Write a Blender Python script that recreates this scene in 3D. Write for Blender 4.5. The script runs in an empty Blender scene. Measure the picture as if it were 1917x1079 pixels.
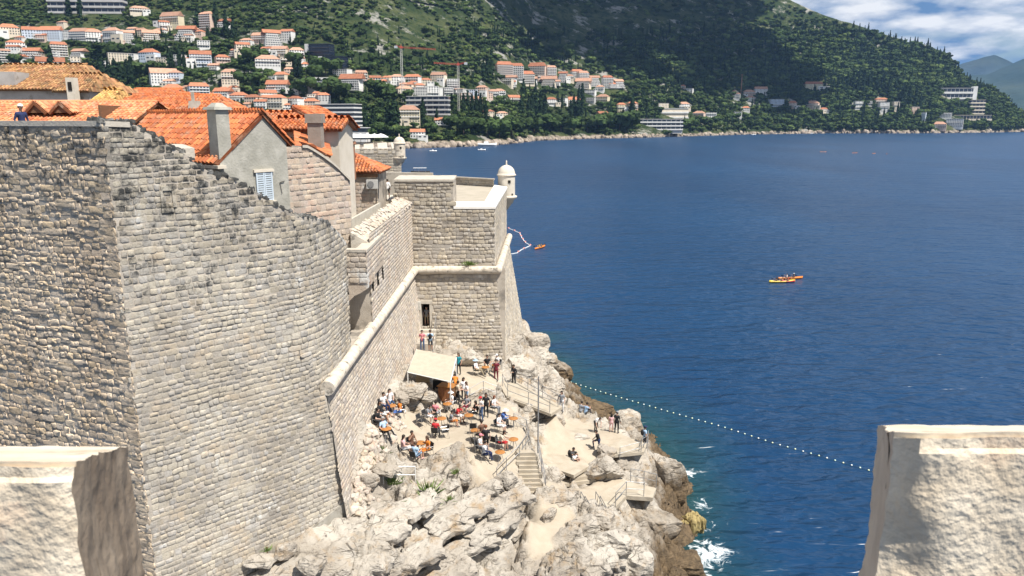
import bpy, bmesh, math, random
import numpy as np
from mathutils import Vector, Matrix, noise as mnoise
R = math.radians
random.seed(7); rng = np.random.default_rng(7)
SC = bpy.context.scene
COL = SC.collection
# ---------------------------------------------------------------- camera, sky, sun, exposure
CAMZ = 30.0; FPX = 1400.0; PITCH = math.atan(315/1400)
cam = bpy.data.objects.new('camera', bpy.data.cameras.new('camera')); COL.objects.link(cam)
cam.location = (0, 0, CAMZ); cam.rotation_euler = (math.pi/2-PITCH, 0, 0)
cam.data.sensor_width = 36; cam.data.lens = FPX/1917*36
cam.data.clip_start = 0.05; cam.data.clip_end = 60000
cam.data.dof.use_dof = True; cam.data.dof.focus_distance = 45; cam.data.dof.aperture_fstop = 8.5
SC.camera = cam
SUN_AZ, SUN_EL = -41.0, 59.0            # degrees from +X towards -Y (behind right), height
sd = Vector((math.cos(R(SUN_AZ))*math.cos(R(SUN_EL)), math.sin(R(SUN_AZ))*math.cos(R(SUN_EL)), math.sin(R(SUN_EL))))
W = bpy.data.worlds.new('World'); SC.world = W; W.use_nodes = True
def build_world():
    nt = W.node_tree; nt.nodes.clear(); N = nt.nodes.new; L = nt.links.new
    out = N('ShaderNodeOutputWorld'); bg = N('ShaderNodeBackground'); bg.inputs[1].default_value = 0.052
    sky = N('ShaderNodeTexSky'); sky.sky_type = 'NISHITA'; sky.sun_disc = False
    sky.sun_elevation = R(SUN_EL); sky.sun_rotation = R(90-SUN_AZ); sky.air_density = 0.85; sky.dust_density = 0.1; sky.ozone_density = 2.6
    tc = N('ShaderNodeTexCoord'); sep = N('ShaderNodeSeparateXYZ'); L(tc.outputs['Generated'], sep.inputs[0])
    # cloud layer on a flat ceiling: direction / height
    ad = N('ShaderNodeMath'); ad.operation = 'MAXIMUM'; L(sep.outputs[2], ad.inputs[0]); ad.inputs[1].default_value = 0.0
    ad2 = N('ShaderNodeMath'); ad2.operation = 'ADD'; L(ad.outputs[0], ad2.inputs[0]); ad2.inputs[1].default_value = 0.22
    dx = N('ShaderNodeMath'); dx.operation = 'DIVIDE'; L(sep.outputs[0], dx.inputs[0]); L(ad2.outputs[0], dx.inputs[1])
    dy = N('ShaderNodeMath'); dy.operation = 'DIVIDE'; L(sep.outputs[1], dy.inputs[0]); L(ad2.outputs[0], dy.inputs[1])
    cb = N('ShaderNodeCombineXYZ'); L(dx.outputs[0], cb.inputs[0]); L(dy.outputs[0], cb.inputs[1])
    n1 = N('ShaderNodeTexNoise'); n1.inputs['Scale'].default_value = 2.3; n1.inputs['Detail'].default_value = 8; n1.inputs['Roughness'].default_value = 0.52
    n1.inputs['Distortion'].default_value = 0.35
    L(cb.outputs[0], n1.inputs['Vector'])
    rp = N('ShaderNodeValToRGB'); rp.color_ramp.elements[0].position = 0.36; rp.color_ramp.elements[1].position = 0.48
    L(n1.outputs['Fac'], rp.inputs[0])
    n2 = N('ShaderNodeTexNoise'); n2.inputs['Scale'].default_value = 3.6; n2.inputs['Detail'].default_value = 6
    L(cb.outputs[0], n2.inputs['Vector'])
    r2 = N('ShaderNodeValToRGB'); r2.color_ramp.elements[0].position = 0.40; r2.color_ramp.elements[1].position = 0.58
    r2.color_ramp.elements[0].color = (1.6, 3.2, 6.0, 1); r2.color_ramp.elements[1].color = (11.0, 11.2, 11.6, 1)
    L(n2.outputs['Fac'], r2.inputs[0])
    mx = N('ShaderNodeMix'); mx.data_type = 'RGBA'; L(rp.outputs[0], mx.inputs[0]); L(sky.outputs[0], mx.inputs[6]); L(r2.outputs[0], mx.inputs[7])
    L(mx.outputs[2], bg.inputs[0]); L(bg.outputs[0], out.inputs[0])
build_world()
sl = bpy.data.lights.new('sun', 'SUN'); sl.energy = 4.8; sl.angle = R(0.55); sl.color = (1, 0.95, 0.87)
so = bpy.data.objects.new('sun', sl); COL.objects.link(so); so.rotation_euler = sd.to_track_quat('Z', 'Y').to_euler()
SC.view_settings.view_transform = 'Standard'; SC.view_settings.look = 'None'; SC.view_settings.gamma = 1
SC.view_settings.exposure = 0.72
SC.cycles.max_bounces = 5; SC.cycles.transparent_max_bounces = 6; SC.cycles.volume_bounces = 0
SC.cycles.use_denoising = True

# ---------------------------------------------------------------- pixel <-> world
cp, sp = math.cos(PITCH), math.sin(PITCH)
def ray(u, v):
    x = (u-958.5)/FPX; y = -(v-539.5)/FPX
    return x, cp+y*sp, -sp+y*cp
def at(u, v, Y):
    d = ray(u, v); t = Y/d[1]
    return Vector((d[0]*t, Y, CAMZ+d[2]*t))
def onz(u, v, z):
    d = ray(u, v); t = (z-CAMZ)/d[2]
    return Vector((d[0]*t, d[1]*t, z))
def proj(p):
    a = p[1]*cp-(p[2]-CAMZ)*sp; b = p[1]*sp+(p[2]-CAMZ)*cp
    return 958.5+FPX*p[0]/a, 539.5-FPX*b/a

# ---------------------------------------------------------------- materials
MATS = {}
def nodes_of(name):
    m = bpy.data.materials.new(name); m.use_nodes = True
    nt = m.node_tree; return m, nt, nt.nodes.new, nt.links.new, nt.nodes['Principled BSDF']
def pm(name, c1, c2=None, scale=3, rough=.85, bump=0, bscale=None, tint=0, rnd=0, metal=0, spec=.3, detail=5, lo=.35, hi=.65, stain=None, bdist=.05, streak=None, objc=False):
    """plain procedural material: two colours mixed by noise, optional per-piece tint attribute, per-object value, stain colour, bump"""
    if name in MATS: return MATS[name]
    m, nt, N, L, b = nodes_of(name)
    b.inputs['Roughness'].default_value = rough; b.inputs['Metallic'].default_value = metal; b.inputs['Specular IOR Level'].default_value = spec
    tc = N('ShaderNodeTexCoord'); geo = N('ShaderNodeNewGeometry')
    vec = tc.outputs['Object'] if objc else geo.outputs['Position']
    c2 = c2 or tuple(x*.8 for x in c1)
    n = N('ShaderNodeTexNoise'); n.inputs['Scale'].default_value = scale; n.inputs['Detail'].default_value = detail; L(vec, n.inputs['Vector'])
    r = N('ShaderNodeValToRGB'); r.color_ramp.elements[0].position = lo; r.color_ramp.elements[1].position = hi
    r.color_ramp.elements[0].color = (*c1, 1); r.color_ramp.elements[1].color = (*c2, 1); L(n.outputs['Fac'], r.inputs[0])
    col = r.outputs[0]
    if tint:
        a = N('ShaderNodeAttribute'); a.attribute_name = 'tint'
        mx = N('ShaderNodeMix'); mx.data_type = 'RGBA'; mx.blend_type = 'MULTIPLY'; mx.inputs[0].default_value = tint
        L(col, mx.inputs[6]); L(a.outputs['Color'], mx.inputs[7]); col = mx.outputs[2]
    if rnd:
        oi = N('ShaderNodeObjectInfo'); mr = N('ShaderNodeMapRange'); mr.inputs[3].default_value = 1-rnd; mr.inputs[4].default_value = 1+rnd
        L(oi.outputs['Random'], mr.inputs[0]); hs = N('ShaderNodeHueSaturation'); L(mr.outputs[0], hs.inputs['Value']); L(col, hs.inputs['Color']); col = hs.outputs[0]
    if stain:
        sc_, ssc, slo, shi = stain          # colour, scale, ramp
        n3 = N('ShaderNodeTexNoise'); n3.inputs['Scale'].default_value = ssc; n3.inputs['Detail'].default_value = 7; n3.inputs['Roughness'].default_value = .65
        if streak:
            mp = N('ShaderNodeMapping'); mp.inputs['Scale'].default_value = (1, 1, streak); L(vec, mp.inputs['Vector']); L(mp.outputs[0], n3.inputs['Vector'])
        else: L(vec, n3.inputs['Vector'])
        r3 = N('ShaderNodeValToRGB'); r3.color_ramp.elements[0].position = slo; r3.color_ramp.elements[1].position = shi; L(n3.outputs['Fac'], r3.inputs[0])
        mx = N('ShaderNodeMix'); mx.data_type = 'RGBA'; L(r3.outputs[0], mx.inputs[0]); L(col, mx.inputs[6]); mx.inputs[7].default_value = (*sc_, 1); col = mx.outputs[2]
    L(col, b.inputs['Base Color'])
    if bump:
        nb = N('ShaderNodeTexNoise'); nb.inputs['Scale'].default_value = bscale or scale*4; nb.inputs['Detail'].default_value = 6; L(vec, nb.inputs['Vector'])
        bp = N('ShaderNodeBump'); bp.inputs['Strength'].default_value = bump; bp.inputs['Distance'].default_value = bdist
        L(nb.outputs['Fac'], bp.inputs['Height']); L(bp.outputs[0], b.inputs['Normal'])
    MATS[name] = m; return m
def flat(c, rough=.8, metal=0):
    k = 'plain_%.3f_%.3f_%.3f_%.2f' % (*c, rough)
    return pm(k, c, tuple(x*.82 for x in c), scale=14, rough=rough, metal=metal)
def wallmat(name, c1, c2, lich=.0, lz=(24, 29), lc=(.05, .05, .048), warm=None, lime=True):
    """stone masonry: tint per stone, lichen growing in patches towards the weathered top, pale lime wash patches"""
    m, nt, N, L, b = nodes_of(name); b.inputs['Roughness'].default_value = .92; b.inputs['Specular IOR Level'].default_value = .15
    geo = N('ShaderNodeNewGeometry'); P = geo.outputs['Position']
    def ns(s, d=5, ro=.55):
        n = N('ShaderNodeTexNoise'); n.inputs['Scale'].default_value = s; n.inputs['Detail'].default_value = d; n.inputs['Roughness'].default_value = ro; L(P, n.inputs['Vector']); return n.outputs['Fac']
    def ramp(f, a, c, ca=(0, 0, 0), cc=(1, 1, 1)):
        r = N('ShaderNodeValToRGB'); r.color_ramp.elements[0].position = a; r.color_ramp.elements[1].position = c
        r.color_ramp.elements[0].color = (*ca, 1); r.color_ramp.elements[1].color = (*cc, 1); L(f, r.inputs[0]); return r.outputs[0]
    def mix(f, a, c, mode='MIX'):
        x = N('ShaderNodeMix'); x.data_type = 'RGBA'; x.blend_type = mode
        for k, s in ((0, f), (6, a), (7, c)):
            if isinstance(s, (int, float)): x.inputs[k].default_value = s
            elif isinstance(s, tuple): x.inputs[k].default_value = (*s, 1)
            else: L(s, x.inputs[k])
        return x.outputs[2]
    col = ramp(ns(.45, 6), .38, .64, c1, c2)
    at_ = N('ShaderNodeAttribute'); at_.attribute_name = 'tint'
    col = mix(.95, col, at_.outputs['Color'], 'MULTIPLY')
    col = mix(ramp(ns(14, 4), .45, .75), col, mix(.6, col, (.55, .5, .45), 'MULTIPLY'))
    if warm: col = mix(ramp(ns(.8, 6), .55, .7), col, warm)
    if lime: col = mix(ramp(ns(.55, 8, .7), .60, .68), col, (.56, .54, .50))          # lime patches
    if lich:
        sz = N('ShaderNodeSeparateXYZ'); L(P, sz.inputs[0])
        mr = N('ShaderNodeMapRange'); mr.inputs[1].default_value = lz[0]; mr.inputs[2].default_value = lz[1]; L(sz.outputs[2], mr.inputs[0])
        ml = N('ShaderNodeMath'); ml.operation = 'MULTIPLY_ADD'; L(mr.outputs[0], ml.inputs[0]); ml.inputs[1].default_value = .16*lich; L(ns(1.7, 8, .72), ml.inputs[2])
        col = mix(ramp(ml.outputs[0], .60, .74), col, lc)
        col = mix(mr.outputs[0], col, mix(.45, col, (.70, .72, .72), 'MULTIPLY'))
    L(col, b.inputs['Base Color'])
    bp = N('ShaderNodeBump'); bp.inputs['Strength'].default_value = .55; bp.inputs['Distance'].default_value = .05
    L(ns(9, 6, .65), bp.inputs['Height']); L(bp.outputs[0], b.inputs['Normal'])
    MATS[name] = m; return m

# ---------------------------------------------------------------- mesh helpers
def tag(o, label=None, cat=None, group=None, kind=None):
    if label: o['label'] = label
    if cat: o['category'] = cat
    if group: o['group'] = group
    if kind: o['kind'] = kind
    return o
def link(o, parent=None):
    COL.objects.link(o)
    if parent: o.parent = parent
    return o
def empty(name, loc=(0, 0, 0), rz=0, label=None, cat=None, group=None):
    o = bpy.data.objects.new(name, None); o.empty_display_size = .2; link(o); o.location = loc; o.rotation_euler = (0, 0, rz)
    return tag(o, label, cat, group)
def mesh_np(name, V, F, mats=(), smooth=False, tint=None, fm=None):
    """V (n,3), F list/array of faces (all the same length when an array)"""
    me = bpy.data.meshes.new(name)
    V = np.asarray(V, dtype=np.float32)
    if isinstance(F, np.ndarray):
        k = F.shape[1]; nf = len(F)
        me.vertices.add(len(V)); me.vertices.foreach_set('co', V.ravel())
        me.loops.add(nf*k); me.loops.foreach_set('vertex_index', F.astype(np.int32).ravel())
        me.polygons.add(nf); me.polygons.foreach_set('loop_start', np.arange(0, nf*k, k, dtype=np.int32))
        me.update(calc_edges=True)
    else:
        me.from_pydata(V.tolist(), [], F)
    for m in (mats if isinstance(mats, (list, tuple)) else [mats]): me.materials.append(m)
    if smooth: me.polygons.foreach_set('use_smooth', np.ones(len(me.polygons), dtype=bool))
    if fm is not None: me.polygons.foreach_set('material_index', np.asarray(fm, dtype=np.int32))
    if tint is not None:
        a = me.attributes.new('tint', 'FLOAT_COLOR', 'POINT'); t = np.ones((len(V), 4), np.float32); t[:, :3] = tint; a.data.foreach_set('color', t.ravel())
    me.validate(); return me
class MB:
    def __init__(s): s.v = []; s.f = []; s.m = []
    def add(s, vs, fs, m=0):
        b = len(s.v); s.v += [tuple(p) for p in vs]; s.f += [tuple(i+b for i in f) for f in fs]; s.m += [m]*len(fs); return s
    def box(s, c, d, rz=0, m=0, taper=1.0):
        x, y, z = d[0]/2, d[1]/2, d[2]/2; ca, sa = math.cos(rz), math.sin(rz); vs = []
        for k in (-1, 1):
            t = 1 if k < 0 else taper
            for i, j in ((-1, -1), (1, -1), (1, 1), (-1, 1)):
                a, b = i*x*t, j*y*t; vs.append((c[0]+a*ca-b*sa, c[1]+a*sa+b*ca, c[2]+k*z))
        return s.add(vs, [(3, 2, 1, 0), (4, 5, 6, 7), (0, 1, 5, 4), (1, 2, 6, 5), (2, 3, 7, 6), (3, 0, 4, 7)], m)
    def tube(s, p, q, r, r2=None, n=6, m=0, cap=True):
        p, q = Vector(p), Vector(q); d = q-p
        if d.length < 1e-6: return s
        z = d.normalized(); x = z.orthogonal().normalized(); y = z.cross(x); r2 = r if r2 is None else r2
        vs = [c+(x*math.cos(2*math.pi*i/n)+y*math.sin(2*math.pi*i/n))*rr for c, rr in ((p, r), (q, r2)) for i in range(n)]
        fs = [(i, (i+1) % n, n+(i+1) % n, n+i) for i in range(n)]
        if cap: fs += [tuple(range(n))[::-1], tuple(range(n, 2*n))]
        return s.add(vs, fs, m)
    def path(s, pts, r, n=6, m=0):
        for a, b in zip(pts[:-1], pts[1:]): s.tube(a, b, r, n=n, m=m)
        return s
    def lathe(s, prof, c=(0, 0, 0), n=20, m=0, arc=2*math.pi, close=True):
        k = len(prof); vs = [(c[0]+r*math.cos(arc*i/n), c[1]+r*math.sin(arc*i/n), c[2]+z) for i in range(n) for r, z in prof]
        fs = [(i*k+j, ((i+1) % n)*k+j, ((i+1) % n)*k+j+1, i*k+j+1) for i in range(n) for j in range(k-1)]
        return s.add(vs, fs, m)
    def prism(s, poly, z0, z1, m=0):
        """vertical prism over a plan polygon [(x,y)] (counter-clockwise)"""
        n = len(poly); vs = [(x, y, z0) for x, y in poly]+[(x, y, z1) for x, y in poly]
        return s.add(vs, [tuple(range(n))[::-1], tuple(range(n, 2*n))]+[(i, (i+1) % n, n+(i+1) % n, n+i) for i in range(n)], m)
    def slab(s, top, th, m=0):
        """3D polygon extruded straight down by th"""
        n = len(top); vs = [tuple(p) for p in top]+[(p[0], p[1], p[2]-th) for p in top]
        return s.add(vs, [tuple(range(n)), tuple(range(n, 2*n))[::-1]]+[(i, n+i, n+(i+1) % n, (i+1) % n) for i in range(n)], m)
    def sphere(s, c, r, n=8, k=6, m=0, sc=(1, 1, 1)):
        vs = [(c[0], c[1], c[2]-r*sc[2])]; fs = []
        for j in range(1, k):
            a = -math.pi/2+math.pi*j/k
            vs += [(c[0]+r*sc[0]*math.cos(a)*math.cos(2*math.pi*i/n), c[1]+r*sc[1]*math.cos(a)*math.sin(2*math.pi*i/n), c[2]+r*sc[2]*math.sin(a)) for i in range(n)]
        vs.append((c[0], c[1], c[2]+r*sc[2])); T = len(vs)-1
        for i in range(n): fs += [(0, 1+(i+1) % n, 1+i), (T, T-n+i, T-n+(i+1) % n)]
        for j in range(k-2):
            for i in range(n): a = 1+j*n+i; b = 1+j*n+(i+1) % n; fs.append((a, b, b+n, a+n))
        return s.add(vs, fs, m)
    def mesh(s, name, mats, smooth=False, tint=None):
        me = mesh_np(name, np.array(s.v).reshape(-1, 3), s.f, mats, smooth, tint, s.m)
        bm = bmesh.new(); bm.from_mesh(me); bmesh.ops.recalc_face_normals(bm, faces=bm.faces); bm.to_mesh(me); bm.free()
        return me
    def build(s, name, mats, parent=None, smooth=False, tint=None):
        return link(bpy.data.objects.new(name, s.mesh(name, mats, smooth, tint)), parent)
def inst(name, me, parent=None, loc=(0, 0, 0), rot=(0, 0, 0), sc=(1, 1, 1)):
    o = bpy.data.objects.new(name, me); link(o, parent); o.location = loc; o.rotation_euler = rot; o.scale = sc; return o

# numpy value noise / cells -----------------------------------------------------------
def _h(i, j, s):
    x = (i*374761393+j*668265263+s*974634777) & 0xffffffff
    x = ((x ^ (x >> 13))*1274126177) & 0xffffffff
    return ((x ^ (x >> 16)) & 0xffff)/65535.0
def vnoise(x, y, s=0):
    i = np.floor(x).astype(np.int64); j = np.floor(y).astype(np.int64); fx = x-i; fy = y-j
    fx = fx*fx*(3-2*fx); fy = fy*fy*(3-2*fy)
    return (_h(i, j, s)*(1-fx)+_h(i+1, j, s)*fx)*(1-fy)+(_h(i, j+1, s)*(1-fx)+_h(i+1, j+1, s)*fx)*fy
def fbm(x, y, o=5, s=0):
    r = 0; a = .5
    for k in range(o): r = r+a*(vnoise(x, y, s+k)-.5); x = x*2.03+7.1; y = y*2.03+3.7; a *= .5
    return r
def cells(x, y, s=0):
    """worley: nearest distance, second, cell random a, b, offset to the cell's point"""
    i = np.floor(x).astype(np.int64); j = np.floor(y).astype(np.int64)
    d1 = np.full(x.shape, 9.); d2 = np.full(x.shape, 9.); ra = np.zeros(x.shape); rb = np.zeros(x.shape); ox = np.zeros(x.shape); oy = np.zeros(x.shape)
    for a in (-1, 0, 1):
        for b in (-1, 0, 1):
            px = i+a+_h(i+a, j+b, s); py = j+b+_h(i+a, j+b, s+1); d = np.hypot(x-px, y-py)
            n = d < d1
            d2 = np.where(n, d1, np.minimum(d2, d)); ra = np.where(n, _h(i+a, j+b, s+2), ra); rb = np.where(n, _h(i+a, j+b, s+3), rb)
            ox = np.where(n, x-px, ox); oy = np.where(n, y-py, oy); d1 = np.where(n, d, d1)
    return d1, d2, ra, rb, ox, oy
def inpoly(x, y, P):
    r = np.zeros(x.shape, bool); n = len(P)
    for k in range(n):
        x1, y1 = P[k][:2]; x2, y2 = P[(k+1) % n][:2]
        c = ((y1 > y) != (y2 > y)) & (x < (x2-x1)*(y-y1)/((y2-y1) if y2 != y1 else 1e-9)+x1); r ^= c
    return r
# ================================================================ near rocks (height sheet through surveyed points)
CTRL = [(670,772,14.0),(690,800,12.6),(680,850,12.0),(700,745,13.2),(742,760,11.8),(740,700,12.2),(780,655,10.6),(657,960,10.2),(660,870,12.0),
 (750,720,12.3),(790,745,11.2),(810,762,10.5),(715,835,11.1),(735,790,11.4),(765,800,10.7),(765,855,10.4),(800,860,10.2),
 (820,790,10.1),(870,770,10),(900,800,10),(950,760,10),(950,820,10),(905,860,10),(860,740,10.1),(880,715,10.2),(915,695,10.4),(860,690,10.3),(850,660,10.4),(900,648,10.3),(985,800,9.9),(980,845,9.8),(930,895,9.8),(885,900,9.8),(850,835,10.1),
 (940,690,9.9),(960,700,9.5),(990,690,7.2),(990,640,8.6),(1010,690,5),(1045,695,-.6),(1050,712,-.3),(985,610,6.3),(1005,625,3.6),(1018,640,0),(1030,680,1.5),(1000,660,7),
 (940,725,9.6),(960,715,9.5),(1040,765,9.0),(1000,740,9.2),(990,785,8.0),(1005,812,6.6),(1050,790,7.2),(1030,735,6.2),(1050,772,5.3),
 (1040,820,6.6),(1100,800,6.5),(1140,805,6.6),(1200,838,6.4),(1150,830,6.5),(1075,870,6.5),(1020,860,6.7),(1110,850,6.5),(1205,828,6.2),
 (985,850,9.7),(990,880,8.9),(995,920,7.9),(1018,880,7.2),(1040,905,6.9),(1100,905,6.0),(1160,900,5.9),(1215,918,5.8),(1130,935,5.9),(1165,925,5.9),
 (1010,945,7.6),(1050,975,7.2),(1010,1010,7.0),(990,1040,6.8),(1085,955,6.9),(1100,1000,6.9),(1150,1030,6.2),(1060,1060,6.6),(1200,1070,4.5),(1230,1040,4.0),(1260,1079,2.0),
 (1190,950,4.6),(1240,960,3.2),(1270,1020,.9),(1285,1000,.2),(1295,1050,-.4),(1320,1079,-.8),(1245,868,4.2),(1268,905,2.2),(1288,950,.4),(1312,930,-1.5),(1262,850,-1),(1235,828,-1),
 (1110,763,-.4),(1180,793,-.4),(1215,808,-.6),(1080,772,3.4),(1130,785,4.6),(1110,775,2.6),(1165,800,4.6),
 (850,880,10),(800,900,9.8),(730,900,11),(700,950,10.5),(850,950,9.1),(950,920,9.2),(980,960,8.5),(900,1000,8.0),(800,1000,8.5),(720,1020,9.4),(690,1079,9.0),(760,1079,7.8),(860,1079,6.5),(925,1025,6.2),(950,1035,5.0),(965,1008,5.6),(935,1079,4.0),
 (700,1250,6),(850,1250,4),(1000,1250,3),(1150,1250,2),(1250,1200,0),(1000,1130,5.3),(1100,1120,5),(400,1079,9.2),(500,1060,9.6),(600,1045,9.8),(600,1090,8.9),(300,1120,8.2),(350,1100,8.7),(640,1020,9.9)]
CW = np.array([onz(*c) for c in CTRL]+[Vector(p) for p in ((20,40,-5),(20,60,-5),(20,80,-5),(14,90,-5),(5,98,-5),(18,34,-3),(18,50,-5),(-6,100,-2),(-18,28,10.5),(-20,40,12),(-20,80,12),(-12,90,10),(6,28,2),(-8,26,5))])
XY = CW[:, :2]; nC = len(CW)
K = np.hypot(XY[:, None, 0]-XY[None, :, 0], XY[:, None, 1]-XY[None, :, 1])
wts = np.linalg.solve(K+np.eye(nC)*-.02, CW[:, 2]-5)
def base_h(x, y):
    r = np.full(x.shape, 5.0)
    for k in range(nC): r += wts[k]*np.hypot(x-XY[k, 0], y-XY[k, 1])
    return r
FLATS = [[(703,805,11.4),(735,765,11.7),(765,775,11.),(800,778,10.3),(850,750,10),(960,748,10),(985,790,10),(985,842,9.9),(930,886,9.9),(890,895,9.9),(878,860,10),(850,832,10),(815,862,10.2),(765,858,10.4),(725,838,11)],
 [(850,668,10.3),(900,668,10.3),(945,695,10.1),(920,722,10.2),(852,742,10.1)],
 [(935,722,9.6),(960,712,9.6),(1050,760,9.0),(1030,772,9.0),(945,742,9.5)],
 [(1025,805,6.6),(1100,788,6.5),(1205,826,6.4),(1205,842,6.4),(1130,858,6.5),(1085,885,6.5),(1015,868,6.7)],
 [(1000,925,7.8),(1045,903,6.9),(1160,890,5.9),(1222,916,5.8),(1165,930,5.9),(1125,942,5.9),(1090,925,6.4),(1045,940,7.1)],
 [(1000,945,7.6),(1045,945,7.4),(1085,962,7.0),(1040,1000,7.1),(1030,1035,6.9),(988,1045,6.8),(985,1000,7.0)]]
FW = [[tuple(onz(*p))[:2] for p in f] for f in FLATS]
GX = np.arange(-18, 17.01, .15); GY = np.arange(26, 92.01, .15)
gx, gy = np.meshgrid(GX, GY); H0 = base_h(gx, gy)
fl = np.zeros(gx.shape)
for f in FW: fl = np.maximum(fl, inpoly(gx, gy, f).astype(float))
def blur(a, n):
    for _ in range(n):
        a = (np.roll(a, 1, 0)+np.roll(a, -1, 0)+2*a)/4; a = (np.roll(a, 1, 1)+np.roll(a, -1, 1)+2*a)/4
    return a
fl = blur(fl, 3)
# limestone beds: cells stretched along the strike, each a tilted facet with an open joint round it
def rocky(x, y):
    a = R(28); xs = x*math.cos(a)+y*math.sin(a); ys = -x*math.sin(a)+y*math.cos(a)
    wx = fbm(x*.5, y*.5, 4, 3)*1.6; wy = fbm(x*.5+9, y*.5+4, 4, 5)*1.6
    z = np.zeros(x.shape)
    for sx, sy, amp, tl, s in ((3.6, 1.5, 1.05, .8, 11), (1.3, .62, .52, .5, 21), (.5, .3, .2, .2, 31)):
        d1, d2, ra, rb, ox, oy = cells(xs/sx+wx/sx*.5, ys/sy+wy/sy*.5, s)
        z += amp*(ra-.5)+tl*((rb-.5)*oy*2+(ra-.6)*ox)
        z -= amp*1.0*np.clip(1-(d2-d1)/.14, 0, 1)**1.3
    z += .5*np.abs(fbm(x*.9, y*.9, 5, 41))-.1+.25*fbm(x*3.1, y*3.1, 4, 51)
    return z
RK = rocky(gx, gy)
nearwall = np.clip((gx+8.6)/1.5, .25, 1)
HZ = H0+RK*(1-fl*.97)*np.clip(nearwall, 0, 1)+fl*.03*fbm(gx*2, gy*2, 3, 61)
def ground(x, y):
    i = (x-GX[0])/.15; j = (y-GY[0])/.15; a = int(np.clip(i, 0, len(GX)-2)); b = int(np.clip(j, 0, len(GY)-2)); fx = i-a; fy = j-b
    return float((HZ[b, a]*(1-fx)+HZ[b, a+1]*fx)*(1-fy)+(HZ[b+1, a]*(1-fx)+HZ[b+1, a+1]*fx)*fy)
def drop(u, v, z0=10.):
    """ground point seen at a pixel: march the ray down to the sheet"""
    d = np.array(ray(u, v)); t = np.arange((CAMZ-16)/-d[2], 140, .03); P = d[None, :]*t[:, None]; P[:, 2] += CAMZ
    i = (P[:, 0]-GX[0])/.15; j = (P[:, 1]-GY[0])/.15; ok = (i > 0) & (i < len(GX)-2) & (j > 0) & (j < len(GY)-2)
    a = np.clip(i.astype(int), 0, len(GX)-2); c = np.clip(j.astype(int), 0, len(GY)-2); fx = i-a; fy = j-c
    h = (HZ[c, a]*(1-fx)+HZ[c, a+1]*fx)*(1-fy)+(HZ[c+1, a]*(1-fx)+HZ[c+1, a+1]*fx)*fy
    k = np.nonzero(ok & (P[:, 2] <= h))[0]
    return Vector(P[k[0]]) if len(k) else onz(u, v, z0)
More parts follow.
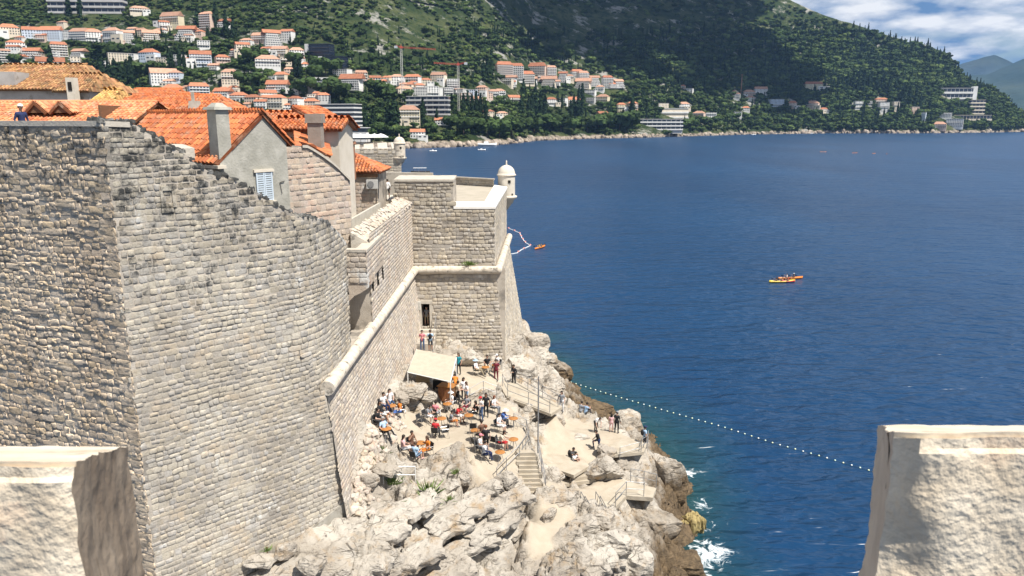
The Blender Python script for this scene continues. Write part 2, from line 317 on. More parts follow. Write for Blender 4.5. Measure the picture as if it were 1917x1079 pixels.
def rock_material():
    m, nt, N, L, b = nodes_of('limestone_rock'); b.inputs['Roughness'].default_value = .9; b.inputs['Specular IOR Level'].default_value = .2
    geo = N('ShaderNodeNewGeometry'); P = geo.outputs['Position']
    def ns(s, d=6, ro=.6, v=P):
        n = N('ShaderNodeTexNoise'); n.inputs['Scale'].default_value = s; n.inputs['Detail'].default_value = d; n.inputs['Roughness'].default_value = ro; L(v, n.inputs['Vector']); return n.outputs['Fac']
    def ramp(f, a, c, ca=(0, 0, 0), cc=(1, 1, 1)):
        r = N('ShaderNodeValToRGB'); r.color_ramp.elements[0].position = a; r.color_ramp.elements[1].position = c
        r.color_ramp.elements[0].color = (*ca, 1); r.color_ramp.elements[1].color = (*cc, 1); L(f, r.inputs[0]); return r.outputs[0]
    def mix(f, a, c, mode='MIX'):
        x = N('ShaderNodeMix'); x.data_type = 'RGBA'; x.blend_type = mode
        for k, s in ((0, f), (6, a), (7, c)):
            if isinstance(s, (int, float)): x.inputs[k].default_value = s
            elif isinstance(s, tuple): x.inputs[k].default_value = (*s, 1)
            else: L(s, x.inputs[k])
        return x.outputs[2]
    col = ramp(ns(.35), .40, .62, (.51, .465, .40), (.37, .325, .27))
    col = mix(ramp(ns(1.1, 7), .54, .72), col, (.37, .265, .16))                       # ochre wash
    mp = N('ShaderNodeMapping'); mp.inputs['Scale'].default_value = (1, 1, 3.2); mp.inputs['Rotation'].default_value = (R(14), R(-18), 0); L(P, mp.inputs['Vector'])
    bed = ns(1.6, 8, .72, mp.outputs[0])
    col = mix(ramp(bed, .57, .66), col, (.14, .12, .10))                              # dark pits and joints
    wv = N('ShaderNodeMix'); wv.data_type = 'VECTOR'; wv.inputs[0].default_value = .22; nz = N('ShaderNodeTexNoise'); nz.inputs['Scale'].default_value = 1.4; nz.inputs['Detail'].default_value = 4; L(P, nz.inputs['Vector']); L(mp.outputs[0], wv.inputs[4]); L(nz.outputs['Color'], wv.inputs[5])
    def crk(s_, w):
        vo = N('ShaderNodeTexVoronoi'); vo.feature = 'DISTANCE_TO_EDGE'; vo.inputs['Scale'].default_value = s_; L(wv.outputs[1], vo.inputs['Vector'])
        q = N('ShaderNodeMapRange'); q.inputs[2].default_value = w; L(vo.outputs['Distance'], q.inputs[0]); return q.outputs[0]
    ck = N('ShaderNodeMath'); ck.operation = 'MULTIPLY'; L(crk(.42, .03), ck.inputs[0]); L(crk(1.1, .02), ck.inputs[1])
    cm = N('ShaderNodeMath'); cm.operation = 'MAXIMUM'; L(ck.outputs[0], cm.inputs[0]); L(ramp(ns(.9, 4), .36, .52), cm.inputs[1])
    col = mix(cm.outputs[0], (.15, .13, .105), col)                                   # dirt in the joints
    at_ = N('ShaderNodeAttribute'); at_.attribute_name = 'tint'
    st = N('ShaderNodeSeparateColor'); L(at_.outputs['Color'], st.inputs[0])
    col = mix(st.outputs[0], col, ramp(ns(1.3, 6), .35, .7, (.40, .345, .27), (.345, .29, .22)))   # worn concrete (terraces)
    # splash zone: brown algae band above the water, by height
    sz = N('ShaderNodeSeparateXYZ'); L(P, sz.inputs[0])
    ml = N('ShaderNodeMath'); ml.operation = 'MULTIPLY_ADD'; L(ns(.6, 6), ml.inputs[0]); ml.inputs[1].default_value = -5.0; L(sz.outputs[2], ml.inputs[2])
    mr = N('ShaderNodeMapRange'); mr.inputs[1].default_value = .6; mr.inputs[2].default_value = 2.6; mr.inputs[3].default_value = 1; mr.inputs[4].default_value = 0; L(ml.outputs[0], mr.inputs[0])
    wet = ramp(ns(2.5, 6), .35, .65, (.085, .062, .040), (.19, .135, .08))
    col = mix(mr.outputs[0], col, wet)
    L(col, b.inputs['Base Color'])
    hm = N('ShaderNodeMath'); hm.operation = 'MULTIPLY_ADD'; L(bed, hm.inputs[0]); hm.inputs[1].default_value = 1.2; hn = N('ShaderNodeMath'); hn.operation = 'MULTIPLY_ADD'; L(cm.outputs[0], hn.inputs[0]); hn.inputs[1].default_value = .7; L(ns(5, 8, .7), hn.inputs[2]); L(hn.outputs[0], hm.inputs[2])
    bp = N('ShaderNodeBump'); bp.inputs['Distance'].default_value = .22
    iv = N('ShaderNodeMapRange'); iv.inputs[3].default_value = .75; iv.inputs[4].default_value = .1; L(st.outputs[0], iv.inputs[0]); L(iv.outputs[0], bp.inputs['Strength'])
    L(hm.outputs[0], bp.inputs['Height']); L(bp.outputs[0], b.inputs['Normal'])
    return m
ROCK = rock_material()
def grid_faces(nx, ny):
    i = np.arange(nx*ny).reshape(ny, nx)
    return np.stack([i[:-1, :-1], i[:-1, 1:], i[1:, 1:], i[1:, :-1]], -1).reshape(-1, 4)
V = np.stack([gx, gy, HZ], -1).reshape(-1, 3); tn = np.stack([fl, fl*0, fl*0], -1).reshape(-1, 3)
o = link(bpy.data.objects.new('rocky_shore', mesh_np('rocky_shore', V, grid_faces(len(GX), len(GY)), ROCK, False, tn))); tag(o, kind='structure')

# ================================================================ sea
def sea():
    def axis(a, b, st, lo, hi, g=1.22):
        x = list(np.arange(a, b+1e-6, st)); s = st
        while x[-1] < hi: s *= g; x.append(x[-1]+s)
        s = st; pre = []; q = a
        while q > lo: s *= g; q -= s; pre.append(q)
        return np.array(pre[::-1]+x)
    X = axis(2, 30, .35, -40000, 40000); Y = axis(36, 100, .35, -3000, 60000)
    x, y = np.meshgrid(X, Y); h = base_h(x, y)
    inn = (x > 0) & (x < 34) & (y > 30) & (y < 105)
    h = np.where(inn, h, -9)
    near = np.clip((h+2.2)/2.2, 0, 1)
    foam = near*(.20+.22*np.clip((58-y)/12, -.8, 1))
    for u, v, r, a in ((1330, 1035, 2.0, .9), (1310, 945, 1.5, .62), (1290, 885, 1.6, .62), (1335, 985, 1.6, .55), (1310, 1070, 1.6, .75)):
        p = onz(u, v, 0); foam = np.maximum(foam, a*np.exp(-((x-p.x)**2+((y-p.y)*.8)**2)/r**2))
    shal = np.clip((h+5.5)/5.5, 0, 1)*inn
    V = np.stack([x, y, x*0], -1).reshape(-1, 3); t = np.stack([foam, shal, foam*0], -1).reshape(-1, 3)
    m, nt, N, L, b = nodes_of('sea_water')
    geo = N('ShaderNodeNewGeometry'); P = geo.outputs['Position']
    at_ = N('ShaderNodeAttribute'); at_.attribute_name = 'tint'; st = N('ShaderNodeSeparateColor'); L(at_.outputs['Color'], st.inputs[0])
    def ns(s, d, ro, sc=(1, 1, 1), dist=0):
        mp = N('ShaderNodeMapping'); mp.inputs['Scale'].default_value = sc; mp.inputs['Rotation'].default_value = (0, 0, R(-12)); L(P, mp.inputs['Vector'])
        n = N('ShaderNodeTexNoise'); n.inputs['Scale'].default_value = s; n.inputs['Detail'].default_value = d; n.inputs['Roughness'].default_value = ro; n.inputs['Distortion'].default_value = dist; L(mp.outputs[0], n.inputs['Vector']); return n.outputs['Fac']
    def mth(op, a, c):
        q = N('ShaderNodeMath'); q.operation = op
        for k, s in enumerate((a, c)):
            if isinstance(s, (int, float)): q.inputs[k].default_value = s
            else: L(s, q.inputs[k])
        return q.outputs[0]
    patch = ns(.012, 4, .55, (1, .35, 1))
    r = N('ShaderNodeValToRGB'); r.color_ramp.elements[0].position = .35; r.color_ramp.elements[1].position = .68
    r.color_ramp.elements[0].color = (.004, .030, .082, 1); r.color_ramp.elements[1].color = (.006, .043, .112, 1); L(patch, r.inputs[0])
    mx = N('ShaderNodeMix'); mx.data_type = 'RGBA'; L(st.outputs[1], mx.inputs[0]); L(r.outputs[0], mx.inputs[6]); mx.inputs[7].default_value = (.010, .045, .052, 1)
    # foam: torn lace where the swell breaks
    fo = mth('ADD', st.outputs[0], mth('MULTIPLY', mth('SUBTRACT', ns(.9, 7, .68, (1, 1, 1), 1.6), .5), 2.2))
    fr = N('ShaderNodeValToRGB'); fr.color_ramp.elements[0].position = .62; fr.color_ramp.elements[1].position = .95; L(fo, fr.inputs[0])
    gate = N('ShaderNodeMapRange'); gate.inputs[1].default_value = .05; gate.inputs[2].default_value = .4; L(st.outputs[0], gate.inputs[0])
    ff = mth('MULTIPLY', fr.outputs[0], gate.outputs[0])
    m2 = N('ShaderNodeMix'); m2.data_type = 'RGBA'; L(ff, m2.inputs[0]); L(mx.outputs[2], m2.inputs[6]); m2.inputs[7].default_value = (.72, .78, .80, 1)
    L(m2.outputs[2], b.inputs['Base Color'])
    rr = N('ShaderNodeMapRange'); rr.inputs[3].default_value = .3; rr.inputs[4].default_value = .8; L(ff, rr.inputs[0]); L(rr.outputs[0], b.inputs['Roughness'])
    b.inputs['IOR'].default_value = 1.33
    hgt = mth('ADD', mth('MULTIPLY', ns(.07, 1, .4, (.7, 1.4, 1), .5), 2.0), mth('ADD', mth('MULTIPLY', ns(.34, 1.5, .42, (.7, 1.5, 1), .6), 1.25), mth('MULTIPLY', ns(1.05, 1.5, .4, (.7, 1.5, 1), .6), .40)))
    bp = N('ShaderNodeBump'); bp.inputs['Strength'].default_value = .8; bp.inputs['Distance'].default_value = .82; L(hgt, bp.inputs['Height']); L(bp.outputs[0], b.inputs['Normal'])
    o = link(bpy.data.objects.new('sea', mesh_np('sea', V, grid_faces(len(X), len(Y)), m, True, t))); tag(o, kind='structure')
sea()

# ================================================================ hillside beyond the bay
US = [-700, 500, 700, 870, 950, 1000, 1100, 1200, 1400, 1550, 1700, 1850, 1925, 1990]
VS = [283, 283, 280, 275, 270, 264, 260, 258, 252, 250, 250, 248.5, 247, 246.5]
KS = [1.7, 1.7, 1.9, 2.4, 2.9, 3.2, 3.2, 3.1, 2.9, 2.7, 2.5, 2.2, 2.0, 2.0]
UT = [-700, 1390, 1480, 1540, 1600, 1700, 1740, 1775, 1790, 1800, 1850, 1880, 1905, 1925, 1960, 1990]
VT = [-150, -60, 0, 28, 48, 79, 88, 104, 118, 140, 166, 186, 212, 230, 243, 246]
def vshore(u): return np.interp(u, US, VS)
def vtop(u): return np.interp(u, UT, VT)
def dep(u, v):
    vs = vshore(u); ds = 30/np.tan(PITCH+np.arctan((vs-539.5)/FPX)); dv = vs-v
    return ds+.5*np.minimum(dv, 7)+np.maximum(dv-7, 0)*np.interp(u, US, KS)
def hill_pt(u, v, lift=0):
    p = at(u, v, float(dep(u, v))); p.z += lift; return p
def hill():
    U = np.arange(-700, 1991, 6.0); ROWS = 96
    X = np.zeros((ROWS, len(U))); Y = X.copy(); Z = X.copy()
    for i, u in enumerate(U):
        vs, vt = vshore(u)+2.0, vtop(u)
        for j in range(ROWS):
            if j < ROWS-8:
                s = (j/(ROWS-9))**1.12; v = vs+(vt-vs)*s; d = float(dep(u, v)); p = at(u, v, d)
            else:
                k = j-(ROWS-9); p = at(u, vt, float(dep(u, vt))); f = 1+k*.05; p = Vector((p.x*f, p.y*f, p.z*(1-.035*k*k**.6)))
                if k == 8: p.z = -5
            X[j, i], Y[j, i], Z[j, i] = p
    inner = np.clip(Z/25, 0, 1)
    edge = np.ones(ROWS); edge[ROWS-16:] = np.linspace(1, .35, 16)
    amp = edge[:, None]
    Z2 = Z+inner*amp*(fbm(X/140, Y/140, 5, 71)*12+fbm(X/30, Y/30, 4, 81)*6)+np.clip(1-Z/22, 0, 1)*np.clip(Z, 0, 3)*fbm(X/9, Y/9, 4, 91)*5
    V = np.stack([X, Y, Z2], -1).reshape(-1, 3)
    m, nt, N, L, b = nodes_of('hill_slope'); b.inputs['Roughness'].default_value = 1; b.inputs['Specular IOR Level'].default_value = .05
    geo = N('ShaderNodeNewGeometry'); P = geo.outputs['Position']
    def ns(s, d=6, ro=.6):
        n = N('ShaderNodeTexNoise'); n.inputs['Scale'].default_value = s; n.inputs['Detail'].default_value = d; n.inputs['Roughness'].default_value = ro; L(P, n.inputs['Vector']); return n.outputs['Fac']
    def ramp(f, a, c, ca=(0, 0, 0), cc=(1, 1, 1)):
        r = N('ShaderNodeValToRGB'); r.color_ramp.elements[0].position = a; r.color_ramp.elements[1].position = c
        r.color_ramp.elements[0].color = (*ca, 1); r.color_ramp.elements[1].color = (*cc, 1); L(f, r.inputs[0]); return r.outputs[0]
    def mix(f, a, c):
        x = N('ShaderNodeMix'); x.data_type = 'RGBA'
        for k, s in ((0, f), (6, a), (7, c)):
            if isinstance(s, tuple): x.inputs[k].default_value = (*s, 1)
            else: L(s, x.inputs[k])
        return x.outputs[2]
    col = ramp(ns(.012), .42, .6, (.030, .046, .016), (.080, .092, .038))
    col = mix(ramp(ns(.06, 7, .7), .50, .58), col, (.022, .038, .013))
    col = mix(ramp(ns(.017, 9, .74), .545, .61), col, (.29, .28, .25))
    sz = N('ShaderNodeSeparateXYZ'); L(P, sz.inputs[0])
    q = N('ShaderNodeMath'); q.operation = 'MULTIPLY_ADD'; L(ns(.05, 6), q.inputs[0]); q.inputs[1].default_value = -15; L(sz.outputs[2], q.inputs[2])
    mr = N('ShaderNodeMapRange'); mr.inputs[1].default_value = -4; mr.inputs[2].default_value = -1; mr.inputs[3].default_value = 1; mr.inputs[4].default_value = 0; L(q.outputs[0], mr.inputs[0])
    shore = ramp(ns(.12, 7, .7), .38, .62, (.46, .39, .31), (.14, .11, .085))
    col = mix(mr.outputs[0], col, shore)
    L(col, b.inputs['Base Color'])
    bp = N('ShaderNodeBump'); bp.inputs['Strength'].default_value = 1; bp.inputs['Distance'].default_value = 6; L(ns(.14, 8, .7), bp.inputs['Height']); L(bp.outputs[0], b.inputs['Normal'])
    o = link(bpy.data.objects.new('hillside', mesh_np('hillside', V, grid_faces(len(U), ROWS), m, True))); tag(o, kind='structure')
    return X, Y, Z2, U
HX, HY, HZZ, HU = hill()
def hz_near(x, y):
    d = (HX-x)**2+(HY-y)**2; k = np.argmin(d); return float(HZZ.flat[k])
# far ranges across the water
def far_range(name, prof, Y0, dpt, vb, col, col2):
    us = np.arange(prof[0][0], prof[-1][0]+1, 5.0); top = np.interp(us, [p[0] for p in prof], [p[1] for p in prof]); rows = 14
    V = []
    for j in range(rows):
        s = j/(rows-1)
        for u, vt in zip(us, top):
            p0 = at(u, vb, Y0); p1 = at(u, vt, Y0+dpt); p = p0.lerp(p1, s); p.z = p0.z+(p1.z-p0.z)*s**1.15
            p.z += math.sin(math.pi*min(s*1.0, 1))*float(fbm(np.array([p.x/900]), np.array([p.y/900]), 5, 101)[0])*220+s*float(fbm(np.array([p.x/300]), np.array([p.y/300]), 4, 103)[0])*40
            V.append(p)
    o = link(bpy.data.objects.new(name, mesh_np(name, np.array(V), grid_faces(len(us), rows), pm(name+'_slope', col, col2, scale=.0016, rough=1, spec=0, detail=9, bump=1, bscale=.004, bdist=60), True))); tag(o, kind='structure')
far_range('far_mountain', [(1500, 200), (1640, 170), (1760, 132), (1795, 123), (1826, 113), (1862, 102), (1885, 112), (1930, 140), (2050, 120), (2250, 150), (2500, 210)], 9500, 2500, 226, (.02, .033, .03), (.045, .06, .05))
far_range('far_hill', [(1500, 215), (1700, 190), (1780, 140), (1850, 138), (1885, 124), (1917, 110), (1990, 95), (2150, 130), (2400, 205)], 5200, 1800, 229, (.02, .036, .02), (.05, .065, .04))

# clouds: real cumulus drifting above the ridge; they shade the middle of the slope
def cloud(name, c, size, seed, n=42):
    rnd = random.Random(seed); mb = []
    bm = bmesh.new()
    for k in range(n):
        a = rnd.uniform(0, 2*math.pi); r = math.sqrt(rnd.random()); x, y = math.cos(a)*r, math.sin(a)*r
        s = rnd.uniform(.16, .34)*(1.15-.5*r)
        M = Matrix.Translation((x*size[0], y*size[1], rnd.uniform(0, .45)*size[2]*(1-r*.6))) @ Matrix.Diagonal((s*size[0], s*size[0], s*size[2]*.8, 1))
        bmesh.ops.create_icosphere(bm, subdivisions=2, radius=1, matrix=M)
    for v in bm.verts: v.co += v.co.normalized()*mnoise.noise(v.co*.012+Vector((seed, 0, 0)))*size[2]*.18
    me = bpy.data.meshes.new(name); bm.to_mesh(me); bm.free()
    me.materials.append(pm('cloud_white', (.85, .86, .88), (.8, .82, .85), scale=.01, rough=1, spec=0)); o = link(bpy.data.objects.new(name, me)); o.location = c; tag(o, kind='stuff')
def cloud_over(u, v, alt, size, seed, n=42):
    p = hill_pt(u, v); t = (alt-p.z)/sd.z; cloud('cloud', p+sd*t, size, seed, n)
CLOUDS_HERE = True
cloud_over(1060, 35, 950, (270, 330, 130), 3, 70)
cloud_over(1290, 75, 1000, (240, 350, 110), 5, 70)
cloud_over(1180, 0, 1050, (420, 330, 110), 8, 60)
cloud_over(1420, 150, 1050, (200, 190, 90), 6, 40)
# ================================================================ masonry kit: one shared set of stones
def stone_variants(n=20, rough=1.0, seed=3):
    rnd = random.Random(seed); out = []
    for k in range(n):
        c = [rnd.choice([.06, .1, .16, .26]) for _ in range(4)]
        def J(): return rnd.uniform(-.035, .035)*rough
        o = [(-.5+c[0]*.8, -.5+J()), (.5-c[1]*.8, -.5+J()), (.5+J(), -.5+c[1]), (.5+J(), .5-c[2]), (.5-c[2]*.8, .5+J()), (-.5+c[3]*.8, .5+J()), (-.5+J(), .5-c[3]), (-.5+J(), -.5+c[0])]
        v = [(x*1.0, .35, z*1.0) for x, z in o]+[(x*.97, -.45-rnd.uniform(0, .2), z*.97) for x, z in o]+[(x*.82, -.85-rnd.uniform(-.2, .2)*rough, z*.82) for x, z in o]+[(rnd.uniform(-.1, .1), -1-rnd.uniform(-.2, .15)*rough, rnd.uniform(-.1, .1))]
        f = []
        for r in (0, 8): f += [(r+i, r+(i+1) % 8, r+8+(i+1) % 8) for i in range(8)]+[(r+i, r+8+(i+1) % 8, r+8+i) for i in range(8)]
        f += [(16+i, 16+(i+1) % 8, 24) for i in range(8)]
        g = rnd.choice([1.05, 1.0, .95, .9, .86, 1.1, .78]); w = rnd.uniform(-.05, .06)
        out.append((np.array(v), np.array(f), (min(1.2, g*(1+w*.5)), g, g*(1-w*1.3))))
    return out
STV = stone_variants(); RUBV = stone_variants(20, 2.6, 9)
class Masonry:
    """collects the stones of one thing; the ones that show largest become parts, the rest one joined part"""
    def __init__(s, variants): s.M = []; s.k = []; s.var = variants
    def lay(s, face, s0, s1, z0, z1, hr=(.22, .32), wr=(.24, .46), th=.07, top=None, skip=None, s1z=None, jit=.012, gap=.03, tilt=0., flush=0., warp=0.):
        z = z0
        while z < z1:
            h = random.uniform(*hr); x = s0+random.uniform(-.3, 0); e = s1z(z+h/2) if s1z else s1
            while x < e:
                w = random.uniform(*wr)*(1.8 if random.random() < .05 else 1)*(.7+.6*random.random() if warp else 1)
                
                if x+w > e: w = e-x
                xm, zm = x+w/2, z+h/2; x += w
                if w < .1: continue
                if xm > e-.04 or xm < s0+.04: continue
                if top and zm+h*.3 > top(xm): continue
                if skip and skip(xm, zm, w, h): continue
                zz_ = zm+warp*mnoise.noise(Vector((xm*.42, zm*.6, s0+z1)))+warp*.5*mnoise.noise(Vector((xm*1.3, zm*1.1, 7)))
                p, t, n, u = face(xm, zz_)
                hh = h*random.uniform(.84, 1.02)-gap; ww = w-gap*random.uniform(.6, 1.3)
                tt = th*random.uniform(.6, 1.45) if random.random() > flush else th*.25
                a = random.uniform(-tilt, tilt); t2 = t*math.cos(a)+u*math.sin(a); u2 = u*math.cos(a)-t*math.sin(a)
                p = p+t*random.uniform(-jit, jit)+u*random.uniform(-jit, jit)
                M = np.eye(4); M[:3, 0] = t2*ww; M[:3, 1] = -n*tt; M[:3, 2] = u2*hh; M[:3, 3] = p
                s.M.append(M); s.k.append(random.randrange(len(s.var)))
            z += h
    def put(s, p, t, n, u, w, h, th, k=None):
        M = np.eye(4); M[:3, 0] = t*w; M[:3, 1] = -n*th; M[:3, 2] = u*h; M[:3, 3] = p; s.M.append(M); s.k.append(random.randrange(len(s.var)) if k is None else k)
    def finish(s, parent, mat, nind=300, name='stone', tints=None):
        key = name+mat.name; vm = []
        for i, (v, f, t) in enumerate(s.var):
            me = mesh_np(name, v, f, mat, False, t); vm.append(me)
        def size(M):
            u, v = proj(M[:3, 3]); c = M[:3, 3]
            if not (5 < u < 1910 and 5 < v < 1074): return 0
            return np.linalg.norm(M[:3, 0])*np.linalg.norm(M[:3, 2])/(c[1]**2)*(1+.6*abs(math.sin(c[0]*9+c[2]*7)))
        order = sorted(range(len(s.M)), key=lambda i: -size(s.M[i])); ind = order[:nind]; rest = order[nind:]
        for i in ind:
            o = bpy.data.objects.new(name, vm[s.k[i]]); link(o, parent); o.matrix_local = Matrix(s.M[i].tolist())
        if rest:
            VV, FF, TT = [], [], []; b = 0
            for i in rest:
                v, f, t = s.var[s.k[i]]; M = s.M[i]; w = v @ M[:3, :3].T+M[:3, 3]
                VV.append(w); FF.append(f+b); TT.append(np.tile(np.array(t), (len(v), 1))); b += len(v)
            o = link(bpy.data.objects.new('masonry', mesh_np('masonry', np.concatenate(VV), np.concatenate(FF), mat, False, np.concatenate(TT))), parent); tag(o, kind='stuff')
Z3 = np.array([0., 0., 1.])
def sheet(face, S, Z, skip=None, top=None, off=0.0):
    """backing of a wall face: grid over s and z, clipped to the top profile"""
    V = []; F = []; nS = len(S)
    for z in Z:
        for s_ in S:
            zz = min(z, top(s_)) if top else z
            p, t, n, u = face(s_, zz); V.append(p-n*off)
    for j in range(len(Z)-1):
        for i in range(nS-1):
            if skip and skip((S[i]+S[i+1])/2, (Z[j]+Z[j+1])/2): continue
            F.append((j*nS+i, j*nS+i+1, (j+1)*nS+i+1, (j+1)*nS+i))
    return V, F
def path_face(pts, batter=0, z_top=0, bfun=None):
    """wall face over a plan polyline; outward is to the right of travel"""
    P = [np.array(p, float) for p in pts]; L_ = [0]
    for a, b in zip(P[:-1], P[1:]): L_.append(L_[-1]+np.linalg.norm(b-a))
    def face(s, z):
        k = 0
        while k < len(P)-2 and s > L_[k+1]: k += 1
        d = (P[k+1]-P[k])/(L_[k+1]-L_[k]); q = P[k]+d*(s-L_[k])
        n = np.array([d[1], -d[0], 0]); t = np.array([d[0], d[1], 0])
        bt = bfun(s) if bfun else batter
        off = max(0, z_top-z)*bt
        up = Z3 if not bt else (Z3-n*bt)/math.sqrt(1+bt*bt)
        nn = n if not bt else (n+Z3*bt)/math.sqrt(1+bt*bt)
        return np.array([q[0], q[1], z])+n*off, t, nn, up
    face.L = L_; return face
M_MORTAR = pm('lime_mortar', (.46, .41, .345), (.35, .305, .25), scale=1.2, rough=.95, bump=.5, bscale=18, stain=((.20, .18, .155), .5, .5, .62))
M_TOWER = wallmat('tower_stone', (.48, .44, .375), (.355, .315, .26), lich=.95, lz=(20.5, 28), warm=(.44, .36, .265))
M_TOWERA = wallmat('tower_rubble', (.68, .55, .40), (.54, .42, .295), lich=.8, lz=(24, 29.5), lime=False)
M_CURT = wallmat('curtain_stone', (.53, .47, .40), (.45, .385, .32), warm=(.47, .36, .28))
M_BAST = wallmat('bastion_stone', (.50, .45, .375), (.40, .35, .285), lich=.5, lz=(19, 26), lc=(.12, .11, .10))
M_CAP = pm('pale_coping_stone', (.50, .455, .385), (.42, .375, .31), scale=2, rough=.9, bump=.4, bscale=12, stain=((.12, .11, .10), 1.2, .6, .72))
M_WHITE = pm('whitewashed_coping', (.80, .77, .72), (.74, .70, .64), scale=1.5, rough=.9, bump=.2)
M_DARK = pm('dark_opening', (.02, .018, .016), rough=.95)

# ================================================================ big battered tower in front (faces A and B)
E1 = (-15.1, 28.2)
A_FACE = path_face([(-26.9, 32.6), E1])
B_FACE = path_face([E1, (-9.75, 33.75), (-9.38, 34.5), (-9.15, 35.6), (-9.02, 37.2), (-8.98, 39.9), (-9.35, 40.5), (-11.7, 41.2)])
prof = [(150, 229), (245, 230), (262, 240), (300, 262), (345, 290), (400, 330), (432, 333), (480, 365), (555, 405), (585, 409), (612, 418), (634, 440), (650, 464), (656, 478), (700, 500)]
def b_top(s):
    z = 28.
    for _ in range(4):
        p, *_r = B_FACE(s, z); u, v = proj(p); vv = np.interp(u, [a for a, b in prof], [b for a, b in prof]); z = at(u, vv, p[1]).z
    return z+.05*math.sin(s*7)
BD = np.array([5.35, 5.55])/math.hypot(5.35, 5.55)
BLOW = path_face([E1, (E1[0]+BD[0]*12, E1[1]+BD[1]*12)])
def b_end(z): return (-9.13+.1*(17.2-z)+.02*(BD[1]*7)*0-E1[0])/BD[0]
tower = empty('fortress_tower', (0, 0, 0), 0, 'tall stone wall corner with sloping ragged top filling the left side', 'fortress wall')
ms = Masonry(STV)
LB = B_FACE.L[-1]
ST = [(s_, b_top(s_)) for s_ in np.linspace(0, LB, 60)]
def b_topi(s_): return float(np.interp(s_, [a for a, b in ST], [b for a, b in ST]))
WIN = (at(310, 375, 29.9), )
def wskip(s_, z, w, h):
    p = B_FACE(s_, z)[0]; u, v = proj(p); return 296 < u < 330 and 344 < v < 398
ms.lay(BLOW, 0, 9, 7.5, 17.0, (.18, .30), (.2, .38), .03, None, None, b_end, flush=.25, tilt=.06, gap=.016, jit=.02, warp=.10)
ms.lay(B_FACE, 0, LB, 17.0, 30, (.18, .30), (.2, .38), .03, b_topi, None, None, flush=.25, tilt=.06, gap=.016, jit=.02, warp=.10)
ms.finish(tower, M_TOWER, 300)
ma = Masonry(RUBV)
ma.lay(A_FACE, 3.0, A_FACE.L[-1]+.02, 9, 29.7, (.17, .33), (.2, .5), .036, None, None, None, .03, .014, .1, .15, .3)
for k in range(9):                                   # long ashlar bonders
    s_ = random.uniform(5.5, 11); ma.put(*(lambda q: (q[0], q[1], q[2], q[3]))(A_FACE(s_, random.uniform(13, 28))), random.uniform(.8, 1.3), .27, .05)
for k in range(60):                                  # quoins at the corner
    z = 10+k*.33
    if z < 29.4:
        q = A_FACE(A_FACE.L[-1]-.22-.1*(k % 2), z); ma.put(q[0], q[1], q[2], q[3], .5+.25*(k % 2), .3, .045)
ma.finish(tower, M_TOWERA, 300)
mb = MB()
V_, F_ = sheet(B_FACE, list(np.linspace(0, LB, 70)), list(np.linspace(17.0, 30, 14)), None, b_topi); mb.add(V_, F_)
mb.add([BLOW(0, 5)[0], BLOW(b_end(5)+.03, 5)[0], BLOW(b_end(17.02)+.03, 17.02)[0], BLOW(0, 17.02)[0]], [(0, 1, 2, 3)])
V_, F_ = sheet(A_FACE, [0, 4, 8, A_FACE.L[-1]], [6, 18, 29.8]); mb.add(V_, F_)
mb.build('wall_core', M_MORTAR, tower)
# ragged top: thickness of the wall with coping rubble
mb = MB(); cap = Masonry(RUBV); prev = None
for s_ in np.linspace(0, LB-1.2, 46):
    z = b_topi(s_); p, t, n, u = B_FACE(s_, z); q = p-n*1.1; r = (p, q, q-np.array([0, 0, 3.]))
    if prev is not None: mb.add([prev[0], prev[1], r[1], r[0]], [(0, 1, 2, 3)]); mb.add([prev[1], prev[2], r[2], r[1]], [(0, 1, 2, 3)])
    prev = r
    for w in range(4):
        c = p-n*(.1+.28*w)+np.array([0, 0, random.uniform(-.02, .05)]); a = random.uniform(0, 6.3)
        tt = np.array([math.cos(a), math.sin(a), 0]); uu = np.array([-math.sin(a), math.cos(a), 0])
        cap.put(c, tt, Z3, uu, random.uniform(.2, .34), random.uniform(.18, .3), random.uniform(.08, .16))
p0 = A_FACE(0, 29.8)[0]; p1 = A_FACE(A_FACE.L[-1], 29.8)[0]; nA = A_FACE(1, 1)[2]
mb.add([p0, p1, p1-nA*1.0, p0-nA*1.0], [(0, 1, 2, 3)]); mb.add([p0-nA, p1-nA, p1-nA-Z3*1.2, p0-nA-Z3*1.2], [(0, 1, 2, 3)])
mb.build('wall_top', M_MORTAR, tower)
cap.finish(tower, wallmat('lichen_stone', (.42, .41, .39), (.20, .19, .18), lich=1.6, lz=(20, 27)), 60)
mb = MB()                                            # smooth coping along the walkway
c0 = A_FACE(1, 29.82)[0]+nA*.07; c1 = A_FACE(A_FACE.L[-1], 29.82)[0]+nA*.07
nb = B_FACE(.3, 20)[2]; c2 = B_FACE(.95, 29.78)[0]+nb*.07
ci = c1-nA*.95+np.array([-.35, 0, 0]); pl = [c0, c1, c2, c2-nb*1.0, ci, c0-nA*.95]
mb.slab([tuple(p+Z3*.14) for p in pl], .2); mb.build('coping', M_CAP, tower)
mb = MB(); mb.slab([(-27, 33.4, 28.85), (-15.5, 29.2, 28.85), (-13.2, 31.6, 28.85), (-16, 37, 28.85), (-27, 38, 28.85)], .4); mb.build('wall_walk', M_CAP, tower)
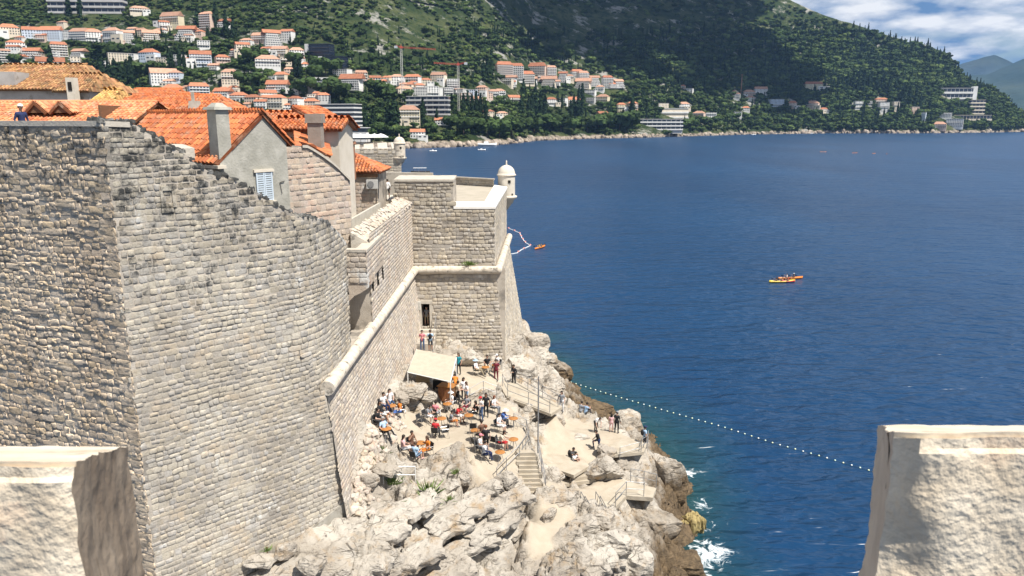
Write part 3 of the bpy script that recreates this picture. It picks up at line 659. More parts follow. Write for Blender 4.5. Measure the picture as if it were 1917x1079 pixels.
# walled-up window with pale jambs
mb = MB()
def bpt(u, v):
    best = None
    for s_ in np.linspace(0, 6, 121):
        for z in (at(u, v, 28.2+s_*.72).z,):
            p = B_FACE(s_, z)[0]; e = abs(proj(p)[0]-u)+abs(proj(p)[1]-v)
            if best is None or e < best[0]: best = (e, s_, z)
    return best[1], best[2]
for (ua, va, ub, vb) in ((300, 349, 323, 357), (298, 358, 304, 388), (320, 358, 327, 388), (301, 390, 324, 398)):
    sa, za = bpt((ua+ub)/2, vb); sb, zb = bpt((ua+ub)/2, va); s0, _z = bpt(ua, va); s1, _z = bpt(ub, va)
    m_ = MB(); vs = []
    for off in (.0, .075):
        for s_, z in ((s0, za), (s1, za), (s1, zb), (s0, zb)): q = B_FACE(s_, z); vs.append(q[0]+q[2]*off)
    m_.add(vs, [(0, 1, 2, 3), (7, 6, 5, 4), (0, 4, 5, 1), (1, 5, 6, 2), (2, 6, 7, 3), (3, 7, 4, 0)]); m_.build('window_jamb', M_TOWER, tower, tint=(1.1, 1.1, 1.08))
# rendered foot of the tower at the corner with the curtain
mb = MB(); a0 = 5.3; vs = []
for off in (.11, -.2):
    for s_, z in ((a0, 6), (b_end(6)+.05, 6), (b_end(11)+.05, 11.0), (a0, 9.6)): q = BLOW(s_, z); vs.append(q[0]+q[2]*off)
mb.add(vs, [(0, 1, 2, 3), (7, 6, 5, 4), (0, 4, 5, 1), (1, 5, 6, 2), (2, 6, 7, 3), (3, 7, 4, 0)]); mb.build('rendered_foot', pm('grey_render', (.36, .34, .30), (.28, .26, .22), scale=1.5, bump=.4, stain=((.18, .16, .13), 2, .55, .68)), tower)
# small shrubs on face A
# ================================================================ curtain wall
curt = empty('curtain_wall', (0, 0, 0), 0, 'long pale stone curtain wall with round moulding above the bar', 'fortress wall')
CL = path_face([(-9.1, 34.55), (-8.55, 64.3)], .1, 17.2)
CU = path_face([(-8.75, 45.4), (-8.6, 64.3)])
RC = path_face([(-11.3, 40.6), (-11.3, 45.4)])
mc = Masonry(STV)
mc.lay(CL, 0, CL.L[-1], 8.5, 17.1, (.2, .3), (.22, .42), .035, flush=.15, gap=.018)
def arches(s_, z, w, h): return any(abs(s_-a) < .42 and 19.45 < z < 20.75 for a in (.55, 2.3, 4.0))
mc.lay(CU, 0, CU.L[-1], 17.4, 23.0, (.2, .3), (.22, .42), .035, None, arches, flush=.15, gap=.018)
mc.lay(RC, 0, RC.L[-1], 16.9, 22, (.22, .32), (.25, .45), .05)
BOXF = path_face([(-11.4, 43.0), (-8.5, 43.0)]); BOXR = path_face([(-8.5, 43.0), (-8.62, 49.6)])
mc.lay(BOXF, .1, 2.9, 20.6, 22.4, (.28, .36), (.4, .6), .04)
mc.lay(BOXR, 0, 6.6, 20.9, 22.4, (.25, .33), (.3, .5), .03)
mc.finish(curt, M_CURT, 300)
mb = MB()
V_, F_ = sheet(CL, list(np.linspace(0, CL.L[-1], 12)), [6, 10, 14, 17.3]); mb.add(V_, F_)
V_, F_ = sheet(CU, [0, .2, .9, 1.95, 2.65, 3.65, 4.35, 10, CU.L[-1]], [17, 19.45, 20.75, 23.2], lambda s_, z: 19.45 < z < 20.75 and any(abs(s_-a) < .42 for a in (.55, 2.3, 4.0))); mb.add(V_, F_)
V_, F_ = sheet(RC, [0, RC.L[-1]], [16.5, 22.5]); mb.add(V_, F_)
mb.add([(-9.2, 40, 17.1), (-8.9, 45.6, 17.1), (-12, 46, 17.1), (-12, 40, 17.1)], [(0, 1, 2, 3)]); mb.box((-10.1, 44.4, 20.75), (3.0, 2.3, .3))
mb.add([(-11.5, 45.4, 16.9), (-8.76, 45.4, 16.9), (-8.76, 45.4, 22.6), (-11.5, 45.4, 22.6)], [(0, 1, 2, 3)])
for a in (.55, 2.3, 4.0):
    y = 45.4+a; mb.box((-9.3, y, 20.1), (.9, .02, 1.3)); mb.box((-9.55, y, 20.1), (.03, .72, 1.32))
mb.build('wall_core', M_MORTAR, curt)
def archring(y, x=-8.72, r=.36):
    b = MB(); n = 7
    for i in range(n):
        a0, a1 = math.pi*i/n, math.pi*(i+1)/n
        for q, w in ((r, 1),):
            b.add([(x, y+math.cos(a0)*r, 20.2+math.sin(a0)*r*1.5), (x, y+math.cos(a1)*r, 20.2+math.sin(a1)*r*1.5), (x, y+math.cos(a1)*r*1.5, 20.25+math.sin(a1)*r*2.0), (x, y+math.cos(a0)*r*1.5, 20.25+math.sin(a0)*r*2.0),
                   (x-.3, y+math.cos(a0)*r, 20.2+math.sin(a0)*r*1.5), (x-.3, y+math.cos(a1)*r, 20.2+math.sin(a1)*r*1.5)], [(0, 1, 2, 3), (0, 4, 5, 1)])
    return b
for a in (2.3, 4.0): archring(45.4+a).build('drain_arch', M_CAP, curt); MB().box((-9.05, 45.4+a, 20.05), (.02, .7, 1.2)).build('drain_hole', M_DARK, curt)
# box machicolation on stepped corbels
mb = MB(); mb.prism([(-11.6, 43.0), (-8.5, 43.0), (-8.62, 49.6), (-9.0, 49.6), (-9.0, 43.5), (-11.6, 43.5)], 20.55, 22.45)
mb.build('machicolation_box', M_CURT, curt, tint=(1, .97, .93))
for y in (43.25, 44.3, 45.3):
    mb = MB(); vs = []
    pr = [(-11.3, 18.6), (-10.5, 18.9), (-10.1, 19.3), (-9.7, 19.45), (-9.3, 19.85), (-8.95, 20.0), (-8.5, 20.3), (-8.5, 20.75), (-11.3, 20.75)]
    for yy in (y-.22, y+.22): vs += [(x, yy, z) for x, z in pr]
    n = len(pr); mb.add(vs, [tuple(range(n)), tuple(range(n, 2*n))[::-1]]+[(i, (i+1) % n, n+(i+1) % n, n+i) for i in range(n)]); mb.build('corbel', M_CURT, curt, tint=(1, .97, .93))
mb = MB(); mb.slab([(-8.44, 42.95, 22.62), (-8.56, 49.6, 22.62), (-9.2, 49.6, 22.62), (-9.2, 43.55, 22.62), (-11, 43.55, 22.62), (-11, 42.95, 22.62)], .16); mb.build('coping', M_CAP, curt)
mb = MB(); mb.add([(-8.72, 49.6, 22.5), (-8.55, 64.1, 23.15), (-9.75, 64.1, 23.5), (-9.85, 45.2, 23.3), (-8.75, 45.4, 22.6), (-9.85, 45.2, 21), (-9.75, 64.1, 21), (-8.75, 45.4, 21)], [(4, 0, 1, 2, 3), (3, 2, 6, 5), (3, 5, 7, 4)])
mb.build('parapet_top', M_CAP, curt)
mb = MB()                                            # rough paving of the broad parapet top
pav = Masonry(STV)
for k in range(420):
    y = random.uniform(46, 64); f = random.random(); x0, x1 = -8.75+.01*(y-46), -9.8; z0, z1 = 22.55+.04*(y-49.6)*(y > 49.6), 23.3+.012*(y-45)
    c = np.array([x0+(x1-x0)*f, y, z0+(z1-z0)*f+.02]); up = np.array([.5, 0, .87]); pav.put(c, np.array([0, 1., 0]), up, np.array([-.87, 0, .5]), random.uniform(.25, .5), random.uniform(.2, .35), .025)
pav.finish(curt, M_CURT, 0, 'paving_stone')
# round moulding (cordon), in drums
cord = [(-8.98, 34.4, 17.25), (-8.46, 63.8, 17.25)]
def drums(a, b, r, parent, nseg, mat):
    a, b = Vector(a), Vector(b)
    for i in range(nseg):
        p = a.lerp(b, i/nseg); q = a.lerp(b, (i+.985)/nseg); mb = MB(); rr = r*random.uniform(.97, 1.03); mb.tube(p, p.lerp(q, .06), rr*.985, rr, 20); mb.tube(p.lerp(q, .06), p.lerp(q, .94), rr, rr, 20); mb.tube(p.lerp(q, .94), q, rr, rr*.985, 20)
        o = mb.build('cordon_drum', mat, parent)
M_CORD = pm('cordon_stone', (.60, .54, .45), (.50, .43, .34), scale=2.5, rough=.9, bump=.5, bscale=14, stain=((.10, .09, .075), 1.4, .55, .66))
drums(cord[0], cord[1], .36, curt, 24, M_CORD)
# inner parapet, stairs and walkway behind
mb = MB(); mb.slab([(-10.0, 45, 22.2), (-9.8, 66, 22.3), (-12.3, 66, 22.3), (-11.5, 45, 22.2)], 1.0); mb.build('wall_walk', M_CAP, curt)
mb = MB(); pL = [(-11.35, 46.5), (-10.9, 61), (-10.72, 61), (-11.17, 46.5)]; mb.slab([(pL[0][0], pL[0][1], 23.3), (pL[3][0], pL[3][1], 23.3), (pL[2][0], pL[2][1], 23.4), (pL[1][0], pL[1][1], 23.4)], 2.2); mb.build('inner_parapet', pm('smooth_grey_coping', (.50, .47, .41), (.42, .39, .33), scale=2, bump=.2), curt)

# ================================================================ bastion
bast = empty('bastion', (0, 0, 0), 0, 'square stone bastion with whitewashed parapet standing over the bar', 'bastion')
ZC = 17.25
DL = path_face([(-9.0, 64.0), (-1.35, 64.0)], .06, ZC); DU = path_face([(-10.0, 64.0), (-1.5, 64.0)])
EL = path_face([(-1.35, 64.0), (-.45, 83.0)], 0, ZC, lambda s_: .075+.09*s_/19); EU = path_face([(-1.5, 64.0), (-.62, 83.0)])
md = Masonry(STV)
dp = onz(790, 612, 12.1); s_d0 = at(789.5, 590, 63.7).x+9.0; s_d1 = at(804.5, 590, 63.7).x+9.0
DOOR = (s_d0, s_d1, 12.1, 14.25)
def dskip(s_, z, w, h): return DOOR[0]-.1-w*.4 < s_ < DOOR[1]+.1+w*.4 and DOOR[2] < z < DOOR[3]+.35
def d_end(z): return 7.65+max(0, ZC-z)*.08
md.lay(DL, 0, 7.65, 8.5, 16.9, (.24, .4), (.3, .62), .05, None, dskip, d_end, gap=.018, warp=.12, tilt=.04, jit=.02, flush=.15)
def d_top(s_): return 24.9 if s_ < 5.0 else 22.55
md.lay(DU, 0, 8.5, 17.5, 24.9, (.26, .4), (.32, .62), .05, d_top, gap=.018, warp=.12, tilt=.04, jit=.02, flush=.15)
md.lay(EU, 0, EU.L[-1], 17.5, 22.5, (.26, .4), (.3, .6), .035)
md.lay(EL, 0, EL.L[-1], 5, 16.9, (.26, .4), (.3, .6), .035)
BW = path_face([(-9.2, 88.5), (-2.0, 83.6)])
md.lay(BW, 0, BW.L[-1], 21.6, 23.4, (.2, .3), (.3, .5), .03)
md.finish(bast, M_BAST, 300)
mb = MB(); sl_ = [0, DOOR[0], DOOR[1], 7.75, 8.4]
V_, F_ = sheet(DL, sl_, [5, DOOR[2], DOOR[3], ZC+.1], lambda s_, z: DOOR[0] < s_ < DOOR[1] and DOOR[2] < z < DOOR[3]); mb.add(V_, F_)
V_, F_ = sheet(DU, [0, 5.0, 8.5], [17, 22.6]); mb.add(V_, F_)
V_, F_ = sheet(EU, [0, 10, EU.L[-1]], [17, 22.6]); mb.add(V_, F_)
V_, F_ = sheet(EL, [0, 5, 10, 15, EL.L[-1]], [0, 6, 12, ZC+.1]); mb.add(V_, F_)
V_, F_ = sheet(BW, [0, BW.L[-1]], [20, 23.5]); mb.add(V_, F_)
x0, x1 = DOOR[0]-9.0, DOOR[1]-9.0; yd = 63.7
for q in ([(x0, yd, 12.1), (x0, yd+1.6, 12.1), (x0, yd+1.6, 14.25), (x0, yd, 14.25)], [(x1, yd, 12.1), (x1, yd+1.6, 12.1), (x1, yd+1.6, 14.25), (x1, yd, 14.25)], [(x0, yd, 14.25), (x1, yd, 14.25), (x1, yd+1.6, 14.25), (x0, yd+1.6, 14.25)], [(x0, yd, 12.1), (x1, yd, 12.1), (x1, yd+1.6, 12.1), (x0, yd+1.6, 12.1)]): mb.add(q, [(0, 1, 2, 3)])
mb.box((-7.5, 65.7, 23.7), (5.0, 3.36, 2.3)); mb.add([(-1.5, 64.01, 21.4), (-.62, 83, 21.4), (-9, 88, 21.4), (-12, 70, 21.4), (-10, 64.01, 21.4)], [(0, 1, 2, 3, 4)])
mb.build('wall_core', M_MORTAR, bast)
mb = MB(); mb.box(((x0+x1)/2, yd+1.6, 13.2), (x1-x0, .04, 2.2)); mb.build('doorway', M_DARK, bast)
mb = MB(); mb.box(((x0+x1)/2, yd-.04, 14.4), (x1-x0+.5, .2, .26)); mb.build('lintel', M_CAP, bast)
for x in (x0-.11, x1+.11): MB().box((x, yd-.03, 13.17), (.2, .2, 2.13)).build('door_jamb', M_CAP, bast)
# copings
mb = MB(); mb.slab([(-10.05, 63.9, 25.06), (-4.95, 63.9, 25.06), (-4.95, 67.4, 25.16), (-10.05, 67.4, 25.16)], .18); mb.build('coping', M_CAP, bast)
mb = MB(); mb.slab([(-5.0, 63.93, 22.78), (-1.43, 63.93, 22.78), (-.52, 83.1, 22.78), (-1.95, 83.1, 22.98), (-2.4, 66.0, 22.98), (-5.0, 66.0, 22.98)], .22); mb.build('parapet_coping', M_WHITE, bast)
mb = MB(); mb.slab([(-9.3, 88.9, 23.62), (-9.25, 88.4, 23.62), (-2.0, 83.45, 23.62), (-1.9, 83.9, 23.62)], .12); mb.build('coping', M_CAP, bast)
mb = MB(); mb.slab([(-4.99, 66.02, 22.7), (-2.42, 66.02, 22.7), (-1.98, 83.3, 22.7), (-9.2, 88.2, 22.7), (-12.5, 72, 22.7), (-9.98, 67.42, 22.7), (-4.99, 67.42, 22.7)], .35); mb.build('paving', pm('terrace_paving', (.40, .35, .28), (.34, .30, .235), scale=.8, bump=.2), bast)
drums((-8.46, 63.83, ZC), (-1.22, 63.83, ZC), .35, bast, 7, M_CORD); drums((-1.2, 63.83, ZC), (-.3, 83.1, ZC), .35, bast, 14, M_CORD)
MB().sphere((-1.2, 63.82, ZC), .36, 12, 8).build('cordon_corner', M_CORD, bast, True)
mb = MB(); mb.prism([(-9.3, 88.6), (-9.3, 89.1), (-17.5, 91), (-17.5, 90.5)], 19, 23.9); mb.build('rear_parapet', M_CAP, bast)
MB().box((-11.15, 67.0, 22.3), (1.6, 5.0, 1.8)).build('landing', M_CAP, bast)
# rust streaks below the moulding are in the stone; two pipes/plants elsewhere
# ================================================================ sentry turret
def turret(c, s, label, wm, name='sentry_turret'):
    t = empty(name, c, 0, label, 'turret')
    MB().lathe([(0, -1.5), (.12, -1.45), (.35, -1.1), (.62, -.75), (.74, -.7), (.82, -.35), (1.12, -.12), (1.18, -.02), (1.18, .12), (.98, .16)], n=24).build('corbelled_base', wm, t, True)
    m = MB(); m.lathe([(.96, .14), (.96, 2.35)], n=28); m.build('drum_wall', wm, t, True)
    MB().lathe([(.95, 2.33), (1.06, 2.36), (1.09, 2.44), (1.05, 2.52), (.98, 2.55), (.95, 2.75), (.86, 3.02), (.70, 3.25), (.48, 3.42), (.22, 3.52), (0, 3.55)], n=28).build('dome', wm, t, True)
    MB().lathe([(.10, 3.5), (.11, 3.62), (.07, 3.7), (.085, 3.95), (.04, 4.04), (0, 4.05)], n=10).build('finial', wm, t, True)
    MB().box((.32, -.87, 1.75), (.3, .2, .32)).build('window_opening', M_DARK, t); MB().box((.62, -.72, .35), (.16, .2, .16), R(40)).build('drain_opening', M_DARK, t)
    t.scale = (s, s, s); return t
M_TUR = pm('turret_plaster', (.58, .53, .45), (.50, .45, .37), scale=1.5, rough=.9, bump=.25, bscale=10, stain=((.30, .26, .20), 1.2, .6, .75))
turret((-.62, 84.2, 21.55), 1.0, 'domed round stone sentry turret on the seaward corner of the bastion', M_TUR)
# ================================================================ foreground merlons of the wall the camera stands on
M_MER = pm('weathered_merlon_stone', (.66, .58, .46), (.54, .45, .335), scale=9, rough=.9, bump=.75, bscale=60, bdist=.012, stain=((.60, .40, .27), 4, .58, .74))
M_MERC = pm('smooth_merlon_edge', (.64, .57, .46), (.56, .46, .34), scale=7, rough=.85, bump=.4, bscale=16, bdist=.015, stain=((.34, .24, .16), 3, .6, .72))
M_MERS = pm('brown_painted_shade_side', (.25, .20, .15), (.17, .13, .095), scale=6, rough=.9, bump=.5, bscale=14, bdist=.03)  # dark brown paints a cast shadow onto the left merlon's embrasure side
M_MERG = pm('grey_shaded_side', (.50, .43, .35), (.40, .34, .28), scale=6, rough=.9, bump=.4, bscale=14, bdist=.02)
def merlon(x0, x1, y0, y1, ztop, label, side, chip, splay):
    """a rough block: dense box pushed by noise, worn edges, broken corner on the embrasure side"""
    t = empty('merlon', ((x0+x1)/2, y0, ztop-1.4), 0, label, 'merlon')
    bm = bmesh.new(); bmesh.ops.create_cube(bm, size=1)
    bmesh.ops.subdivide_edges(bm, edges=bm.edges, cuts=70, use_grid_fill=True)
    W_, D_, H_ = x1-x0, y1-y0, 1.4
    for v in bm.verts:
        p = Vector(((v.co.x)*W_, (v.co.y+.5)*D_, (v.co.z+.5)*H_)); f = v.co.copy()
        # rounded edges
        ex = (abs(f.x)*2)**24; ey = (abs(f.y)*2)**24; ez = max(0, f.z*2)**24
        w = Vector((x0+W_/2+p.x, y0+p.y, ztop-1.4+p.z))
        n = mnoise.noise(w*5.)*.010+mnoise.noise(w*17.)*.006+mnoise.noise(w*38.)*.004
        if f.y < -.49: p.y += n
        if abs(f.x) > .49: p.x -= math.copysign(1, f.x)*(n*1.2)
        if f.z > .49: p.z += n*.5
        if ey > .3 and ez > .3: p.z -= .010; p.y += .008
        e = W_/2-p.x*side                 # distance from the embrasure edge; spalled strip along it
        if f.y < -.3:
            lim = chip*(.75+.9*mnoise.noise(Vector((.7, side*3, w.z*3.1)))+.35*mnoise.noise(Vector((9, side, w.z*11))))
            k = min(1, max(0, (lim-e)/.07)); k = k*k*(3-2*k); p.y += k*(.030+.022*mnoise.noise(w*5)+.006*mnoise.noise(w*22))
            if e < .035: p.y += .012*(1-e/.035)
        p.z -= p.y*.40*min(1, max(0, (p.z-.5)/.6)); p.x -= side*splay*max(0, p.y)*(.5+.5*f.x*side)
        v.co = p
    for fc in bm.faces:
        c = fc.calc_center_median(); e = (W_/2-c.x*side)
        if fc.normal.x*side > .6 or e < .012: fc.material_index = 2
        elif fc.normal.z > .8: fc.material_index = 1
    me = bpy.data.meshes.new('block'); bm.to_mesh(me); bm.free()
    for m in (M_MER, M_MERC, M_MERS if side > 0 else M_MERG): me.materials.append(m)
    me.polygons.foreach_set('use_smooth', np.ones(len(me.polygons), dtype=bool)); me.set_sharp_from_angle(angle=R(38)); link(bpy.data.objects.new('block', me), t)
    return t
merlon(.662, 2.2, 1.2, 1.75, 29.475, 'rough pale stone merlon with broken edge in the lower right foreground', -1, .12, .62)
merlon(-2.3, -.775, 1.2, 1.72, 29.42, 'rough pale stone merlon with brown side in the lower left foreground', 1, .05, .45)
mb = MB(); mb.box((0, 1.5, 27.55), (5.2, .8, 1.02)); o = mb.build('parapet_wall', M_MER); tag(o, 'low stone parapet below the two merlons in front of the viewer', 'parapet')

# ================================================================ old-town houses
TILE = []
def tile_variants():
    rnd = random.Random(4)
    for k in range(10):
        n = 5; V = []; w0, w1 = .54, .46
        for j, (x, w) in enumerate(((0, w1), (1.12, w0))):
            for i in range(n+1):
                a = math.pi*i/n; V.append((x, math.cos(a)*w*.74, math.sin(a)*.58+(.16 if j else .0)))
        F = [(i, i+1, n+2+i, n+1+i) for i in range(n)]+[tuple(range(n+1, 2*n+2))]
        g = rnd.uniform(.6, 1.2); TILE.append((np.array(V), F, (g, g*rnd.uniform(.86, 1.08), g*rnd.uniform(.8, 1.1))))
tile_variants()
def tile_mat(name, c1, c2, st=None): return pm(name, c1, c2, scale=.9, rough=.75, tint=.95, bump=.2, bscale=20, stain=st)
TM_OR = tile_mat('orange_roof_tile', (.56, .185, .065), (.44, .135, .05), ((.34, .20, .13), 1.6, .50, .70))
TM_PALE = tile_mat('pale_orange_roof_tile', (.66, .30, .15), (.56, .22, .10), ((.40, .28, .2), 1.5, .55, .7))
TM_OCH = tile_mat('old_ochre_roof_tile', (.42, .24, .11), (.30, .16, .075), ((.16, .11, .06), 1.0, .52, .66))
TM_YEL = tile_mat('yellow_roof_tile', (.58, .38, .14), (.46, .28, .10))
TMESH = {}
def tiles(parent, E0, E1, R0, R1, mat, tw=.24, tl=.36, nind=300):
    """barrel tiles on the roof plane eave E0-E1, ridge R0-R1"""
    E0, E1, R0, R1 = map(Vector, (E0, E1, R0, R1))
    if mat.name not in TMESH: TMESH[mat.name] = [mesh_np('roof_tile', v, f, mat, False, t) for v, f, t in TILE]
    a = (E1-E0).normalized(); W_ = (E1-E0).length
    mid = (R0+R1)/2-E0; up = (mid-a*mid.dot(a)); Ls = up.length; up.normalize(); n = a.cross(up).normalized()
    if n.z < 0: n = -n
    lx0, lx1 = (R0-E0).dot(a), (R1-E0).dot(a); out = []
    r = 0
    while (r+.2)*tl < Ls:
        y = r*tl; t = min(1, (y+tl*.5)/Ls); xa, xb = lx0*t, W_+(lx1-W_)*t
        k = math.ceil(xa/tw)
        while k*tw < xb: out.append((k*tw+tw/2*0, y)); k += 1
        r += 1
    base = MB(); base.add([E0-n*.02, E1-n*.02, R1-n*.02, R0-n*.02, E0-n*.16, E1-n*.16, R1-n*.16, R0-n*.16], [(0, 1, 2, 3), (7, 6, 5, 4), (0, 4, 5, 1), (1, 5, 6, 2), (3, 2, 6, 7), (0, 3, 7, 4)]); rb = base.build('roof_deck', mat, parent, tint=(.26, .22, .2))  # deck tinted dark to paint the shadow in the channels between tiles
    VV = []; FF = []; TT = []; b = 0
    cen = (E0+E1+R0+R1)/4
    out.sort(key=lambda q: -1 if proj(E0+a*q[0]+up*q[1])[0] > 0 else 1)
    for i, (x, y) in enumerate(out):
        p = E0+a*x+up*(y+tl*1.0)+n*.0; k = random.randrange(len(TILE)); sx = tl; sw = tw*.98
        dn = -up+a*random.uniform(-.03, .03); M = np.eye(4); M[:3, 0] = np.array(dn)*sx; M[:3, 1] = np.array(a)*sw; M[:3, 2] = np.array(n)*.22*random.uniform(.85, 1.15); M[:3, 3] = np.array(p)
        if i < nind:
            o = bpy.data.objects.new('roof_tile', TMESH[mat.name][k]); link(o, parent); o.matrix_local = Matrix(M.tolist())
        else:
            v, f, t = TILE[k]; VV.append(v @ M[:3, :3].T+M[:3, 3]); FF += [tuple(q+b for q in ff) for ff in f]; TT.append(np.tile(np.array(t), (len(v), 1))); b += len(v)
    if VV:
        o = link(bpy.data.objects.new('tile_field', mesh_np('tile_field', np.concatenate(VV), FF, mat, False, np.concatenate(TT))), parent); tag(o, kind='stuff')
M_STUC = pm('grey_stucco', (.36, .345, .30), (.29, .28, .24), scale=1.6, rough=.95, bump=.5, bscale=9, stain=((.46, .44, .39), 1.1, .5, .75))
M_CREAM = pm('cream_plaster', (.62, .56, .47), (.54, .48, .39), scale=1.2, rough=.95, bump=.2)
M_GREYW = pm('grey_plaster_wall', (.42, .40, .38), (.34, .32, .30), scale=1.0, rough=.95, bump=.3, stain=((.25, .23, .2), 1.3, .55, .7))
M_HSTONE = wallmat('house_stone', (.54, .46, .38), (.46, .37, .30), warm=(.50, .36, .28))
M_SHUT = pm('pale_blue_shutter', (.55, .62, .68), (.50, .57, .63), scale=6, rough=.6)
M_WOODB = pm('brown_wood', (.20, .11, .06), (.13, .07, .04), scale=8, rough=.7)
def v3(*a): return Vector(a)
def shutter_window(parent, c, t, n, w, h, open_=False):
    """louvred shutters: frame, stone sill, slats"""
    c, t, n = Vector(c), Vector(t), Vector(n)
    def bx(ctr, a, b, d, mat, name, par):
        mb = MB(); vs = []
        for k in (-d/2, d/2):
            for i, j in ((-1, -1), (1, -1), (1, 1), (-1, 1)): vs.append(ctr+t*(i*a/2)+Vector((0, 0, j*b/2))+n*k)
        mb.add(vs, [(3, 2, 1, 0), (4, 5, 6, 7), (0, 1, 5, 4), (1, 2, 6, 5), (2, 3, 7, 6), (3, 0, 4, 7)]); return mb.build(name, mat, par)
    win = bx(c-n*.05, w+.02, h+.02, .04, M_DARK, 'window', parent)
    bx(c+Vector((0, 0, h/2+.08))+n*.04, w+.25, .14, .14, M_CREAM, 'lintel', win); bx(c-Vector((0, 0, h/2+.06))+n*.05, w+.25, .1, .18, M_CREAM, 'sill', win)
    for s_ in (-1, 1):
        bx(c+t*s_*(w/2-.03)+n*.05, .07, h, .06, M_SHUT, 'frame', win); bx(c+t*s_*.04+n*.05, .06, h, .06, M_SHUT, 'frame', win)
        k = int(h/.11)
        for i in range(k): bx(c+t*s_*w/4+Vector((0, 0, -h/2+(i+.5)*h/k))+n*.045, w/2-.1, h/k*.62, .035, M_SHUT, 'slat', win)
    return win
# --- grey gabled house behind the tower
gd = v3(.6, .8, 0); rd = v3(-.8, .6, 0); G0 = v3(-14.5, 38, 0)
h1 = empty('gabled_house', G0, 0, 'grey stucco gabled house with orange tiles and shuttered window behind the tower', 'house')
def W1(t, r, z): return gd*t+rd*r+Vector((0, 0, z))
mb = MB(); Lr = 11.5; base = 17
mb.add([W1(0, 0, base), W1(3.86, 0, base), W1(3.86, 0, 28.9), W1(2.49, 0, 30.15), W1(0, 0, 28.15), W1(0, Lr, base), W1(3.86, Lr, base), W1(3.86, Lr, 28.9), W1(2.49, Lr, 30.15), W1(0, Lr, 28.15)],
       [(0, 1, 2, 3, 4), (9, 8, 7, 6, 5), (0, 4, 9, 5), (1, 6, 7, 2)]); mb.build('wall', M_STUC, h1)
tiles(h1, W1(-.45, -.06+Lr, 27.88), W1(-.45, -.06, 27.88), W1(2.49, -.06+Lr, 30.33), W1(2.49, -.06, 30.33), TM_OR, .34, .42, 300)
tiles(h1, W1(4.2, -.12, 28.68), W1(4.2, Lr, 28.68), W1(2.51, -.12, 30.33), W1(2.51, Lr, 30.33), TM_OR, .26, .38, 0)
mb = MB(); pts = [W1(2.49, y, 30.38) for y in np.linspace(-.1, Lr, 24)]
for i, (a, b) in enumerate(zip(pts[:-1], pts[1:])): MB().tube(a, b, .13, .11, 7).build('ridge_tile', TM_OR, h1, tint=(.9+.1*(i % 3),)*3)
mb = MB(); mb.add([W1(-.5, -.3, 27.78), W1(-.5, Lr, 27.78), W1(-.02, Lr, 27.78), W1(-.02, -.3, 27.78), W1(-.5, -.3, 27.62), W1(-.5, Lr, 27.62), W1(-.02, Lr, 27.62), W1(-.02, -.3, 27.62)], [(0, 1, 2, 3), (7, 6, 5, 4), (0, 4, 5, 1), (0, 3, 7, 4)]); mb.build('eaves_cornice', M_CREAM, h1)
mb = MB(); mb.box((*W1(.15, .35, 0)[:2], 28.4), (.72, .78, 4.2), R(53)); ch = mb.build('chimney', M_STUC, h1)
mb = MB(); mb.box((*W1(.15, .35, 0)[:2], 30.55), (1.0, 1.05, .14), R(53), 0, .92); mb.box((*W1(.15, .35, 0)[:2], 30.72), (.7, .75, .2), R(53), 0, .5); mb.build('chimney_cap', M_STUC, ch)
wc = W1(2.28, -.02, 26.55); shutter_window(h1, wc, gd, -rd, .98, 1.5)
mb = MB(); mb.tube(W1(3.25, -.05, 26.7), W1(3.55, -.05, 26.75), .02); mb.tube(W1(3.25, -.05, 26.7), W1(3.35, -.05, 26.1), .015); mb.build('bracket', M_DARK, h1)
# --- stone house right of it, sloping verge
pA = at(536, 300, 42.2); pB = at(657, 380, 46.5)
h2 = empty('stone_house', (0, 0, 0), 0, 'pinkish rubble stone house with sloping verge right of the grey gable', 'house')
SF = path_face([(pA.x, pA.y), (pB.x, pB.y)])
def h2top(s_):
    u = np.interp(s_, [0, SF.L[-1]], [536, 657]); v = np.interp(u, [536, 575, 600, 625, 657], [272, 274, 290, 308, 338]); y = pA.y+(pB.y-pA.y)*s_/SF.L[-1]; return at(u, v, y).z
mh = Masonry(STV); mh.lay(SF, 0, SF.L[-1], 19, 29, (.24, .4), (.26, .55), .04, h2top, gap=.02, flush=.3); mh.finish(h2, M_HSTONE, 300)
Ss = list(np.linspace(0, SF.L[-1], 14)); V_, F_ = sheet(SF, Ss, [17, 22, 25, 29], None, h2top); mb = MB(); mb.add(V_, F_)
for a, b in zip(Ss[:-1], Ss[1:]):
    p, q = SF(a, h2top(a))[0], SF(b, h2top(b))[0]; nn = SF(a, 1)[2]; mb.add([p, q, q-nn*.5, p-nn*.5], [(0, 1, 2, 3)])
e = SF(SF.L[-1], 17)[0]; e2 = e-nn*5; zt = h2top(SF.L[-1]); mb.add([e, e2, (e2[0], e2[1], zt+2.2), (e[0], e[1], zt)], [(0, 1, 2, 3)])
mb.build('wall', M_MORTAR, h2)
for a, b in zip(Ss[3:-1], Ss[4:]):
    p, q = SF(a, h2top(a)+.05)[0], SF(b, h2top(b)+.05)[0]; m_ = MB(); m_.add([p+nn*.12, q+nn*.12, q-nn*.4, p-nn*.4, p+nn*.12-Z3*.15, q+nn*.12-Z3*.15], [(0, 1, 2, 3), (0, 4, 5, 1)]); m_.build('coping_stone', M_CAP, h2)
tiles(h2, at(620, 292, 46.2), at(612, 262, 51), at(575, 268, 44.2), at(532, 256, 49), TM_OR, .26, .38, 200)
mb = MB(); mb.slab([at(545, 404, 43), at(576, 404, 43.2), at(580, 402, 44), at(548, 402, 44)], .2); mb.build('ledge', M_CAP, h2)
shutter_window(h2, SF(SF.L[-1]*.60, 22.65)[0]+nn*.03, SF(1, 1)[1], nn, .9, 1.2)

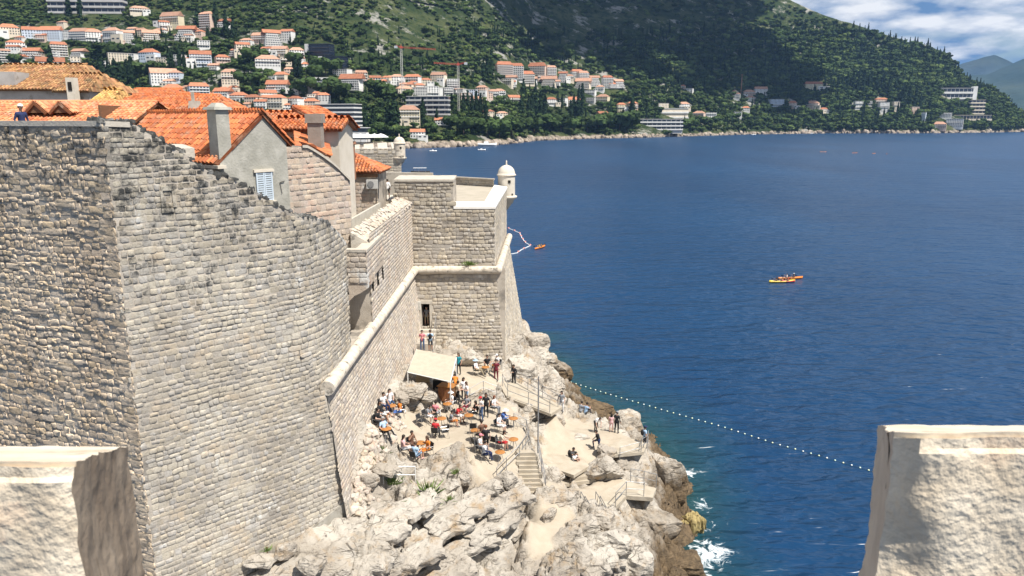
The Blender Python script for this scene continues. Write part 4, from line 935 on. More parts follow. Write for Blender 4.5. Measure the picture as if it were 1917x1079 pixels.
def roof_house(name, label, uL, uR, vE, vR, Y, depth, hipl, hipr, wm, tm, base=15, wall_v=None, tw=.26, tl=.4, nind=150, group=None, rz=0, back=True):
    """house with the ridge running across the view: front slope towards the camera"""
    a, b = at(uL, vE, Y), at(uR, vE, Y); zr = at((uL+uR)/2, vR, Y+depth/2).z; W_ = b.x-a.x
    t = empty(name, ((a.x+b.x)/2, Y, base), rz, label, 'house', group)
    def Q(x, y, z): return Vector((x-W_/2, y, z-base))
    hl, hr = hipl*W_, hipr*W_; ze = a.z
    mb = MB(); i = .3
    mb.add([Q(i, i, base), Q(W_-i, i, base), Q(W_-i, depth-i, base), Q(i, depth-i, base), Q(i, i, ze), Q(W_-i, i, ze), Q(W_-i, depth-i, ze), Q(i, depth-i, ze), Q(max(i, hl), depth/2, zr-.12), Q(min(W_-i, W_-hr), depth/2, zr-.12)],
           [(0, 1, 5, 4), (1, 2, 6, 5), (2, 3, 7, 6), (3, 0, 4, 7), (4, 8, 7), (5, 6, 9)]); mb.build('wall', wm, t)
    tiles(t, Q(0, -.1, ze-.05), Q(W_, -.1, ze-.05), Q(hl, depth/2, zr), Q(W_-hr, depth/2, zr), tm, tw, tl, nind)
    if back: tiles(t, Q(W_, depth+.1, ze-.05), Q(0, depth+.1, ze-.05), Q(W_-hr, depth/2, zr), Q(hl, depth/2, zr), tm, tw*1.6, tl*1.6, 0)
    if hipr: tiles(t, Q(W_, -.1, ze-.05), Q(W_, depth, ze-.05), Q(W_-hr, depth/2-.02, zr), Q(W_-hr, depth/2+.02, zr), tm, tw, tl, 0)
    if hipl: tiles(t, Q(0, depth, ze-.05), Q(0, -.1, ze-.05), Q(hl, depth/2+.02, zr), Q(hl, depth/2-.02, zr), tm, tw, tl, 0)
    p, q = Q(hl, depth/2, zr+.06), Q(W_-hr, depth/2, zr+.06); n = max(2, int((q-p).length/.6))
    if (q-p).length > .3: MB().tube(p, q, .13, .13, 7).build('ridge', tm, t, tint=(1, .95, .9))
    return t, Q, W_, ze, zr
hB, QB, WB, zeB, zrB = roof_house('tiled_house', 'orange tiled house with grey chimney and air conditioner right of the grey gable', 500, 640, 241, 222, 49, 5, 0, .0, M_CREAM, TM_OR)
mb = MB(); mb.box(tuple(QB(3.1, .15, zeB-.55)), (.75, .35, .6)); ac = mb.build('air_conditioner', flat((.62, .62, .6)), hB); mb = MB(); mb.tube(QB(3.0, -.03, zeB-.55), QB(3.0, -.06, zeB-.55), .22, n=14); mb.build('fan_grille', flat((.3, .3, .3)), ac)
hC, *_c = roof_house('tiled_house', 'small orange tiled roof just behind the ridge of the grey gable', 484, 560, 226, 211, 54, 4, .0, .0, M_CREAM, TM_OR, nind=80)
c0 = at(592, 262, 47); mb = MB(); mb.box((c0.x, 47, c0.z-1.2), (.8, .8, 5.2)); chm = mb.build('chimney_stack', pm('brown_grey_render', (.30, .25, .21), (.24, .20, .165), scale=2, bump=.3)); tag(chm, 'thick brownish rendered chimney stack between the orange roofs', 'chimney')
mb = MB(); mb.box((c0.x, 47, at(592, 222, 47).z), (1.0, 1.0, .55)); mb.build('chimney_head', MATS['brown_grey_render'], chm)
# --- tall stone house with blue shutters
h4 = empty('tall_stone_house', (0, 0, 0), 0, 'tall narrow stone house with pale blue shutters near the wall walk', 'house')
q0 = at(612, 300, 52); q1 = at(656, 300, 54.5); F4 = path_face([(q0.x, q0.y), (q1.x, q1.y)]); zt4 = at(630, 238, 53).z
mh = Masonry(STV); mh.lay(F4, 0, F4.L[-1], 21, zt4, (.22, .34), (.24, .45), .03, gap=.02, flush=.2); mh.finish(h4, M_HSTONE, 120)
nn4 = F4(1, 1)[2]; mb = MB(); vs = [F4(0, 15)[0], F4(F4.L[-1], 15)[0]]; vs += [vs[1]-nn4*5, vs[0]-nn4*5]; mb.prism([(v[0], v[1]) for v in vs], 15, zt4+.02); mb.build('wall', M_MORTAR, h4)
for s_, zz in ((.55, 28.6), (1.15, 28.6)): shutter_window(h4, F4(s_, zz)[0]+nn4*.04, F4(1, 1)[1], nn4, .45, 1.25)
shutter_window(h4, F4(.8, 26.0)[0]+nn4*.04, F4(1, 1)[1], nn4, .6, .9)
q = [F4(-.2, zt4+.05)[0]+nn4*.2, F4(F4.L[-1]+.2, zt4+.05)[0]+nn4*.2]; tiles(h4, q[0], q[1], q[0]-nn4*2.8+Z3*1.3, q[1]-nn4*2.8+Z3*1.3, TM_OR, .26, .4, 60)
mb = MB(); b0 = F4(F4.L[-1]-.05, 27)[0]+nn4*.25; mb.tube(b0-Z3*1.2, b0+Z3*1.3, .18, n=10); mb.tube(b0+Z3*1.3, b0+Z3*1.5, .3, .26, n=10); mb.build('clay_flue', pm('rusty_clay', (.30, .15, .09), (.22, .11, .07)), h4)
# --- little house with pyramid roof on the wall
h5 = empty('small_wall_house', (0, 0, 0), 0, 'small stone house with orange hipped roof and air conditioner beside the wall walk', 'house')
a5 = at(652, 322, 60.5); b5 = at(711, 323, 60.5); F5 = path_face([(a5.x, 60.5), (b5.x-.25, 60.5)])
mh = Masonry(STV); mh.lay(F5, 0, F5.L[-1], 20, a5.z-.5, (.22, .34), (.26, .5), .03, gap=.02, flush=.2); mh.finish(h5, M_HSTONE, 120)
mb = MB(); mb.prism([(a5.x, 60.5), (b5.x-.25, 60.5), (b5.x-.25, 65), (a5.x, 65)], 15, a5.z+.05); mb.build('wall', M_MORTAR, h5)
ap = at(662, 288, 63); tiles(h5, (a5.x-.4, 60.2, a5.z), (b5.x+.1, 60.2, a5.z), ap, ap+Vector((.05, 0, 0)), TM_OR, .26, .38, 150); tiles(h5, (b5.x+.1, 60.2, a5.z), (b5.x+.1, 65.3, a5.z), ap, ap+Vector((0, .1, 0)), TM_OR, .26, .38, 30)
mb = MB(); mb.box(((a5.x+b5.x)/2-.1, 60.4, a5.z-.22), (b5.x-a5.x-.1, .12, .4)); mb.build('eaves_board', M_WOODB, h5)
acp = at(697, 345, 60.2); mb = MB(); mb.box(tuple(acp), (.9, .35, .7)); ac = mb.build('air_conditioner', flat((.50, .49, .46)), h5); MB().tube(acp-Vector((0.1, .17, 0)), acp-Vector((.1, .21, 0)), .26, n=14).build('fan_grille', flat((.22, .22, .22)), ac)
MB().tube(at(709, 325, 60.3), at(708, 372, 60.3), .05).build('drainpipe', flat((.06, .06, .06)), h5)
# --- left-hand roofs
hL, QL, WL, zeL, zrL = roof_house('long_tiled_house', 'long pale orange roof with triangular dormers right behind the tower walkway', -70, 248, 229, 193, 46, 7, 0, 0, M_WOODB, TM_PALE, nind=300)
for x in (4.1, 5.6):                                # little dormers
    m_ = MB(); z = zeL+.55; y = 1.1; pts = [QL(x-.62, y-.5, z), QL(x+.62, y-.5, z), QL(x, y-.5, z+.6), QL(x-.62, y+2.2, z), QL(x+.62, y+2.2, z), QL(x, y+2.2, z+.6)]
    m_.add(pts, [(0, 1, 2), (3, 5, 4)]); d_ = m_.build('dormer', M_WOODB, hL)
    tiles(hL, pts[0]+Vector((-.1, -.1, 0)), pts[3], pts[2]+Vector((0, -.1, .08)), pts[5]+Vector((0, 0, .08)), TM_PALE, .24, .3, 0); tiles(hL, pts[4], pts[1]+Vector((.1, -.1, 0)), pts[5]+Vector((0, 0, .08)), pts[2]+Vector((0, -.1, .08)), TM_PALE, .24, .3, 0)
mb = MB(); mb.box(tuple(QL(WL-1.9, 1.2, zeL+.55)), (.12, 2.4, .9)); mb.build('flashing', M_WOODB, hL)
hO, QO, WO, zeO, zrO = roof_house('old_hall', 'large old hall with mossy ochre hipped roof and grey walls at far left', -120, 138, 167, 122, 78, 14, .2, .16, M_GREYW, TM_OCH, nind=300, tw=.34, tl=.5)
mb = MB(); p = at(10, 150, 79); mb.box((p.x-hO.location.x, p.y-hO.location.y+1, p.z-15), (2.2, 2.5, 1.6)); dm = mb.build('dormer', M_GREYW, hO)
h8, *_c = roof_house('annex_house', 'grey annex with small ochre roof right of the old hall', 97, 168, 170, 140, 74, 6, .1, .1, M_GREYW, TM_OCH, nind=80)
mb = MB(); p = at(134, 150, 73.5); mb.box((p.x-h8.location.x, p.y-h8.location.y, p.z-16.2), (.75, .8, 2.8)); mb.build('bell_gable', M_CREAM, h8); MB().box((p.x-h8.location.x, p.y-h8.location.y-.4, p.z-15.6), (.35, .1, .8)).build('arch_opening', M_DARK, h8)
roof_house('yellow_roof_house', 'small house with yellow tiled roof beside the grey annex', 167, 206, 193, 169, 66, 6, 0, .25, M_CREAM, TM_YEL, nind=100)
roof_house('tiled_house', 'low house with long orange roof and cream wall below the hillside flats', 228, 326, 176, 167, 96, 6, .06, .06, M_CREAM, TM_OR, nind=60, tw=.36, tl=.5)
roof_house('tiled_house', 'wide orange roof behind the gable of the long pale roof', 200, 345, 206, 178, 64, 8, .05, .05, M_CREAM, TM_OR, nind=200)
hH, QH, WH, zeH, zrH = roof_house('hipped_house', 'orange hipped roof with little stone chimney left of the grey chimney', 262, 424, 216, 180, 54, 8, .45, .3, M_CREAM, TM_OR, nind=250)
p = at(365, 200, 55.5); mb = MB(); mb.box((p.x-hH.location.x, p.y-hH.location.y, p.z-15), (.8, .8, .8), 0, 0, .75); mb.box((p.x-.1-hH.location.x, p.y-hH.location.y, p.z-14.3), (.18, .18, .7)); mb.build('chimney', M_STUC, hH)
roof_house('tiled_house', 'orange roof of the house at the foot of the hillside left of the white hotel', 415, 505, 232, 214, 75, 6, .1, .1, M_CREAM, TM_OR, nind=60)
# ground under the old town
mb = MB(); mb.prism([(-9.6, 45), (-11.5, 70), (-12, 88), (-32, 130), (-60, 300), (-140, 620), (-700, 640), (-700, 20), (-28, 34), (-16, 30), (-11, 36)], -2, 14); o = mb.build('ground', pm('town_ground', (.36, .32, .27), scale=.3)); tag(o, kind='structure')
# --- eastern fort with its own turret and parasols
f6 = empty('harbour_fort', (0, 0, 0), 0, 'low stone harbour fort with sloping parapets beyond the small hipped house', 'fort')
a6 = at(640, 330, 128); b6 = at(752, 331, 128); zt = at(700, 283, 128).z; FF6 = path_face([(a6.x, 128), (b6.x, 128)])
mh = Masonry(STV); mh.lay(FF6, 0, FF6.L[-1], 15, zt, (.4, .55), (.5, .9), .04, gap=.03); mh.finish(f6, M_BAST, 60)
mb = MB(); mb.prism([(a6.x, 128), (b6.x, 128), (b6.x*1.16, 146), (a6.x*1.2, 150)], -1, zt); mb.build('wall', M_MORTAR, f6)
for k in range(4):
    x = a6.x+1.5+k*2.4; mb = MB(); mb.slab([(x, 127.9, zt+.1), (x+1.7, 127.9, zt+.1), (x+.2, 136, zt+1.2), (x-1.5, 136, zt+1.2)], .5); mb.build('sloped_merlon', M_CAP, f6)
turret((b6.x-.3, 128.6, zt-1.2), 1.0, 'weathered stone sentry turret at the end of the harbour fort', M_CORD)
for k, u in enumerate((664, 676, 689, 702, 714)):
    p = at(u, 279, 134+k*.6); t = empty('parasol', (p.x, p.y, zt), 0, f'white parasol on the harbour fort terrace, {("leftmost", "second from the left", "middle one", "second from the right", "rightmost")[k]} of five', 'parasol', 'white parasols on the fort')
    MB().tube((0, 0, 0), (0, 0, 2.6), .05).build('pole', flat((.3, .3, .3)), t); MB().lathe([(0, 2.75), (.6, 2.55), (1.35, 2.15), (1.35, 2.05)], n=8).build('canopy', flat((.72, .72, .7)), t)
# ================================================================ people kit: a few posed bodies, shared by everyone
def capsule(mb, p, q, r0, r1, n=10):
    p, q = Vector(p), Vector(q); d = q-p; L_ = d.length; z = d.normalized() if L_ > 1e-5 else Vector((0, 0, 1)); x = z.orthogonal().normalized(); y = z.cross(x); rings = []
    for k in range(5): a = math.pi/2*(k/4); rings.append((p-z*r0*math.cos(a), r0*math.sin(a)))
    for k in range(5): a = math.pi/2*(k/4); rings.append((q+z*r1*math.sin(a), r1*math.cos(a)))
    vs = [c+(x*math.cos(2*math.pi*i/n)+y*math.sin(2*math.pi*i/n))*max(r, 1e-4) for c, r in rings for i in range(n)]
    fs = [(j*n+i, j*n+(i+1) % n, (j+1)*n+(i+1) % n, (j+1)*n+i) for j in range(len(rings)-1) for i in range(n)]
    fs += [tuple(range(n))[::-1], tuple(range((len(rings)-1)*n, len(rings)*n))]; mb.add(vs, fs)
POSES = {
 'stand': dict(pel=(0, .95), ch=(.0, 1.32), nk=(.01, 1.5), hd=(.04, 1.64), kn=[(.03, .5), (.02, .5)], an=[(0, .08), (-.04, .08)], el=[(-.04, 1.14, .26), (-.03, 1.14, .26)], wr=[(.08, .93, .27), (.1, .95, .25)]),
 'hold': dict(pel=(0, .95), ch=(.0, 1.32), nk=(.02, 1.5), hd=(.05, 1.63), kn=[(.03, .5), (.02, .5)], an=[(.02, .08), (-.05, .08)], el=[(-.02, 1.12, .26), (-.02, 1.14, .26)], wr=[(.26, 1.14, .14), (.28, 1.2, .12)]),
 'walk': dict(pel=(0, .94), ch=(.03, 1.31), nk=(.05, 1.49), hd=(.09, 1.62), kn=[(.16, .52), (-.05, .5)], an=[(.2, .08), (-.3, .14)], el=[(-.14, 1.14, .25), (.08, 1.14, .25)], wr=[(-.06, .92, .25), (.26, 1.0, .22)]),
 'bend': dict(pel=(0, .88), ch=(.3, 1.1), nk=(.44, 1.2), hd=(.55, 1.24), kn=[(.08, .48), (.02, .48)], an=[(0, .08), (-.1, .08)], el=[(.36, .86, .24), (.34, .86, .24)], wr=[(.4, .62, .18), (.42, .6, .18)]),
 'step': dict(pel=(0, .94), ch=(.1, 1.29), nk=(.16, 1.46), hd=(.2, 1.59), kn=[(.38, .78), (.0, .5)], an=[(.32, .36), (-.04, .08)], el=[(.1, 1.1, .26), (.1, 1.1, .26)], wr=[(.32, .95, .2), (.34, .92, .18)]),
 'sit': dict(pel=(0, .52), ch=(.0, .9), nk=(.02, 1.08), hd=(.06, 1.21), kn=[(.42, .53), (.42, .5)], an=[(.44, .08), (.4, .08)], el=[(.02, .74, .27), (.04, .74, .27)], wr=[(.3, .72, .2), (.3, .7, .16)]),
 'lean': dict(pel=(0, .52), ch=(.14, .88), nk=(.24, 1.04), hd=(.3, 1.16), kn=[(.42, .53), (.42, .5)], an=[(.36, .08), (.46, .08)], el=[(.34, .72, .24), (.32, .72, .24)], wr=[(.52, .8, .12), (.5, .78, .14)]),
 'back': dict(pel=(.03, .52), ch=(-.12, .88), nk=(-.14, 1.07), hd=(-.11, 1.2), kn=[(.44, .56), (.44, .62)], an=[(.66, .1), (.7, .42)], el=[(-.06, .72, .3), (-.02, .74, .28)], wr=[(.16, .68, .26), (.14, .84, .1)]),
 'drink': dict(pel=(0, .52), ch=(.0, .9), nk=(.02, 1.08), hd=(.06, 1.21), kn=[(.42, .53), (.42, .5)], an=[(.44, .08), (.3, .08)], el=[(.14, .86, .3), (.04, .74, .27)], wr=[(.2, 1.1, .1), (.3, .7, .16)]),
 'low': dict(pel=(0, .14), ch=(.08, .5), nk=(.14, .68), hd=(.2, .81), kn=[(.38, .46), (.4, .42)], an=[(.46, .06), (.5, .06)], el=[(.24, .46, .25), (.22, .46, .25)], wr=[(.4, .5, .14), (.42, .46, .1)]),
 'paddle': dict(pel=(0, .14), ch=(-.02, .5), nk=(.0, .68), hd=(.04, .81), kn=[(.4, .3), (.4, .28)], an=[(.78, .08), (.78, .08)], el=[(.16, .5, .3), (.16, .44, .3)], wr=[(.36, .56, .36), (.36, .4, .34)]),
}
def make_pose(name, P):
    def S(y, t): return Vector((t[0], y, t[1]))
    sh = .175; hp = .095
    pel, ch, nk, hd = S(0, P['pel']), S(0, P['ch']), S(0, P['nk']), S(0, P['hd'])
    caps = [(pel, pel.lerp(ch, .5), .15, .135, 1), (pel.lerp(ch, .4), ch, .135, .145, 1), (pel-Vector((0, .07, 0)), pel+Vector((0, .07, 0)), .125, .125, 2), (ch+Vector((0, -.1, .03)), ch+Vector((0, .1, .03)), .115, .115, 1), (ch, nk, .07, .052, 0), (nk, hd, .055, .07, 0), (hd+Vector((.0, 0, -.02)), hd+Vector((0, 0, .035)), .083, .088, 0)]
    wrs = []
    up = (nk-ch).normalized()
    for i, s_ in enumerate((-1, 1)):
        shd = ch+up*.075+Vector((0, s_*sh, 0)); e = P['el'][i]; w = P['wr'][i]; el = Vector((e[0], s_*e[2], e[1])); wr = Vector((w[0], s_*w[2], w[1]))
        caps += [(ch+up*.08, shd, .07, .062, 1), (shd, shd.lerp(el, .6), .06, .05, 1), (shd.lerp(el, .6), el, .05, .043, 6), (el, wr, .042, .03, 6), (wr, wr+(wr-el).normalized()*.075, .032, .036, 0)]
        wrs.append((wr+(wr-el).normalized()*.08, (wr-el).normalized(), s_))
        hip = pel+Vector((0, s_*hp, -.02)); k = P['kn'][i]; a = P['an'][i]; kn = Vector((k[0], s_*.12, k[1])); an = Vector((a[0], s_*.12, a[1]))
        fwd = Vector((1, 0, 0)); caps += [(hip, kn, .092, .062, 2), (kn, kn.lerp(an, .45), .06, .056, 3), (kn.lerp(an, .45), an, .056, .038, 3), (an-Vector((.04, 0, .02)), an+Vector((.16, s_*.02, -.035)), .046, .036, 4)]
    mb = MB()
    for c in caps: capsule(mb, *c[:4])
    me = mb.mesh('tmp', [flat((.5, .5, .5))]); ob = bpy.data.objects.new('tmp', me); COL.objects.link(ob)
    md_ = ob.modifiers.new('r', 'REMESH'); md_.mode = 'VOXEL'; md_.voxel_size = .026; md_.use_smooth_shade = True
    dg = bpy.context.evaluated_depsgraph_get(); ev = ob.evaluated_get(dg); m2 = bpy.data.meshes.new_from_object(ev)
    V = np.array([v.co for v in m2.vertices]); F = [tuple(p.vertices) for p in m2.polygons]
    bpy.data.objects.remove(ob)
    C = np.array([V[list(f)].mean(0) for f in F]); best = np.full(len(C), 9.); mi = np.zeros(len(C), int)
    for p, q, r0, r1, k in caps:
        p_, q_ = np.array(p), np.array(q); d = q_-p_; t = np.clip(((C-p_) @ d)/max(d @ d, 1e-9), 0, 1); dd = np.linalg.norm(C-(p_+t[:, None]*d), axis=1)-(r0+(r1-r0)*t)
        n = dd < best; best = np.where(n, dd, best); mi = np.where(n, k, mi)
    out = MB(); out.add(V.tolist(), F); out.m = mi.tolist()
    for w, d, s_ in wrs:                              # five fingers a hand
        side = Vector((0, 0, 1)).cross(d); side = side.normalized() if side.length > .1 else Vector((1, 0, 0)); nrm = d.cross(side).normalized()
        for j, (o_, ln) in enumerate(((-.028, .062), (-.009, .075), (.01, .07), (.027, .055))):
            b = w+side*o_; m1 = b+d*ln*.55-nrm*.012; out.tube(b, m1, .009, .008, 5, 0); out.tube(m1, m1+d*ln*.4-nrm*.022, .008, .006, 5, 0)
        b = w-d*.045+side*.03*-s_; m1 = b-side*.028*s_+d*.03; out.tube(b, m1, .011, .009, 5, 0); out.tube(m1, m1+d*.03, .009, .007, 5, 0)
    out.add([hd+Vector((.085, -.014, -.02)), hd+Vector((.085, .014, -.02)), hd+Vector((.108, 0, -.024)), hd+Vector((.084, 0, .02))], [(0, 1, 2), (0, 2, 3), (1, 3, 2)], 0)
    for s_ in (-1, 1):
        out.sphere(hd+Vector((.082, s_*.03, .012)), .009, 6, 4, 5); out.sphere(hd+Vector((.0, s_*.089, -.005)), .022, 6, 4, 0, (.8, .4, 1.2))
    out.box(hd+Vector((.079, 0, -.05)), (.012, .04, .01), 0, 5)
    b = out; me = mesh_np('body', np.array(b.v), b.f, [flat((.5, .5, .5))]*7, True, None, b.m); return me, hd
POSE = {k: make_pose(k, p) for k, p in POSES.items()}
def hair_mesh(long):
    mb = MB(); n = 14; rings = []
    for j in range(9):
        a = math.pi*.5-math.pi*.62*j/8; rings.append((math.cos(a), math.sin(a)))
    vs = []
    for c, s_ in rings:
        for i in range(n):
            b = 2*math.pi*i/n; fx = math.cos(b); cut = s_
            if fx > .35 and s_ < .30: cut = .30+.02*(s_-.3)            # leave the face open
            r = .104*math.sqrt(max(0, 1-min(1, abs(cut))**2*.96))+.004; vs.append((fx*r*1.03-.012, math.sin(b)*r*.98, cut*.118+.022))
    k = len(rings); fs = [(j*n+i, j*n+(i+1) % n, (j+1)*n+(i+1) % n, (j+1)*n+i) for j in range(k-1) for i in range(n)]+[tuple(range(n))]
    mb.add(vs, fs)
    if long:
        for w in (-.07, -.035, 0, .035, .07): capsule(mb, (-.06, w, .02), (-.115, w*1.15, -.27-.03*math.cos(w*30)), .034, .022, 7)
    return mb.mesh('hair', [flat((.05, .03, .02))], True)
HAIR = {0: hair_mesh(False), 1: hair_mesh(True)}
HATM = {'cap': MB().lathe([(0, .135), (.06, .128), (.098, .09), (.107, .03)], n=14).add([(.06, -.07, .045), (.19, -.05, .03), (.21, 0, .03), (.19, .05, .03), (.06, .07, .045)], [(0, 1, 2, 3, 4)]).mesh('cap', [flat((.8, .8, .8))], True),
        'hat': MB().lathe([(0, .145), (.07, .14), (.105, .1), (.112, .045), (.2, .03), (.215, .022)], n=16).mesh('sun_hat', [flat((.8, .8, .8))], True)}
SKIN = [(.46, .27, .19), (.52, .33, .25), (.36, .20, .13), (.56, .37, .29)]
COLS = dict(white=(.72, .72, .72), black=(.016, .016, .018), red=(.48, .03, .035), pink=(.62, .22, .25), blue=(.08, .16, .42), lblue=(.36, .50, .66), navy=(.02, .03, .09), jeans=(.06, .11, .22), teal=(.02, .24, .30), grey=(.22, .23, .25), cream=(.60, .52, .40), brown=(.14, .075, .05), burg=(.16, .02, .035), khaki=(.34, .28, .19), orange=(.62, .20, .03), lpink=(.66, .42, .42), dgrey=(.06, .06, .065), ljean=(.25, .36, .5), yellow=(.7, .5, .05))
HCOL = dict(dark=(.018, .013, .010), brown=(.07, .04, .025), blond=(.28, .19, .09), grey=(.3, .29, .28), red=(.16, .05, .02))
npeople = 0
def person(loc, face, pose, label, top='white', bot='jeans', calf=None, sleeve=None, shoe='dgrey', hair='dark', long=False, hat=None, hatc='white', pack=None, sc=1.0):
    """face: heading in degrees from +X; calf=None follows the trousers ('skin' for shorts), sleeve likewise"""
    global npeople; npeople += 1
    me, hd = POSE[pose]; sk = SKIN[npeople % 4]
    o = bpy.data.objects.new('person', me); link(o); o.location = loc; o.rotation_euler = (0, 0, R(face)); o.scale = (sc, sc, sc)
    g = lambda n: flat(sk, .6) if n == 'skin' else flat(COLS[n])
    for i, m in enumerate((flat(sk, .6), g(top), g(bot), g(calf or bot), g(shoe), flat((.02, .015, .012)), g(sleeve or 'skin'))): o.material_slots[i].link = 'OBJECT'; o.material_slots[i].material = m
    tag(o, label, 'person')
    h = inst('hair', HAIR[1 if long else 0], o, hd); h.material_slots[0].link = 'OBJECT'; h.material_slots[0].material = flat(HCOL[hair], .6)
    if hat: c = inst('cap' if hat == 'cap' else 'sun_hat', HATM[hat], o, hd+Vector((-.006, 0, .015))); c.material_slots[0].link = 'OBJECT'; c.material_slots[0].material = flat(COLS[hatc])
    if pack:
        P = POSES[pose]; m_ = MB(); c = Vector((P['ch'][0]-.22, 0, P['ch'][1]-.05)); m_.sphere(c, .2, 10, 8, 0, (.55, .8, 1.15)); m_.build('backpack', flat(COLS[pack]), o, True)
    return o
# ================================================================ furniture
M_WOODT = pm('orange_varnished_wood', (.40, .18, .055), (.30, .125, .035), scale=6, rough=.45, objc=True)
M_STEEL = pm('dull_steel', (.42, .42, .42), (.34, .34, .34), scale=20, rough=.4, metal=.8)
M_BLACK = pm('black_mesh_seat', (.02, .02, .022), (.03, .03, .032), scale=30, rough=.7)
M_RAIL = pm('galvanised_rail', (.33, .34, .35), (.25, .24, .23), scale=9, rough=.5, metal=.5, stain=((.22, .12, .07), 6, .6, .7))
def chair_parts():
    out = []
    out.append(('seat', MB().box((0, 0, .45), (.44, .44, .035)).mesh('seat', [M_BLACK])))
    b = MB(); b.add([(-.22, -.2, .5), (-.22, .2, .5), (-.29, .2, .84), (-.29, -.2, .84), (-.25, -.2, .5), (-.25, .2, .5), (-.32, .2, .84), (-.32, -.2, .84)], [(0, 1, 2, 3), (7, 6, 5, 4), (0, 4, 5, 1), (2, 6, 7, 3), (1, 5, 6, 2), (0, 3, 7, 4)]); out.append(('backrest', b.mesh('backrest', [M_BLACK])))
    for s_ in (-1, 1):
        out.append(('leg', MB().path([(.22, s_*.23, 0), (.2, s_*.23, .66), (-.24, s_*.23, .66)], .013, 5).mesh('leg', [M_STEEL])))
        out.append(('leg', MB().path([(-.27, s_*.22, 0), (-.21, s_*.22, .45), (-.3, s_*.22, .86)], .013, 5).mesh('leg', [M_STEEL])))
    return out
CHP = chair_parts()
def chair(loc, face, label):
    t = empty('chair', loc, R(face), label, 'chair', 'black metal chairs of the bar')
    for n, m in CHP: inst(n, m, t)
    return t
TBP = [('tabletop', MB().lathe([(0, .70), (.30, .70), (.315, .715), (.315, .735), (.30, .745), (0, .745)], n=22).mesh('tabletop', [M_WOODT], True))]
for k in range(4):
    a = R(45+90*k); TBP.append(('leg', MB().tube((.08*math.cos(a), .08*math.sin(a), .7), (.3*math.cos(a), .3*math.sin(a), 0), .014, n=5).mesh('leg', [M_STEEL])))
def table(loc, label):
    t = empty('bar_table', loc, random.uniform(0, 1), label, 'table', 'round wooden bar tables')
    for n, m in TBP: inst(n, m, t)
    return t
TZ = 10.
def gp(u, v):
    p = drop(u, v); return p
def seatp(u, v, face, pose, label, **k):
    """someone on a chair whose feet are about at this pixel; the chair is a thing of its own"""
    p = gp(u, v); f = Vector((math.cos(R(face)), math.sin(R(face)), 0)); c = p-f*.28; z = ground(c.x, c.y); c = Vector((c.x, c.y, max(z, ground(p.x, p.y))))
    chair(c, face, 'black metal chair under '+k.pop('who')); return person(c, face, pose, label, **k)
P_ = []
def stand(u, v, face, pose, label, z=None, **k):
    p = onz(u, v, z) if z is not None else gp(u, v); return person(p, face, pose, label, **k)
# standing
stand(791, 657, 265, 'hold', 'man in pink shirt and jeans standing on the steps by the doorway', 11.75, top='pink', bot='jeans', hair='dark')
stand(806, 657, 95, 'stand', 'person with black backpack and shorts beside the man in pink shirt', 11.75, top='lblue', bot='dgrey', calf='skin', pack='black', hair='brown')
person(Vector(((x0+x1)/2, 64.3, 12.12)), 265, 'stand', 'person in grey top standing inside the dark doorway', top='grey', bot='khaki', calf='skin')
stand(859, 701, 250, 'stand', 'woman in teal top and black trousers standing right of the canopy', top='teal', bot='black', long=True, hair='brown')
stand(857, 757, 30, 'hold', 'waiter in cream shirt and black trousers at the wooden counter', top='cream', bot='black', hair='dark')
stand(868, 750, 300, 'stand', 'long-haired woman in white top standing right of the waiter', top='white', bot='black', long=True)
stand(874, 758, 200, 'hold', 'woman in white top and pale blue trousers near the counter', top='white', bot='ljean', long=True, hair='brown')
stand(853, 738, 100, 'bend', 'person in orange top leaning over the counter under the canopy edge', top='orange', bot='dgrey')
stand(901, 788, 215, 'hold', 'man in white shirt and red cap with jeans standing on the terrace', top='white', bot='jeans', hat='cap', hatc='red')
stand(910, 781, 260, 'stand', 'long-haired woman in black behind the man in red cap', top='black', bot='black', long=True)
stand(910, 846, 95, 'walk', 'woman in black dress seen from behind among the tables', top='black', bot='black', calf='skin', hair='red')
stand(902, 836, 120, 'stand', 'man in brown shirt left of the woman in black dress', top='brown', bot='khaki')
stand(929, 713, 250, 'stand', 'person in burgundy trousers standing on the slope below the upper tables', top='burg', bot='burg', hair='dark')
stand(962, 722, 240, 'hold', 'person in black clothes standing at the railing platform', top='black', bot='black', sleeve='black')
stand(1051, 772, 250, 'stand', 'woman in grey top and white trousers on the seaward rocks', top='grey', bot='white', long=True)
stand(1154, 811, 60, 'stand', 'tall person in black with a cap at the edge of the lower platform', top='black', bot='black', sleeve='black', hat='cap', hatc='grey')
stand(1144, 809, 80, 'stand', 'girl in pale pink top beside the tall person in black', top='lpink', bot='lpink', calf='skin', sc=.85, long=True)
stand(1206, 839, 20, 'stand', 'man in blue shirt with black backpack at the outermost railing', top='lblue', bot='dgrey', pack='black', hat='cap', hatc='navy')
stand(1115, 809, 300, 'bend', 'person in white top bending down on the lower platform', top='white', bot='dgrey')
stand(1120, 846, 190, 'step', 'person all in black with one foot raised on a rock', top='black', bot='navy', sleeve='black')
stand(1073, 868, 330, 'low', 'woman in white top crouching with black bag on the lower platform', top='white', bot='dgrey', calf='skin', long=True)
stand(1069, 860, 330, 'low', 'person with black backpack crouching beside the woman in white', top='dgrey', bot='dgrey', pack='black')
stand(1086, 772, 40, 'low', 'person in pale top sitting on the rocks by the water', top='grey', bot='grey')
stand(1096, 775, 40, 'low', 'person in grey-blue top sitting on the rocks nearest the brown boulder', top='ljean', bot='dgrey')
stand(726, 373, 95, 'walk', 'woman in white top and black skirt walking on the wall', 23.2, top='white', bot='black', calf='skin', sleeve='white')
person(Vector((-20.6, 32.2, 28.87)), 330, 'stand', 'man in white cap and navy jacket on the tower walkway', top='navy', bot='navy', sleeve='navy', hat='cap', hatc='white')
